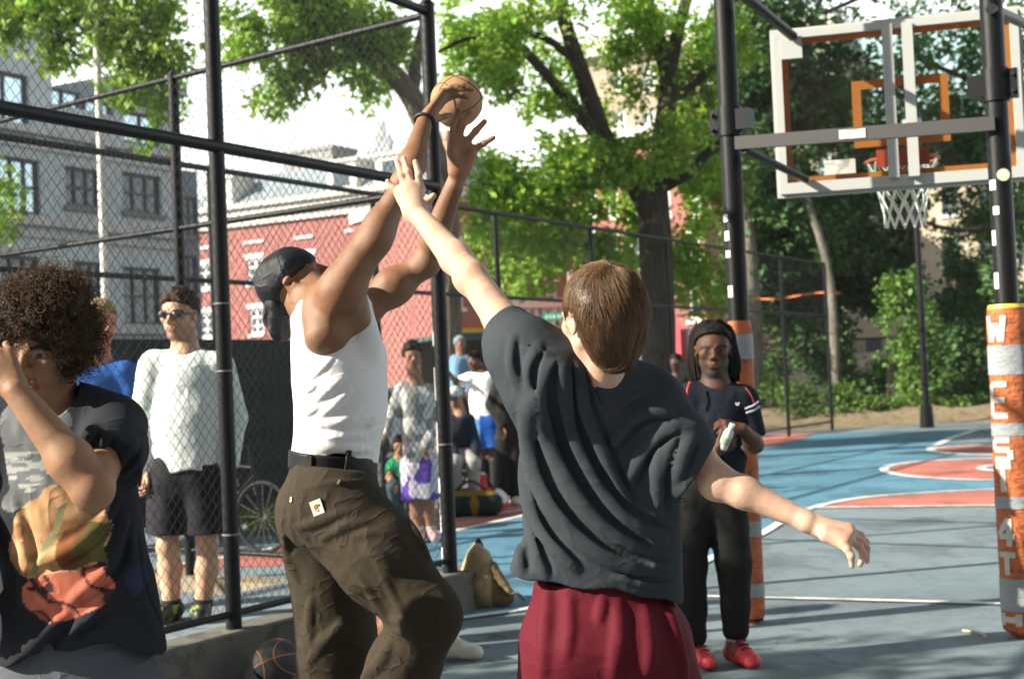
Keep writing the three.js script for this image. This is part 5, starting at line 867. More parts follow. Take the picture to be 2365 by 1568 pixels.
    T.grooves = false; foldRidges(T, [R([[742, 958], [775, 935], [806, 902]], 0.010), R([[720, 930], [752, 905], [790, 872]], 0.010), R([[712, 880], [745, 850], [770, 822]], 0.008), R([[706, 905], [730, 888]], 0.008), R([[728, 985], [790, 972], [830, 945]], 0.010), R([[690, 1000], [750, 1010], [840, 1006]], 0.012), R([[686, 1030], [760, 1030], [860, 1040]], 0.013), R([[700, 960], [735, 940]], 0.009), R([[845, 985], [872, 960]], 0.008), R([[688, 1055], [740, 1046]], 0.010)], 3.6, 4.6);
    T.wrinkle((x, y, z) => 0.002 * noise(x * 14, y * 16 - x * 12, z * 14) + 0.0006 * noise(x * 50, y * 50, z * 50));
    part('tank_top', T.mesh(), cloth([0.68, 0.67, 0.665]), t); }
  // belt and work pants
  { const [a, b] = box3([Q(640, 1040, 4.1), Q(1085, 1450, 3.72), Q(700, 1900, 4.3), Q(1000, 1900, 4.2)], 0.14); const S2 = new Field(a, b, 0.006), flz = [V(1, 0, 0.1).normalize(), 0.80];
    const hR = Q(775, 1170, 4.0), kR = Q(988, 1422, 3.86), aR = Q(836, 1740, 4.05), hL = Q(742, 1180, 4.22), kL = Q(778, 1480, 4.22), aL = Q(742, 1830, 4.3);
    S2.cap(Q(768, 1082, 4.12), Q(768, 1140, 4.12), 0.152, 0.172, 0.05, flz); S2.ball(Q(730, 1180, 4.02), 0.1, 0.07); S2.ball(Q(730, 1190, 4.2), 0.1, 0.07);
    S2.cap(hR, hR.clone().lerp(kR, 0.5), 0.134, 0.118, 0.05); S2.cap(hR.clone().lerp(kR, 0.5), kR, 0.118, 0.09, 0.05); S2.cap(kR, kR.clone().lerp(aR, 0.35), 0.09, 0.095, 0.03); S2.cap(kR.clone().lerp(aR, 0.35), aR, 0.095, 0.086, 0.04);
    S2.cap(hL, kL, 0.135, 0.112, 0.05); S2.cap(kL, aL, 0.112, 0.098, 0.04);
    S2.cut(Q(768, 1072, 4.12), V(0.14, 1, 0).normalize());
    const R = (pts, r, s = 0.3) => [pts, r, r * s, r * 1.1];
    S2.grooves = false; foldRidges(S2, [R([[668, 1190], [725, 1265], [800, 1342], [850, 1380]], 0.011), R([[700, 1130], [770, 1118], [850, 1112]], 0.008), R([[690, 1215], [740, 1205], [800, 1180]], 0.012), R([[745, 1245], [800, 1215], [850, 1205]], 0.012), R([[840, 1268], [880, 1290], [905, 1325]], 0.014), R([[820, 1240], [872, 1232], [930, 1250]], 0.010), R([[830, 1330], [870, 1390], [905, 1440]], 0.011), R([[880, 1320], [915, 1390], [945, 1430]], 0.010), R([[912, 1452], [960, 1462], [1012, 1478]], 0.015), R([[905, 1430], [945, 1440], [1030, 1465]], 0.013), R([[700, 1440], [730, 1490], [790, 1430]], 0.012), R([[715, 1530], [760, 1470], [800, 1440]], 0.013), R([[720, 1380], [715, 1440], [725, 1500]], 0.012), R([[905, 1480], [880, 1530], [840, 1566]], 0.014), R([[655, 1200], [668, 1290], [690, 1340]], 0.012), R([[895, 1120], [940, 1200], [985, 1290]], 0.012)], 3.3, 4.8);
    S2.wrinkle((x, y, z) => 0.005 * fbm(x * 9 + y * 6, y * 8 - x * 5, z * 9, 3));
    const pm = cloth([0.038, 0.030, 0.020], { bumpScale: 0.014 }), pants = part('work_pants', S2.mesh(), pm, t);
    const belt = new Field(...box3([Q(640, 1130, 3.88), Q(900, 1020, 4.36)], 0.02), 0.0045); belt.cap(Q(768, 1050, 4.12), Q(768, 1110, 4.12), 0.157, 0.162, 0.01, flz); const bn = V(0.14, 1, 0).normalize(); belt.cut(Q(770, 1047, 4.12), bn); belt.cut(Q(768, 1088, 4.12), bn.clone().negate());
    const bl = part('belt', belt.mesh(), phys([0.008, 0.009, 0.010], 0.5, { specularIntensity: 0.3 }), t);
    // belt loops, rivets, back pocket seam and the stitched patch with its mark
    const stick = (f, x, y, w, h, d, rot, mat, name, par, lift = 0.002) => { const p = f.ray(x, y, 3.3, 4.8); if (!p) return; const e = 0.006, n = V(f.sample(p.x + e, p.y, p.z) - f.sample(p.x - e, p.y, p.z), f.sample(p.x, p.y + e, p.z) - f.sample(p.x, p.y - e, p.z), f.sample(p.x, p.y, p.z + e) - f.sample(p.x, p.y, p.z - e)).normalize(); const u = V(Math.cos(rot), Math.sin(rot), 0), ux = u.addScaledVector(n, -u.dot(n)).normalize(), vy = n.clone().cross(ux); part(name, new MB().obox(p.addScaledVector(n, lift), ux.clone().multiplyScalar(w), vy.clone().multiplyScalar(h), n.clone().multiplyScalar(d)).build(), mat, par); return { p, n, ux, vy }; };
    stick(belt, 716, 1080, 0.007, 0.034, 0.006, -0.05, pm, 'belt_loop', bl); stick(belt, 800, 1068, 0.006, 0.034, 0.006, -0.2, pm, 'belt_loop', bl);
    const brass = std([0.75, 0.6, 0.32], 0.35, { metalness: 0.8 }); stick(S2, 781, 1114, 0.003, 0.007, 0.003, -0.5, brass, 'rivet', pants); stick(S2, 674, 1154, 0.003, 0.007, 0.003, -0.1, brass, 'rivet', pants);
    const pt = stick(S2, 733, 1172, 0.0165, 0.0205, 0.0025, 0.32, std([0.5, 0.49, 0.45], 0.8), 'logo_patch', pants, 0.004);
    if (pt) { const m = new MB(), pts = []; for (let k = 0; k <= 18; k++) { const a = 0.6 + k / 18 * 4.6; pts.push(pt.p.clone().addScaledVector(pt.n, 0.0035).addScaledVector(pt.ux, Math.cos(a) * 0.0075 * (1 - 0.25 * k / 18)).addScaledVector(pt.vy, Math.sin(a) * 0.0085)); } m.tube(pts, (f) => 0.0022 * (1.3 - 0.8 * f), 6); m.tube([pts[4].clone(), pt.p.clone().addScaledVector(pt.n, 0.0035).addScaledVector(pt.vy, -0.002)], 0.0018, 6); part('logo_mark', m.build(), std([0.55, 0.30, 0.05], 0.7), pants); }
    for (const an of [aR, aL]) { const shoe = new Field(an.clone().add(V(-0.15, -0.2, -0.2)), an.clone().add(V(0.32, 0.12, 0.2)), 0.009); shoe.cap(an.clone().add(V(0, -0.05, 0)), an.clone().add(V(0.18, -0.1, -0.05)), 0.055, 0.042, 0.03); shoe.ball(an.clone().add(V(-0.05, -0.07, 0)), 0.046, 0.03); part('shoe', shoe.mesh(), std([0.12, 0.09, 0.06], 0.6), t); } }
}
// the ball leaving the shooter's hand
{
  const c = P(1054, 234, 4.36), R = 0.08, t = thing('basketball', 'brown basketball leaving the raised fingertips of the shooter', 'basketball', c);
  const mk = (par, c, R, ball, seam, q) => { const g = new THREE.SphereGeometry(R, 48, 32); g.translate(c.x, c.y, c.z); part('ball_skin', g, ball, par); const ring = (f) => { const p = []; for (let k = 0; k <= 60; k++) p.push(f(k / 60 * 2 * Math.PI).multiplyScalar(R * 1.001).applyQuaternion(q).add(c)); return p; }; const m = new MB(); m.tube(ring((a) => V(Math.cos(a), Math.sin(a), 0)), R * 0.017, 6, false); m.tube(ring((a) => V(Math.cos(a), 0, Math.sin(a))), R * 0.017, 6, false); for (const s of [-1, 1]) m.tube(ring((a) => V(s * (0.55 + 0.28 * Math.cos(2 * a)), Math.sin(a), Math.cos(a)).normalize()), R * 0.017, 6, false); part('seam', m.build(), seam, par); };
  mk(t, c, R, phys([0.40, 0.21, 0.09], 0.6, { bumpMap: rep(grainT, 8, 4), bumpScale: 0.002 }), std([0.03, 0.02, 0.015], 0.8), new THREE.Quaternion().setFromEuler(new THREE.Euler(0.5, 0.7, 0.3)));
  const c2 = G(640, 1585).setY(0.12), t2 = thing('basketball', 'dark basketball with orange panels lying on the court against the kerb', 'basketball', c2);
  mk(t2, c2, 0.12, phys([0.02, 0.02, 0.024], 0.5, { bumpMap: rep(grainT, 8, 4), bumpScale: 0.002 }), std([0.62, 0.2, 0.1], 0.6), new THREE.Quaternion().setFromEuler(new THREE.Euler(1.2, 0.3, 0.2)));
}

// ---------- curly-haired person at the left edge ----------
{
  const Q = P, base = groundAt(130, 3.4), t = thing('person', 'person with curly dark hair and printed dark t-shirt at left edge, hand on face', 'person', base);
  const S = 0.238, headC = Q(98, 815, 3.42), B = basis(V(-0.20, -0.16, 0.97), V(0.06, 1, 0.1)), neck = Q(135, 955, 3.46);
  const shL = Q(268, 985, 3.42), elL = Q(212, 1128, 3.13), wrL = Q(34, 902, 3.14), shR = Q(-20, 985, 3.45), elR = Q(-75, 1160, 3.4), wrR = Q(-40, 1330, 3.3);
  const [lo, hi] = box3([headC, neck, shL, shR, elL, elR, wrL, wrR, Q(-20, 770, 3.1)], 0.16), F = new Field(lo, hi, 0.0045);
  head(F, headC, B, S, { neckTo: neck.clone().add(V(0, -0.05, 0.02)), neckR: 0.24, nose: 1.1, lips: 1.25 });
  F.cap(neck.clone().add(V(0, -0.04, 0)), shL, 0.055, 0.05, 0.04); F.cap(neck.clone().add(V(0, -0.04, 0)), shR, 0.055, 0.05, 0.04);
  arm(F, shL, elL, wrL, [0.050, 0.042, 0.046, 0.029], 0.03); F.ball(Q(213, 1140, 3.14), 0.032, 0.03); arm(F, shR, elR, wrR, [0.048, 0.04, 0.042, 0.028], 0.03);
  hand(F, wrL, V(-0.5, 0.86, -0.1), V(-0.3, -0.1, -0.95), 1, 0.182, { curl: [0.55, 0.6, 0.65, 0.7], spread: 0.08, thumbOut: 0.6, thumbCurl: 0.4 });
  hand(F, wrR, V(-0.2, -1, 0.1), V(0.3, 0, -1), -1, 0.182, {});
  F.wrinkle((x, y, z) => 0.0006 * noise(x * 40, y * 40, z * 40));
  const sk = [0.27, 0.145, 0.08];
  part('body', F.mesh(faceColor(sk, headC, B, S, { brow: [0.02, 0.014, 0.01], lip: [0.8, 0.5, 0.5] })), skinMat({ roughness: 0.45 }), t);
  for (const s of [-1, 1]) { const c = off(headC, B, s * 0.143 * S, 0.022 * S, 0.268 * S), g = new THREE.SphereGeometry(0.0155, 20, 14); g.translate(c.x, c.y, c.z); const eye = part('eye', g, phys([0.4, 0.37, 0.34], 0.12, { clearcoat: 1 }), t); const q = c.clone().addScaledVector(B[2], 0.0085).addScaledVector(B[0], s * -0.001), g2 = new THREE.SphereGeometry(0.0088, 16, 12); g2.translate(q.x, q.y, q.z); part('iris', g2, phys([0.03, 0.016, 0.01], 0.08, { clearcoat: 1 }), eye); }
  // t-shirt with a large washed-out print
  { const [a, b] = box3([Q(-80, 900, 3.4), Q(400, 1530, 3.4), Q(150, 1200, 3.15), Q(150, 1200, 3.7)], 0.06); const T = new Field(a, b, 0.005), fl = [V(-0.1, 0, 1).normalize(), 0.66], D = 3.45;
    T.cap(Q(40, 1005, D), Q(235, 1000, D), 0.085, 0.088, 0.05, [V(0, 0, 1), 0.85]); T.cap(Q(140, 1040, D), Q(148, 1200, D), 0.168, 0.172, 0.06, fl); T.cap(Q(148, 1200, D), Q(168, 1380, D), 0.166, 0.178, 0.06, fl); T.cap(Q(168, 1380, D), Q(178, 1500, D), 0.178, 0.188, 0.06, fl); T.cap(Q(285, 1360, D), Q(318, 1500, D), 0.05, 0.056, 0.06); T.cap(Q(60, 1400, D - .06), Q(80, 1500, D - .06), 0.07, 0.08, 0.06);
    T.cap(Q(140, 955, D), Q(232, 985, D), 0.06, 0.06, 0.04); T.cap(Q(140, 955, D), Q(40, 990, D), 0.06, 0.06, 0.04);
    T.cap(Q(255, 988, 3.42), Q(268, 1040, 3.34), 0.068, 0.066, 0.03); T.cap(Q(268, 1040, 3.34), Q(255, 1105, 3.22), 0.066, 0.066, 0.03); T.cap(shR, shR.clone().lerp(elR, 0.55), 0.07, 0.068, 0.03); T.cap(shL, shL.clone().lerp(elL, 0.64), 0.07, 0.074, 0.03);
    { const n = elL.clone().sub(shL).normalize(), p = shL.clone().lerp(elL, 0.62); T.all((x, y, z, f) => { const u = (x - p.x) * n.x + (y - p.y) * n.y + (z - p.z) * n.z; return u > 0 && Math.hypot(x - p.x, y - p.y, z - p.z) < 0.125 ? Math.max(f, u) : f; }); }
    T.ell(neck.clone().add(V(-0.01, 0.035, 0.035)), [0.085, 0.06, 0.09], B, 0.006, true);
    { const p = Q(180, 1492, D); T.all((x, y, z, f) => Math.max(f, p.y - y + 0.02 * Math.sin((x - p.x) * 14 + 1) + 0.01 * Math.sin((x - p.x) * 40 + z * 12))); }
    const R = (pts, r) => [pts, r, r * 0.3, r * 1.1];
    foldRidges(T, [R([[215, 985], [205, 1010], [180, 1030]], 0.012), R([[245, 1000], [240, 1025], [215, 1045]], 0.011), R([[310, 1015], [290, 1050], [268, 1075]], 0.012), R([[330, 1040], [310, 1070], [285, 1095]], 0.010), R([[265, 1160], [215, 1230], [120, 1290], [40, 1310]], 0.014), R([[285, 1200], [250, 1310], [160, 1390]], 0.014), R([[300, 1250], [310, 1350], [350, 1450]], 0.015), R([[150, 1420], [90, 1480], [60, 1500]], 0.016), R([[240, 1400], [150, 1470]], 0.012), R([[30, 1150], [60, 1290], [50, 1400]], 0.012)], 2.8, 4);
    T.wrinkle((x, y, z) => 0.0028 * noise(x * 12 + y * 5, y * 7, z * 12));
    const cx = Q(120, 1290, 3.3), u1 = 3.3 / FPX;
    const inE = (x, y, px_, py, rx, ry) => { const c = Q(px_, py, 3.32); return Math.hypot((x - c.x) / (rx * u1), (y - c.y) / (ry * u1)); };
    const col = (x, y, z, g) => {
      const w = 0.02 * noise(x * 20, y * 20, 3), m = 0.85 + 0.3 * noise(x * 60, y * 25, 2); let c = [0.020, 0.022, 0.027];
      if (g.z > 0.1 && z > cx.z - 0.12) {
        const X = x + w, Y = y + w;
        const p = Q(70, 1040, 3.32); if (Math.abs(X - p.x) < 84 * u1 && Math.abs(Y - p.y) < 128 * u1) { c = [0.15 * m, 0.155 * m, 0.165 * m]; if (Math.abs(Y - Q(0, 1085, 3.32).y) < 42 * u1 && noise(x * 30, y * 160, 7) > -0.1) c = [0.3, 0.31, 0.29]; }
        if (inE(X, Y, 130, 1240, 112, 105) < 1) { c = [0.52 * m, 0.30 * m, 0.15 * m]; { const q = 0.75 * sstep(0.0, 0.5, noise(x * 22, y * 30, 5)); c = [lerp(c[0], 0.2, q), lerp(c[1], 0.09, q), lerp(c[2], 0.04, q)]; } if (inE(X, Y, 172, 1262, 40, 45) < 1) c = [0.20 * m, 0.08 * m, 0.03]; }
        if (inE(X, Y, 150, 1370, 100, 62) < 1) { c = [0.55 * m, 0.16 * m, 0.10 * m]; if (Math.abs(noise(x * 14 + y * 10, y * 24, 9)) < 0.08) c = [0.06, 0.03, 0.03]; }
        const q = Q(212, 1265, 3.32); if (Math.abs(X - q.x) < 26 * u1 && Math.abs(Y - q.y) < 44 * u1) c = [0.13 * m, 0.115 * m, 0.04 * m];
        const a = Q(160, 1150, 3.32), d = (X - a.x) + (Y - a.y) * -0.55; if (Math.abs(d) < 9 * u1 && Y < a.y && Y > a.y - 0.17) c = [0.26, 0.26, 0.13];
        if (inE(X, Y, 300, 1345, 30, 28) < 1) c = [0.03, 0.035, 0.07];
      }
      return c;
    };
    part('t_shirt', T.mesh(col), cloth([1, 1, 1], { vertexColors: true }), t); }
  // grey sweatpants and shoes
  { const hipC = Q(165, 1490, 3.46), T = new Field(V(hipC.x - 0.4, -0.02, hipC.z - 0.35), V(hipC.x + 0.42, hipC.y + 0.12, hipC.z + 0.4), 0.009); T.cap(hipC, hipC.clone().add(V(0, -0.12, 0)), 0.18, 0.19, 0.05, [V(0, 0, 1), 0.72]); for (const s of [-1, 1]) { const k = V(hipC.x + s * 0.13, 0.52, hipC.z + 0.04), a = V(hipC.x + s * 0.15, 0.1, hipC.z - 0.02); T.cap(hipC.clone().add(V(s * 0.1, -0.12, 0)), k, 0.12, 0.095, 0.05); T.cap(k, a, 0.095, 0.07, 0.04); const shoe = new Field(a.clone().add(V(-0.16, -0.13, -0.15)), a.clone().add(V(0.16, 0.08, 0.32)), 0.009); shoe.cap(a.clone().setY(0.055), a.clone().add(V(s * 0.03, -0.055, 0.18)), 0.052, 0.042, 0.03); shoe.cut(V(0, 0.003, 0), V(0, -1, 0)); part('shoe', shoe.mesh(), std([0.25, 0.25, 0.25], 0.6), t); } T.wrinkle((x, y, z) => 0.006 * fbm(x * 10, y * 8, z * 10, 3)); part('sweatpants', T.mesh(), cloth([0.085, 0.095, 0.11]), t); }
  // loose curly hair: a rough cap and many curls
  { const H = new Field(headC.clone().subScalar(0.26), headC.clone().addScalar(0.28), 0.005), o = (x, y, z) => off(headC, B, x * S, y * S, z * S);
    H.ell(o(0.0, 0.33, -0.08), [0.43 * S, 0.35 * S, 0.46 * S], B, 0.04); H.ell(o(0.28, 0.14, 0.0), [0.23 * S, 0.34 * S, 0.34 * S], B, 0.05); H.ell(o(-0.32, 0.24, 0.0), [0.28 * S, 0.34 * S, 0.36 * S], B, 0.05); H.ell(o(0, 0.42, 0.22), [0.34 * S, 0.22 * S, 0.26 * S], B, 0.05); H.ell(o(0.1, 0.62, -0.02), [0.3 * S, 0.17 * S, 0.3 * S], B, 0.05);
    H.ell(o(0, -0.14, 0.42), [0.33 * S, 0.34 * S, 0.36 * S], B, 0.02, true);
    H.wrinkle((x, y, z) => 0.014 * fbm(x * 28, y * 28, z * 28, 3));
    const hm = phys([1, 1, 1], 0.6, { vertexColors: true, specularIntensity: 0.35 }), hg = H.mesh((x, y, z) => { const q = 0.7 + 0.6 * noise(x * 60, y * 60, z * 60); return [0.022 * q, 0.015 * q, 0.010 * q]; }), hr = part('hair', hg, hm, t);
    seed(17); const m = new MB(true), ps = hg.attributes.position, nr = hg.attributes.normal;
    for (let k = 0; k < 3600; k++) { const i = Math.floor(rnd() * ps.count), p = V().fromBufferAttribute(ps, i), n = V().fromBufferAttribute(nr, i), dl = p.clone().sub(headC).divideScalar(S); if (dl.dot(B[2]) > 0.12 && dl.dot(B[1]) < 0.27 && Math.abs(dl.dot(B[0])) < 0.36) continue; const ax = n.clone().multiplyScalar(rr(0.15, 0.9)).add(V(rr(-1, 1), rr(-0.9, 0.5), rr(-1, 1)).multiplyScalar(0.7)).normalize(), u = ax.clone().cross(V(0.3, 0.9, 0.2)).normalize(), v = ax.clone().cross(u), L = rr(0.02, 0.06), cr = rr(0.004, 0.009), tw = rr(1.2, 3.0) * 6.28, ph = rr(0, 6.28), pts = []; for (let s = 0; s <= 11; s++) { const f = s / 11; pts.push(p.clone().addScaledVector(n, -0.006).addScaledVector(ax, f * L).addScaledVector(u, Math.cos(ph + f * tw) * cr).addScaledVector(v, Math.sin(ph + f * tw) * cr)); } const c = rr(0.6, 2.2); m.col = [0.042 * c, 0.024 * c, 0.012 * c]; m.tube(pts, (f) => 0.0011 * (1.1 - 0.7 * f), 3, false); }
    const c = part('curls', m.build(), hm, hr); c.userData.kind = 'stuff'; }
}

// ---------- people further away ----------
// joints are pixels with one distance (optional third number: nearer (-) or further (+))
function figure(o) {
  const d = o.d, Q = ([x, y, e = 0]) => P(x, y, d + e), b = o.b || 1, h = o.h || 0.012, ground = o.ground || 0;
  const headC = Q(o.head), S = o.S, fwd = V(...(o.fwd || [0, 0, 1])), B = basis(fwd, V(...(o.up || [0, 1, 0]))), bodyF = V(...(o.body || o.fwd || [0, 0, 1])).setY(0).normalize();
  const sh = o.sh.map(Q), el = o.el.map(Q), wr = o.wr.map(Q), hip = o.hip.map(Q), kn = o.kn.map(Q), an = o.an.map(Q);
  const neck = sh[0].clone().add(sh[1]).multiplyScalar(0.5).add(V(0, 0.05 * b, 0)), pel = hip[0].clone().add(hip[1]).multiplyScalar(0.5), chest = sh[0].clone().add(sh[1]).multiplyScalar(0.5);
  const t = thing('person', o.label, 'person', pel.clone().setY(ground));
  const [lo, hi] = box3([headC, ...sh, ...el, ...wr, ...hip, ...kn, ...an], 0.2 * Math.max(1, b)), F = new Field(lo, hi, h);
  head(F, headC, B, S, { neckTo: neck, neckR: 0.26, ears: h < 0.01, lips: o.lips || 1, nose: o.nose || 1 });
  F.cap(neck, sh[0], 0.05 * b, 0.045 * b, 0.04); F.cap(neck, sh[1], 0.05 * b, 0.045 * b, 0.04); F.cap(chest.clone().lerp(pel, 0.2), pel, 0.11 * b, 0.11 * b, 0.05, [bodyF, 0.75]);
  const ag = (o.arm || 1) * b;
  for (let i = 0; i < 2; i++) { arm(F, sh[i], el[i], wr[i], [0.048 * ag, 0.039 * ag, 0.042 * ag, 0.029 * ag], 0.03); const dir = o.hd ? V(...o.hd[i]) : wr[i].clone().sub(el[i]); hand(F, wr[i], dir, o.palm ? V(...o.palm[i]) : V(i ? -1 : 1, 0, 0.2), i ? 1 : -1, (o.hs || 0.18) * b, { curl: o.curl || [0.5, 0.55, 0.6, 0.65] });
    F.cap(hip[i].clone().lerp(kn[i], 0.1), kn[i], 0.082 * b, 0.056 * b, 0.04); F.cap(kn[i], kn[i].clone().lerp(an[i], 0.3).addScaledVector(bodyF, -0.02), 0.054 * b, 0.06 * b, 0.03); F.cap(kn[i].clone().lerp(an[i], 0.3).addScaledVector(bodyF, -0.02), an[i], 0.06 * b, 0.037 * b, 0.03); }
  part('body', F.mesh(faceColor(o.skin, headC, B, S, o.face || {})), skinMat(), t);
  const R = o.torso || 1, fl = [bodyF, o.thick || 0.68];
  if (o.shirt) { const T = new Field(lo, hi, h), mid = chest.clone().lerp(pel, 0.5), sw = o.shirt.w || 1; T.cap(sh[0].clone().lerp(neck, 0.15), sh[1].clone().lerp(neck, 0.15), 0.066 * b, 0.066 * b, 0.05); T.cap(chest.clone().add(V(0, -0.09 * b, 0)), mid, 0.158 * b * R, 0.156 * b * R * sw, 0.06, fl); T.cap(mid, pel.clone().add(V(0, -0.04, 0)), 0.156 * b * R * sw, 0.168 * b * R * sw, 0.06, fl);
    for (let i = 0; i < 2; i++) { const s = o.shirt.sleeve, up = clamp(s, 0, 1), e = sh[i].clone().lerp(el[i], up); if (s <= 0) { T.ball(sh[i], 0.06 * b, 0.03); continue; } const q = (o.shirt.loose || 1) * ag; T.cap(sh[i], e, 0.066 * q, 0.062 * q, 0.035); if (s > 1) { const e2 = el[i].clone().lerp(wr[i], s - 1); T.cap(el[i], e2, 0.062 * q, 0.046 * q, 0.025); } else T.cut === 0; if (s <= 1) { const n = el[i].clone().sub(sh[i]).normalize(); T.all((x, y, z, f) => { const u = (x - e.x) * n.x + (y - e.y) * n.y + (z - e.z) * n.z, v = Math.hypot(x - e.x, y - e.y, z - e.z); return u > 0 && v < 0.13 * b && u > v * 0.35 ? Math.max(f, u) : f; }); } }
    T.ell(neck.clone().add(V(0, 0.055 * b, 0.02)).addScaledVector(bodyF, 0.02), [0.07 * b, 0.05 * b, 0.085 * b], basis(bodyF, V(0, 1, 0)), 0.01, true);
    const hemY = Q(o.shirt.hem).y; T.all((x, y, z, f) => Math.max(f, hemY - y + 0.008 * Math.sin(x * 30 + z * 25)));
    T.wrinkle((x, y, z) => 0.008 * b * fbm(x * 11 + y * 4, y * 9, z * 11, 3)); part(o.shirt.name || 't_shirt', T.mesh(o.shirt.color), cloth(o.shirt.rgb || [1, 1, 1], { vertexColors: !!o.shirt.color }), t); }
  if (o.pants) { const T = new Field(lo, hi, h), q = (o.pants.loose || 1) * b, len = o.pants.len; T.cap(pel.clone().add(V(0, 0.07 * b, 0)), pel, 0.15 * b * R, 0.165 * b * R, 0.05, fl); for (let i = 0; i < 2; i++) { const up = clamp(len, 0, 1), e = hip[i].clone().lerp(kn[i], up); T.cap(hip[i].clone().lerp(pel, 0.15), e, 0.105 * q, (len > 1 ? 0.085 : 0.105) * q, 0.05); if (len > 1) { const e2 = kn[i].clone().lerp(an[i], len - 1); T.cap(kn[i], e2, 0.085 * q, (o.pants.cuff || 0.065) * q, 0.03); } else { const n = kn[i].clone().sub(hip[i]).normalize(); T.all((x, y, z, f) => { const u = (x - e.x) * n.x + (y - e.y) * n.y + (z - e.z) * n.z, v = Math.hypot(x - e.x, y - e.y, z - e.z); return u > 0 && v < 0.2 * b ? Math.max(f, u) : f; }); } }
    T.wrinkle((x, y, z) => 0.010 * b * fbm(x * 13, y * 11 + x * 6, z * 13, 3)); part(o.pants.name || 'trousers', T.mesh(o.pants.color), cloth(o.pants.rgb || [1, 1, 1], { vertexColors: !!o.pants.color, roughness: 0.75 }), t); }
  for (let i = 0; i < 2; i++) { const f = V(...o.toe[i]).normalize(), c = an[i], hs = Math.min(0.009, h); if (o.sock) { part('sock', tubeG([c.clone().lerp(kn[i], o.sock.len || 0.3), c.clone().lerp(kn[i], 0.05), c.clone().add(V(0, -0.03, 0))], (f_) => (0.052 - 0.006 * f_) * b * (o.sock.w || 1), 12), std(o.sock.rgb, 0.9), t); }
    const T = new Field(...box3([c.clone().addScaledVector(f, 0.24), c.clone().addScaledVector(f, -0.12), c.clone().setY(ground), c], 0.09), hs), g0 = ground + 0.045; T.cap(c.clone().setY(g0 + 0.012).addScaledVector(f, -0.04), c.clone().setY(g0 - 0.003).addScaledVector(f, 0.15 * b), 0.05 * b, 0.043 * b, 0.03); T.cap(c.clone().setY(g0 + 0.05), c.clone().setY(g0 + 0.01).addScaledVector(f, 0.07), 0.048 * b, 0.046 * b, 0.03); T.ball(c.clone().setY(g0 + 0.07), 0.046 * b, 0.02); T.cut(V(0, ground + 0.003, 0), V(0, -1, 0)); T.wrinkle((x, y, z) => 0.003 * noise(x * 60, y * 60, z * 60));
    const sole = ground + 0.026; part('shoe', T.mesh((x, y, z) => (y < sole ? o.shoe.sole || [0.6, 0.6, 0.58] : noise(x * 25, y * 30, z * 25) > 0.35 ? o.shoe.accent || o.shoe.rgb : o.shoe.rgb)), phys([1, 1, 1], 0.5, { vertexColors: true }), t); }
  return { t, F, headC, B, S, sh, el, wr, hip, kn, an, neck, pel, off: (x, y, z) => off(headC, B, x * S, y * S, z * S) };
}
function hairCap(r, rgb, { top = 1, side = 1, cutLine = 0.05, slope = 0.32, rough = 0.004, h = 0.008, name = 'hair' } = {}) {
  const { headC, B, S } = r, H = new Field(headC.clone().subScalar(0.8 * S), headC.clone().addScalar(0.9 * S), h), o = r.off;
  H.ell(o(0, 0.16, -0.09), [0.355 * S * side, 0.40 * S * top, 0.43 * S], B, 0.03); H.ell(o(0, 0.2, 0.08), [0.31 * S * side, 0.33 * S * top, 0.32 * S], B, 0.03);
  H.cut(o(0, cutLine, 0), B[1].clone().multiplyScalar(-1).addScaledVector(B[2], slope * 2).normalize(), 0.01);
  H.wrinkle((x, y, z) => rough * fbm(x * 40, y * 40, z * 40, 3)); return part(name, H.mesh((x, y, z) => { const q = 0.75 + 0.6 * noise(x * 80, y * 40, z * 80); return rgb.map((c) => c * q); }), phys([1, 1, 1], 0.7, { vertexColors: true, specularIntensity: 0.3 }), r.t);
}
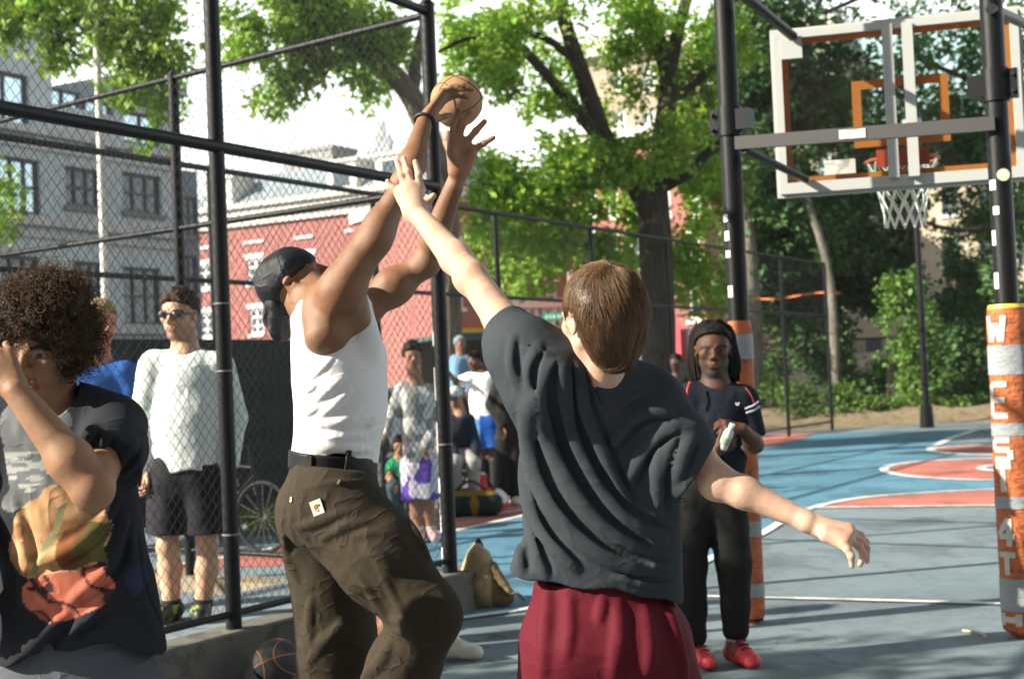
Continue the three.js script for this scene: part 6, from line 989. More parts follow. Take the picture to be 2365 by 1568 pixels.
// person with dreadlocks holding a bottle, by the padded post
{
  const r = figure({ label: 'person with dreadlocks, dark sports polo and red shoes, holding a bottle beside a padded post', d: 7.3, h: 0.0065, head: [1648, 812], S: 0.262, fwd: [-0.12, -0.03, 1], body: [-0.1, 0, 1], sh: [[1722, 925], [1588, 918]], el: [[1745, 1028, -0.05], [1572, 1030, -0.08]], wr: [[1716, 990, -0.22], [1652, 1045, -0.26]], hd: [[-0.6, 0.1, 0.25], [0.75, 0.45, 0.1]], palm: [[-0.4, -0.5, -0.6], [0.2, 0.6, -0.7]], curl: [0.7, 0.75, 0.8, 0.8], hip: [[1682, 1130], [1592, 1130]], kn: [[1697, 1300, -0.04], [1592, 1310, -0.02]], an: [[1700, 1478], [1605, 1495]], toe: [[0.42, 0, 1], [0.35, 0, 1]], skin: [0.085, 0.04, 0.022], face: { brow: [0.012, 0.009, 0.008], lip: [1.1, 0.95, 0.95], beard: 0.7, white: 0.3 }, lips: 1.5, nose: 1.2, torso: 1.08, shirt: { name: 'polo_shirt', rgb: [0.014, 0.017, 0.026], sleeve: 0.72, hem: [1640, 1150], loose: 1.08 }, pants: { rgb: [0.016, 0.016, 0.017], len: 1.86, loose: 1.04, cuff: 0.066 }, sock: { rgb: [0.35, 0.35, 0.36], len: 0.24, w: 1.0 }, shoe: { rgb: [0.55, 0.035, 0.045], accent: [0.16, 0.015, 0.02], sole: [0.22, 0.03, 0.03] } });
  r.an.forEach((a, i) => { const f = V(0.4, 0, 1).normalize(), sd = V(f.z, 0, -f.x); for (let k = 0; k < 4; k++) { const c = a.clone().setY(0.145 - k * 0.018).addScaledVector(f, 0.035 + k * 0.022); part('shoelace', tubeG([c.clone().addScaledVector(sd, -0.028), c.clone().setY(c.y + 0.008), c.clone().addScaledVector(sd, 0.028)], 0.005, 6), std([0.04, 0.01, 0.012], 0.8), r.t); } part('shoe_tongue', tubeG([a.clone().setY(0.09).addScaledVector(f, 0.03), a.clone().setY(0.2).addScaledVector(f, 0.035)], (q) => 0.03 - 0.006 * q, 10), std([0.5, 0.04, 0.05], 0.6), r.t); });
  const hm = phys([0.009, 0.007, 0.006], 0.8, { specularIntensity: 0.25 }); hairCap(r, [0.013, 0.010, 0.009], { cutLine: 0.19, slope: 0.3, top: 1.0, side: 1.06, rough: 0.01, h: 0.006 });
  seed(31); for (let k = 0; k < 44; k++) { const a = -2.5 + 5.0 * k / 43, sx = Math.sin(a) * 0.40, z0 = -0.02 - 0.36 * Math.cos(a * 0.62); const L = rr(0.9, 1.15), pts = [r.off(sx * 0.35, 0.60, z0 * 0.5), r.off(sx * 0.95, 0.42, z0), r.off(sx * 1.15, 0.05, z0 * 1.1), r.off(sx * 1.2 + rr(-0.03, 0.03), -0.25, z0 * 1.1), r.off(sx * 1.12 + rr(-0.05, 0.05), 0.45 - L, z0 * 1.05 + rr(-0.04, 0.04))]; if (Math.abs(sx) < 0.2 && z0 > -0.2) continue; part('dreadlock', tubeG(smooth(pts, 5), (f) => 0.0115 * (1 - 0.3 * f) * (1 + 0.15 * Math.sin(f * 40)), 7), hm, r.t); }
  // glasses-dark brow, shirt piping and stripes
  const pipe = (pts, w, mat, name) => { const q = []; for (const [x, y] of pts) { const p = r.F.ray(x, y, 6.4, 8); if (p) q.push(p.add(V(0, 0, 0.03))); } return q; };
  const strip = (list, rad, mat, name) => part(name, tubeG(smooth(list.map(([x, y, e]) => P(x, y, 7.3 + e)), 4), rad, 6), mat, r.t);
  strip([[1594, 882, -0.1], [1588, 900, -0.125], [1586, 925, -0.13]], 0.005, std([0.65, 0.03, 0.03], 0.6), 'piping'); strip([[1722, 895, -0.08], [1735, 912, -0.1], [1742, 930, -0.1]], 0.003, std([0.3, 0.03, 0.03], 0.6), 'piping');
  strip([[1722, 944, -0.115], [1738, 938, -0.11], [1752, 928, -0.085]], 0.0055, std([0.5, 0.52, 0.58], 0.6), 'sleeve_stripe'); strip([[1724, 954, -0.115], [1741, 948, -0.11], [1755, 938, -0.085]], 0.0055, std([0.5, 0.52, 0.58], 0.6), 'sleeve_stripe'); strip([[1562, 955, -0.1], [1574, 968, -0.11]], 0.006, std([0.6, 0.6, 0.62], 0.6), 'sleeve_stripe');
  strip([[1700, 930, -0.16], [1704, 936, -0.16], [1708, 930, -0.16]], 0.004, std([0.6, 0.62, 0.66], 0.6), 'logo_mark');
  const bt = thing('bottle', 'white and green plastic bottle held in front of the dark polo', 'bottle', P(1678, 1012, 7.02)), ax = P(1690, 985, 7.0).sub(P(1668, 1036, 7.04)).normalize(), c0 = P(1668, 1036, 7.04);
  part('bottle_body', tubeG([0, .02, .06, .1, .14, .165, .18, .2].map((s) => s * 0.62).map((s) => c0.clone().addScaledVector(ax, s)), (f, k) => [0.022, 0.026, 0.026, 0.024, 0.026, 0.022, 0.012, 0.011][k], 16), phys([0.78, 0.84, 0.8], 0.2, { transmission: 0.3 }), bt); part('label_band', tubeG([c0.clone().addScaledVector(ax, 0.03), c0.clone().addScaledVector(ax, 0.068)], 0.0268, 16), std([0.25, 0.4, 0.25], 0.6), bt); part('bottle_cap', tubeG([c0.clone().addScaledVector(ax, 0.125), c0.clone().addScaledVector(ax, 0.14)], 0.0135, 14), std([0.8, 0.8, 0.8], 0.5), bt);
}
// person in sunglasses behind the near fence
{
  const r = figure({ label: 'person in sunglasses, pale mint sweatshirt and black shorts standing behind the near fence', d: 7.95, ground: 0.246, h: 0.0075, head: [412, 728], S: 0.275, fwd: [-0.28, -0.08, 1], body: [-0.1, 0, 1], up: [0.05, 1, 0.05], b: 1.06, sh: [[508, 845], [352, 842]], el: [[538, 965, 0.02], [330, 965, 0]], wr: [[528, 1075, -0.06], [338, 1080, -0.05]], hip: [[468, 1085], [390, 1085]], kn: [[478, 1262], [386, 1262]], an: [[464, 1430], [396, 1432]], toe: [[0.2, 0, 1], [-0.3, 0, 1]], skin: [0.55, 0.33, 0.22], face: { brow: [0.08, 0.05, 0.03], beard: 0.3 }, torso: 1.1, thick: 0.72, shirt: { name: 'sweatshirt', rgb: [0.64, 0.70, 0.68], sleeve: 1.94, hem: [430, 1085], loose: 1.15, w: 1.05 }, pants: { name: 'shorts', rgb: [0.022, 0.02, 0.026], len: 0.82, loose: 1.12 }, sock: { rgb: [0.016, 0.016, 0.016], len: 0.28, w: 1.05 }, shoe: { rgb: [0.02, 0.02, 0.02], accent: [0.18, 0.3, 0.04], sole: [0.14, 0.2, 0.05] } });
  hairCap(r, [0.05, 0.032, 0.018], { h: 0.006, top: 1.12, rough: 0.02, cutLine: 0.10 });
  const dk = phys([0.008, 0.008, 0.008], 0.08, { clearcoat: 1 }), m = [], S = r.S; const g = thing('sunglasses', 'dark wraparound sunglasses worn by the person in the mint sweatshirt', 'sunglasses', r.off(0, 0.03, 0.36));
  for (const s of [-1, 1]) { const e = new THREE.SphereGeometry(1, 16, 10); e.scale(0.115 * S, 0.068 * S, 0.03 * S); e.applyMatrix4(new THREE.Matrix4().makeBasis(...r.B)); const c = r.off(s * 0.15, 0.025, 0.375); e.translate(c.x, c.y, c.z); part('lens', e, dk, g); part('temple', tubeG([r.off(s * 0.25, 0.05, 0.36), r.off(s * 0.33, 0.05, 0.25), r.off(s * 0.36, 0.04, -0.05)], 0.006, 6), dk, g); } part('bridge', tubeG([r.off(-0.06, 0.045, 0.40), r.off(0, 0.055, 0.43), r.off(0.06, 0.045, 0.40)], 0.005, 6), dk, g);
}
// person in the blue jacket behind the curly hair
{
  const r = figure({ label: 'person with fair hair and a blue jacket, mostly hidden by the curly-haired person', d: 8.35, ground: 0.0, h: 0.01, head: [232, 748], S: 0.262, fwd: [0.62, -0.08, 0.75], body: [0.3, 0, 1], sh: [[292, 862], [160, 862]], el: [[312, 980], [135, 985]], wr: [[300, 1090, -0.1], [150, 1090, -0.1]], hip: [[250, 1130], [180, 1130]], kn: [[255, 1300], [178, 1300]], an: [[252, 1440], [180, 1440]], toe: [[0.3, 0, 1], [0.1, 0, 1]], skin: [0.5, 0.22, 0.15], face: { brow: [0.3, 0.2, 0.1] }, shirt: { name: 'jacket', rgb: [0.028, 0.10, 0.34], sleeve: 1.95, hem: [210, 1140], loose: 1.1 }, pants: { rgb: [0.03, 0.03, 0.04], len: 1.97 }, shoe: { rgb: [0.1, 0.1, 0.1] } });
  hairCap(r, [0.42, 0.30, 0.15], { h: 0.008, top: 1.05, rough: 0.01 });
}
// players resting behind the corner post
{
  const r = figure({ label: 'player in white t-shirt and blue shorts with black leggings, arms spread, near corner post', d: 18.2, h: 0.013, head: [1098, 835], S: 0.26, fwd: [-0.6, 0, 0.7], body: [-0.2, 0, 1], sh: [[1146, 868], [1082, 875]], el: [[1178, 880, 0.1], [1056, 884, 0.05]], wr: [[1205, 885, 0.1], [1046, 872, -0.1]], hip: [[1134, 975], [1104, 975]], kn: [[1142, 1060], [1110, 1060]], an: [[1142, 1134], [1118, 1134]], toe: [[0.3, 0, 1], [-0.2, 0, 1]], b: 1.1, skin: [0.11, 0.055, 0.035], shirt: { rgb: [0.80, 0.80, 0.80], sleeve: 0.6, hem: [1118, 968], loose: 1.15 }, pants: { name: 'shorts', color: (x, y, z) => { const p = P(1104, 1000, 18.2); return x < p.x + 0.03 ? (Math.abs(y - P(0, 1003, 18.2).y) < 0.06 ? [0.6, 0.6, 0.6] : [0.12, 0.33, 0.62]) : [0.02, 0.10, 0.42]; }, len: 0.7, loose: 1.25 }, sock: { rgb: [0.014, 0.014, 0.016], len: 0.98, w: 1.5 }, shoe: { rgb: [0.05, 0.05, 0.06] } });
  hairCap(r, [0.015, 0.012, 0.01], { h: 0.012 });
  const k = figure({ label: 'player in black hooded sweatshirt and black trousers standing beside the white t-shirt', d: 17.2, h: 0.013, head: [1190, 830], S: 0.25, fwd: [0.5, 0, 0.8], body: [0.5, 0, 0.8], sh: [[1205, 885], [1152, 885]], el: [[1218, 945], [1136, 935]], wr: [[1205, 990, -0.1], [1160, 985, -0.1]], hip: [[1190, 1010], [1162, 1010]], kn: [[1192, 1085], [1166, 1080]], an: [[1190, 1146], [1160, 1146]], toe: [[0.3, 0, 1], [-0.1, 0, 1]], b: 1.05, skin: [0.2, 0.1, 0.06], shirt: { name: 'hooded_sweatshirt', rgb: [0.022, 0.021, 0.02], sleeve: 1.95, hem: [1178, 1010], loose: 1.2 }, pants: { rgb: [0.02, 0.019, 0.018], len: 1.97, loose: 1.05 }, shoe: { rgb: [0.68, 0.66, 0.6], accent: [0.5, 0.48, 0.42] } });
  hairCap(k, [0.02, 0.015, 0.01], { h: 0.012 });
  const c = figure({ label: 'seated player in a white and blue cap and dark jacket beside the corner post', d: 16.6, h: 0.013, head: [1052, 920], S: 0.25, fwd: [-0.3, -0.3, 0.9], body: [-0.3, 0, 0.9], sh: [[1082, 970], [1046, 972]], el: [[1098, 1030, -0.1], [1044, 1030, -0.1]], wr: [[1098, 1068, -0.35], [1052, 1055, -0.4]], hip: [[1078, 1050], [1050, 1050]], kn: [[1092, 1070, -0.42], [1050, 1068, -0.45]], an: [[1096, 1140, -0.4], [1054, 1142, -0.4]], toe: [[0.2, 0, 1], [-0.2, 0, 1]], skin: [0.3, 0.16, 0.1], shirt: { name: 'jacket', rgb: [0.018, 0.022, 0.035], sleeve: 1.9, hem: [1064, 1062], loose: 1.1 }, pants: { rgb: [0.28, 0.27, 0.25], len: 1.9 }, shoe: { rgb: [0.6, 0.58, 0.55], accent: [0.5, 0.05, 0.04] } });
  hairCap(c, [0.6, 0.6, 0.57], { cutLine: 0.16, slope: 0.0, h: 0.011, name: 'cap' }); { const a = c.off(0, 0.17, 0.33), e = new THREE.SphereGeometry(1, 14, 8); e.scale(0.3 * c.S, 0.035 * c.S, 0.3 * c.S); e.applyMatrix4(new THREE.Matrix4().makeBasis(...c.B)); e.translate(a.x, a.y, a.z); part('cap_brim', e, std([0.03, 0.06, 0.3], 0.7), c.t); }
  { const s = thing('folding_stool', 'low dark stool under the seated player in the cap', 'stool', groundAt(1064, 16.75)); const p = s.position, m = new MB().box(p.x - 0.2, p.x + 0.2, 0.43, 0.47, p.z - 0.18, p.z + 0.18); part('seat', m.build(), matDarkP, s); for (const x of [-0.17, 0.17]) for (const z of [-0.15, 0.15]) part('leg', tubeG([V(p.x + x, 0.43, p.z + z), V(p.x + x * 1.1, 0, p.z + z * 1.1)], 0.014, 8), matDarkP, s); }
  const w = figure({ label: 'player in grey and white patterned sweater and purple shorts behind the fence', d: 13.6, h: 0.012, head: [952, 822], S: 0.25, fwd: [0.2, -0.1, 0.9], body: [0.5, 0, 0.8], sh: [[992, 905], [930, 900]], el: [[1002, 975, 0.05], [905, 955, -0.05]], wr: [[985, 1030, -0.15], [890, 1002, -0.15]], hip: [[985, 1075], [952, 1075]], kn: [[990, 1165], [960, 1165]], an: [[996, 1236], [972, 1238]], toe: [[0.3, 0, 1], [0, 0, 1]], skin: [0.30, 0.15, 0.09], shirt: { name: 'sweater', color: (x, y, z) => (noise(x * 16, y * 13, z * 16) > 0.05 ? [0.62, 0.62, 0.60] : [0.26, 0.27, 0.27]), sleeve: 1.95, hem: [965, 1075], loose: 1.15 }, pants: { name: 'shorts', color: (x, y, z) => (noise(x * 9, y * 8, z * 9) > 0.12 ? [0.55, 0.53, 0.6] : [0.12, 0.06, 0.40]), len: 0.85, loose: 1.25 }, sock: { rgb: [0.5, 0.5, 0.5] }, shoe: { rgb: [0.5, 0.3, 0.3] } });
  hairCap(w, [0.02, 0.014, 0.01], { h: 0.011, rough: 0.02, top: 1.15, side: 1.1 });
  const g = figure({ label: 'child in green t-shirt crouching behind the fence next to purple shorts', d: 14.8, h: 0.012, head: [925, 1030], S: 0.22, fwd: [-0.1, -0.2, 1], sh: [[940, 1072], [908, 1072]], el: [[950, 1100, -0.1], [898, 1102, -0.1]], wr: [[938, 1120, -0.3], [912, 1122, -0.3]], hip: [[936, 1130], [912, 1130]], kn: [[942, 1122, -0.3], [908, 1124, -0.3]], an: [[938, 1196, -0.2], [912, 1198, -0.2]], toe: [[0.2, 0, 1], [-0.2, 0, 1]], b: 0.82, skin: [0.32, 0.17, 0.1], shirt: { rgb: [0.02, 0.24, 0.11], sleeve: 0.6, hem: [922, 1140], loose: 1.15 }, pants: { rgb: [0.05, 0.08, 0.1], len: 1.9 }, shoe: { rgb: [0.5, 0.5, 0.5] } });
  hairCap(g, [0.02, 0.014, 0.01], { h: 0.011 });
  const n = figure({ label: 'person in light blue top and cap standing in front of the food stall', d: 22, h: 0.015, head: [1063, 795], S: 0.25, fwd: [0.6, 0, 0.8], sh: [[1080, 830], [1048, 830]], el: [[1086, 870], [1042, 870]], wr: [[1080, 905, -0.1], [1048, 905, -0.1]], hip: [[1074, 925], [1054, 925]], kn: [[1075, 1010], [1054, 1010]], an: [[1075, 1085], [1054, 1085]], toe: [[0.2, 0, 1], [-0.2, 0, 1]], skin: [0.2, 0.1, 0.07], shirt: { rgb: [0.14, 0.26, 0.38], sleeve: 1.9, hem: [1064, 930] }, pants: { rgb: [0.03, 0.03, 0.04], len: 1.95 }, shoe: { rgb: [0.3, 0.3, 0.3] } }); hairCap(n, [0.2, 0.24, 0.3], { h: 0.013, name: 'cap' });
  const q = figure({ label: 'person in dark jacket standing in shade behind the trunk, left of the dreadlocks', d: 20, h: 0.015, head: [1562, 838], S: 0.25, fwd: [-0.4, 0, 0.8], sh: [[1582, 880], [1545, 880]], el: [[1588, 925], [1538, 925]], wr: [[1580, 960, -0.1], [1546, 960, -0.1]], hip: [[1574, 975], [1554, 975]], kn: [[1576, 1050], [1554, 1050]], an: [[1576, 1100], [1554, 1100]], toe: [[0.2, 0, 1], [-0.2, 0, 1]], skin: [0.06, 0.03, 0.02], shirt: { name: 'jacket', rgb: [0.018, 0.02, 0.018], sleeve: 1.9, hem: [1564, 985] }, pants: { rgb: [0.02, 0.02, 0.02], len: 1.95 }, shoe: { rgb: [0.1, 0.1, 0.1] } }); hairCap(q, [0.015, 0.012, 0.01], { h: 0.013 });
}

// ---------- street side and small things ----------
{ // lamp post at the back of the bed
  const b = G(2142, 968, 0.2), t = thing('street_lamp', 'black park lamp post with glass lantern at the back right', 'street lamp', b), y1 = P(0, 0, 1).y * 0 + b.y + 6.3;
  part('pole', tubeG([b.clone().setY(0), b.clone().setY(0.5), b.clone().setY(0.55), b.clone().setY(y1)], (f, k) => [0.17, 0.14, 0.085, 0.065][k], 14), matBlackPipe, t); const g = new MB(); g.tube([b.clone().setY(y1), b.clone().setY(y1 + 0.1), b.clone().setY(y1 + 0.16)], (f, k) => [0.08, 0.2, 0.22][k], 14); g.tube([b.clone().setY(y1 + 0.72), b.clone().setY(y1 + 0.9), b.clone().setY(y1 + 1.05)], (f, k) => [0.26, 0.16, 0.03][k], 14); part('lantern_frame', g.build(), matBlackPipe, t); part('lantern_glass', tubeG([b.clone().setY(y1 + 0.161), b.clone().setY(y1 + 0.4), b.clone().setY(y1 + 0.719)], (f, k) => [0.18, 0.24, 0.22][k], 14), phys([0.75, 0.8, 0.82], 0.3, { transmission: 0.5 }), t);
}
{ // pale pole at the left behind the fences
  const b = groundAt(248, 24), t = thing('street_lamp', 'slim pale metal lamp pole in front of the stone building', 'lamp post', b), e = b.clone().setY(P(208, 40, 24).y); part('pole', tubeG(bumpy(b, e, 8), (f) => 0.085 - 0.03 * f, 14), std([0.68, 0.66, 0.6], 0.5), t); part('pole_base', tubeG([b.clone().setY(0), b.clone().setY(0.9)], 0.13, 14), std([0.5, 0.5, 0.48], 0.6), t);
  part('lamp_arm', tubeG(smooth([e, e.clone().add(V(-0.3, 0.5, 0)), e.clone().add(V(-1.2, 0.8, 0))], 6), 0.035, 8), std([0.68, 0.66, 0.6], 0.5), t);
}
{ // iron railing and tape at the back
  const a = groundAt(1735, 43), e = groundAt(2080, 42), t = thing('iron_railing', 'low black iron railing behind the planting bed, in front of the street', 'railing', a), m = matBlackPipe; const n = 46, H = 2.35;
  for (let k = 0; k <= n; k++) { const p = a.clone().lerp(e, k / n); part('picket', tubeG([p.clone().setY(0), p.clone().setY(H)], 0.016, 5), m, t); } for (const y of [0.25, H - 0.05]) part('rail', tubeG([a.clone().setY(y), e.clone().setY(y)], 0.03, 6), m, t);
  const s = thing('caution_tape', 'orange plastic tape strung in front of the dark trees', 'tape', P(1840, 683, 37.5)); part('strip', (() => { const q = new MB(); let p = null; for (let k = 0; k <= 20; k++) { const c = P(1738 + 205 * k / 20, 689 - 12 * k / 20 + 4 * Math.sin(k * 0.31), 37.5 + 0.1 * Math.sin(k)); if (p) q.quad(p.clone().setY(p.y - 0.018), c.clone().setY(c.y - 0.018), c.clone().setY(c.y + 0.018), p.clone().setY(p.y + 0.018)); p = c; } return q.build(); })(), std([0.65, 0.16, 0.03], 0.6), s);
  const c = thing('traffic_cone', 'small orange traffic cone seen through the railing', 'traffic cone', groundAt(1912, 45)); const p = c.position; part('cone', tubeG([p.clone().setY(2.0), p.clone().setY(2.75)], (f) => 0.2 - 0.16 * f, 14), std([0.85, 0.18, 0.02], 0.5), c); part('base', new MB().box(p.x - 0.28, p.x + 0.28, 1.93, 2.0, p.z - 0.28, p.z + 0.28).build(), std([0.05, 0.05, 0.05], 0.8), c);
  const w = thing('low_wall', 'low grey street wall under the traffic cone', 'wall', groundAt(1900, 45)); part('wall_block', new MB().box(p.x - 7, p.x + 5, 0, 1.925, p.z - 0.5, p.z + 0.4).build(), matConcDark, w);
}
{ // food stall
  const a = groundAt(1036, 30), e = groundAt(1318, 31), t = thing('food_stall', 'dark olive food stall with yellow and red roof edge behind the players', 'stall', a), d = e.clone().sub(a).normalize(), n = V(-d.z, 0, d.x), L = a.distanceTo(e), bx = (s0, s1, y0, y1, o0, o1) => new MB().obox(a.clone().addScaledVector(d, (s0 + s1) / 2).addScaledVector(n, (o0 + o1) / 2).setY((y0 + y1) / 2), d.clone().multiplyScalar((s1 - s0) / 2), V(0, (y1 - y0) / 2, 0), n.clone().multiplyScalar((o1 - o0) / 2)).build();
  const top = P(1150, 768, 30.4).y, ol = std([0.055, 0.05, 0.025], 0.8), s = n.z > 0 ? 1 : -1; const z = (q) => q * s;
  part('back_wall', bx(0, L, 0, top - 0.1, z(-2.1), z(-2)), ol, t); part('counter', bx(0.1, L - 0.1, 0.1, 1.0, z(-0.4), z(0)), ol, t); part('roof', bx(-0.15, L + 0.15, top - 0.1, top, z(-2.2), z(0.3)), std([0.06, 0.09, 0.09], 0.6), t);
  part('roof_edge', bx(-0.15, L + 0.15, top + 0.003, top + 0.10, z(0.2), z(0.31)), std([0.75, 0.5, 0.08], 0.6), t); part('roof_edge', bx(-0.15, L * 0.55, top + 0.103, top + 0.2, z(0.18), z(0.29)), std([0.62, 0.12, 0.06], 0.6), t);
  for (const q of [0.05, L * 0.5, L - 0.05]) part('stall_post', tubeG([a.clone().addScaledVector(d, q).setY(0), a.clone().addScaledVector(d, q).setY(top - 0.1)], 0.04, 8), matDarkP, t);
  seed(5); for (let k = 0; k < 9; k++) { const q = 0.3 + k * (L - 0.6) / 9; part('goods_box', bx(q, q + 0.2, 1.003, 1.003 + rr(0.1, 0.3), z(-0.3), z(-0.1)), std([rr(0.1, 0.5), rr(0.1, 0.4), rr(0.05, 0.2)], 0.7), t); }
}
{ // street sign
  const b = groundAt(1292, 34), t = thing('street_sign', 'green street name sign on a pole left of the defender head', 'sign', b), y = P(1280, 732, 34).y; part('pole', tubeG([b.clone().setY(0), b.clone().setY(y + 0.2)], 0.035, 8), matDarkP, t);
  const c = P(1278, 731, 33.95), pl = part('sign_plate', new THREE.BoxGeometry(0.5, 0.19, 0.03).translate(c.x, c.y, c.z), std([0.02, 0.34, 0.18], 0.5), t); for (const [x0, w] of [[-0.19, 0.06], [-0.10, 0.05], [-0.02, 0.07], [0.1, 0.05], [0.17, 0.04]]) part('mark', new THREE.BoxGeometry(w, 0.08, 0.004).translate(c.x + x0 + w / 2, c.y, c.z + 0.018), matWhiteP, pl);
}
function car(label, x, d, turn, rgb) {
  const b = groundAt(x, d), t = thing('parked_car', label, 'car', b), q = new THREE.Matrix4().makeRotationY(turn).setPosition(b.x, 0, b.z), paint = phys(rgb, 0.3, { clearcoat: 1, clearcoatRoughness: 0.1 });
  const prof = (pts, w, bev) => { const s = new THREE.Shape(); s.moveTo(...pts[0]); s.splineThru ? pts.slice(1).forEach((p) => s.lineTo(...p)) : 0; const g = new THREE.ExtrudeGeometry(s, { depth: w, bevelEnabled: true, bevelSize: bev, bevelThickness: bev, bevelSegments: 3 }); g.translate(0, 0, -w / 2); g.applyMatrix4(q); return g; };
  part('body', prof([[-2.2, 0.35], [2.2, 0.35], [2.25, 0.6], [2.15, 0.78], [1.2, 0.92], [-2.0, 0.95], [-2.25, 0.85], [-2.28, 0.55]], 1.6, 0.08), paint, t); part('roof', prof([[-1.75, 0.97], [1.15, 0.97], [0.45, 1.42], [-1.1, 1.44]], 1.3, 0.06), paint, t); part('window', prof([[-1.5, 1.0], [0.9, 1.0], [0.38, 1.36], [-1.0, 1.38]], 1.46, 0.01), matGlass, t);
  for (const wx of [-1.4, 1.4]) for (const wz of [-0.8, 0.8]) { const g = new THREE.CylinderGeometry(0.32, 0.32, 0.2, 20); g.rotateX(Math.PI / 2); g.translate(wx, 0.32, wz); g.applyMatrix4(q); const w = part('wheel', g, std([0.015, 0.015, 0.015], 0.8), t); const r = new THREE.CylinderGeometry(0.19, 0.19, 0.22, 16); r.rotateX(Math.PI / 2); r.translate(wx, 0.32, wz); r.applyMatrix4(q); part('rim', r, std([0.5, 0.5, 0.5], 0.3, { metalness: 0.8 }), w); }
}
car('white parked car on the street seen past the trunk', 1455, 46, 0.35, [0.75, 0.76, 0.77]); car('grey parked car on the street behind the railing', 1790, 55, 0.2, [0.4, 0.42, 0.45]); car('blue parked car behind the far fence', 700, 33, 0.55, [0.1, 0.2, 0.35]); car('silver parked car beyond the fence left of the stall', 955, 30, 0.55, [0.55, 0.6, 0.63]);
{ // tan bag against the end of the kerb
  const b = G(1128, 1394), t = thing('backpack', 'tan canvas backpack slumped against the end of the kerb', 'backpack', b), d = 9.55, Q = (x, y, e = 0) => P(x, y, d + e), F = new Field(...box3([Q(1050, 1400), Q(1215, 1240), Q(1130, 1320, -0.2), Q(1130, 1320, 0.25)], 0.08), 0.007);
  F.cap(Q(1105, 1290), Q(1120, 1365), 0.085, 0.13, 0.05); F.cap(Q(1120, 1365), Q(1165, 1378, -.05), 0.11, 0.07, 0.05); F.cap(Q(1104, 1290), Q(1104, 1262), 0.05, 0.03, 0.03); F.cap(Q(1085, 1310), Q(1066, 1372), 0.05, 0.07, 0.05); F.cap(Q(1140, 1310, -.06), Q(1175, 1368, -.1), 0.035, 0.03, 0.02);
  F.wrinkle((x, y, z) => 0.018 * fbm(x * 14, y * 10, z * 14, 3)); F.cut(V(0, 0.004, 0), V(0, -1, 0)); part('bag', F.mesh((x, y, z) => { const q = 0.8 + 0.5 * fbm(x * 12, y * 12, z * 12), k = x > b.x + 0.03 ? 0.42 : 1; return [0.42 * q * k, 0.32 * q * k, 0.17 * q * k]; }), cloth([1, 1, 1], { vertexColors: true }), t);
  part('strap', tubeG(smooth([Q(1098, 1262), Q(1104, 1246), Q(1114, 1262)], 6), 0.012, 8), std([0.02, 0.018, 0.015], 0.8), t); part('strap', tubeG(smooth([Q(1172, 1372, -.12), Q(1195, 1372, -.12), Q(1212, 1386, -.1)], 6), 0.012, 8), std([0.12, 0.1, 0.06], 0.8), t);
}
[['black sports bag with yellow trim on the ground by the seated player', 1075, 1158, 16.0, [0.02, 0.025, 0.03], [0.18, 0.12, 0.015]], ['red and white bag standing behind the black sports bag', 1088, 1120, 16.4, [0.5, 0.05, 0.04], [0.6, 0.6, 0.58]]].forEach(([l, x, y, d, c1, c2], k) => { const b = groundAt(x, d), t = thing('sports_bag', l, 'bag', b), F = new Field(b.clone().add(V(-0.5, -0.02, -0.35)), b.clone().add(V(0.5, 0.6, 0.35)), 0.014); F.cap(b.clone().add(V(-0.22, 0.15, 0)), b.clone().add(V(0.22, 0.14, 0.03)), 0.15, 0.14, 0.05); if (k) F.cap(b.clone().add(V(0, 0.15, 0)), b.clone().add(V(0.05, 0.4, 0)), 0.15, 0.08, 0.05); F.wrinkle((x, y, z) => 0.02 * fbm(x * 9, y * 9, z * 9)); F.cut(V(0, 0.004, 0), V(0, -1, 0)); part('bag', F.mesh((x, y) => (Math.abs(y - 0.27 - 0.2 * k) < 0.025 || noise(x * 6, y * 6, k) > 0.66 ? c2 : c1)), cloth([1, 1, 1], { vertexColors: true }), t); part('strap', tubeG(smooth([b.clone().add(V(-0.2, 0.28, 0)), b.clone().add(V(0, 0.4 + 0.15 * k, 0)), b.clone().add(V(0.2, 0.27, 0))], 6), 0.016, 6), std([0.02, 0.02, 0.02], 0.8), t); });
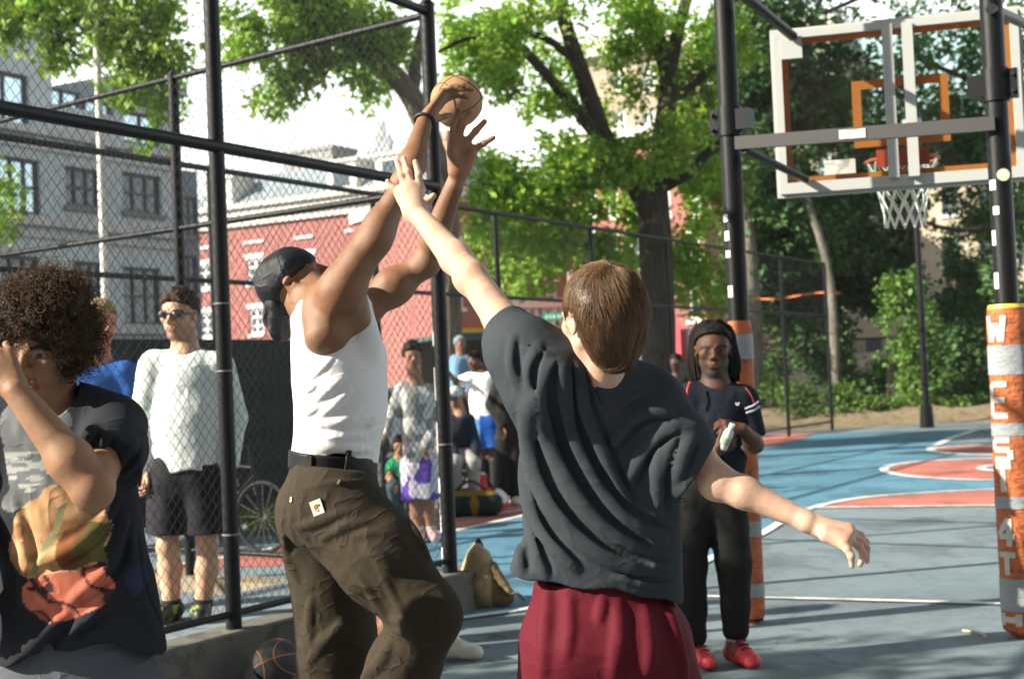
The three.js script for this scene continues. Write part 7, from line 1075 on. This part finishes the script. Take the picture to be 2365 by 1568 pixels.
{ // bicycle leaning behind the fence
  const c1 = P(604, 1092, 13.2), y = 0.34, t = thing('bicycle', 'black bicycle parked behind the fence left of the shooter', 'bicycle', c1.clone().setY(0)), u = V(-0.86, 0, -0.5), n = V(-u.z, 0, u.x), a = c1.clone().setY(y), e = a.clone().addScaledVector(u, 1.02), at = (s, h) => a.clone().addScaledVector(u, s).setY(h), m = matBlackPipe;
  for (const w of [a, e]) { const ring = []; for (let k = 0; k <= 36; k++) { const q = k / 36 * 2 * Math.PI; ring.push(w.clone().addScaledVector(u, Math.cos(q) * 0.32).setY(y + Math.sin(q) * 0.32)); } const g = part('wheel', tubeG(ring, 0.02, 6, false), std([0.015, 0.015, 0.015], 0.8), t), sp = new MB(); for (let k = 0; k < 16; k++) { const q = k / 16 * 2 * Math.PI; sp.tube([w, w.clone().addScaledVector(u, Math.cos(q) * 0.31).setY(y + Math.sin(q) * 0.31)], 0.002, 4); } const s = part('spokes', sp.build(), matTie, g); s.userData.kind = 'stuff'; }
  part('frame', mergeGeometries([[[0.02, 0.34], [0.14, 0.92]], [[0.1, 0.72], [0.55, 0.34]], [[0.12, 0.8], [0.68, 0.84]], [[0.55, 0.34], [0.7, 0.9]], [[0.55, 0.34], [1.02, 0.34]], [[1.02, 0.34], [0.68, 0.82]]].map(([p, q]) => tubeG([at(...p), at(...q)], 0.017, 8))), m, t); part('saddle', tubeG([at(0.6, 0.93), at(0.72, 0.95), at(0.82, 0.94)], (f) => 0.03 + 0.035 * f, 8), matDarkP, t); part('handlebar', tubeG([at(0.14, 0.92), at(0.13, 1.0), at(0.13, 1.0).addScaledVector(n, 0.01), at(0.12, 1.02).addScaledVector(n, 0.27)], 0.013, 8), m, t); part('handlebar', tubeG([at(0.13, 1.0), at(0.12, 1.02).addScaledVector(n, -0.27)], 0.013, 8), m, t);
}
{ // person sitting on the kerb behind the shooter
  const r = figure({ label: 'person in teal top sitting on the kerb behind the shooter, one pale sneaker showing', d: 7.85, h: 0.011, head: [845, 1215], S: 0.24, fwd: [0.8, -0.1, 0.5], body: [0.8, 0, 0.5], sh: [[872, 1300], [822, 1296]], el: [[900, 1390], [815, 1390]], wr: [[945, 1420, -0.1], [850, 1430, -0.1]], hip: [[868, 1425], [832, 1425]], kn: [[968, 1405, -0.1], [900, 1420, -0.3]], an: [[1040, 1488, -0.12], [910, 1525, -0.35]], toe: [[1, 0, 0.25], [0.8, 0, 0.5]], b: 0.95, skin: [0.2, 0.1, 0.06], shirt: { rgb: [0.02, 0.22, 0.24], sleeve: 0.6, hem: [850, 1440], loose: 1.1 }, pants: { name: 'shorts', rgb: [0.02, 0.02, 0.025], len: 0.85, loose: 1.1 }, sock: { rgb: [0.6, 0.6, 0.58], len: 0.2 }, shoe: { rgb: [0.62, 0.60, 0.50], accent: [0.5, 0.48, 0.40], sole: [0.6, 0.58, 0.48] } });
  hairCap(r, [0.015, 0.012, 0.01], { h: 0.01 });
}
{ const t = thing('twig', 'crooked dry twig lying on the court near the right post', 'twig', G(2262, 1470)); part('stem', tubeG(smooth([G(2225, 1462), G(2255, 1466), G(2272, 1470), G(2280, 1479)].map((p) => p.setY(0.014)), 5), 0.008, 6), std([0.45, 0.38, 0.25], 0.9), t); }
renderer.render(scene, camera);
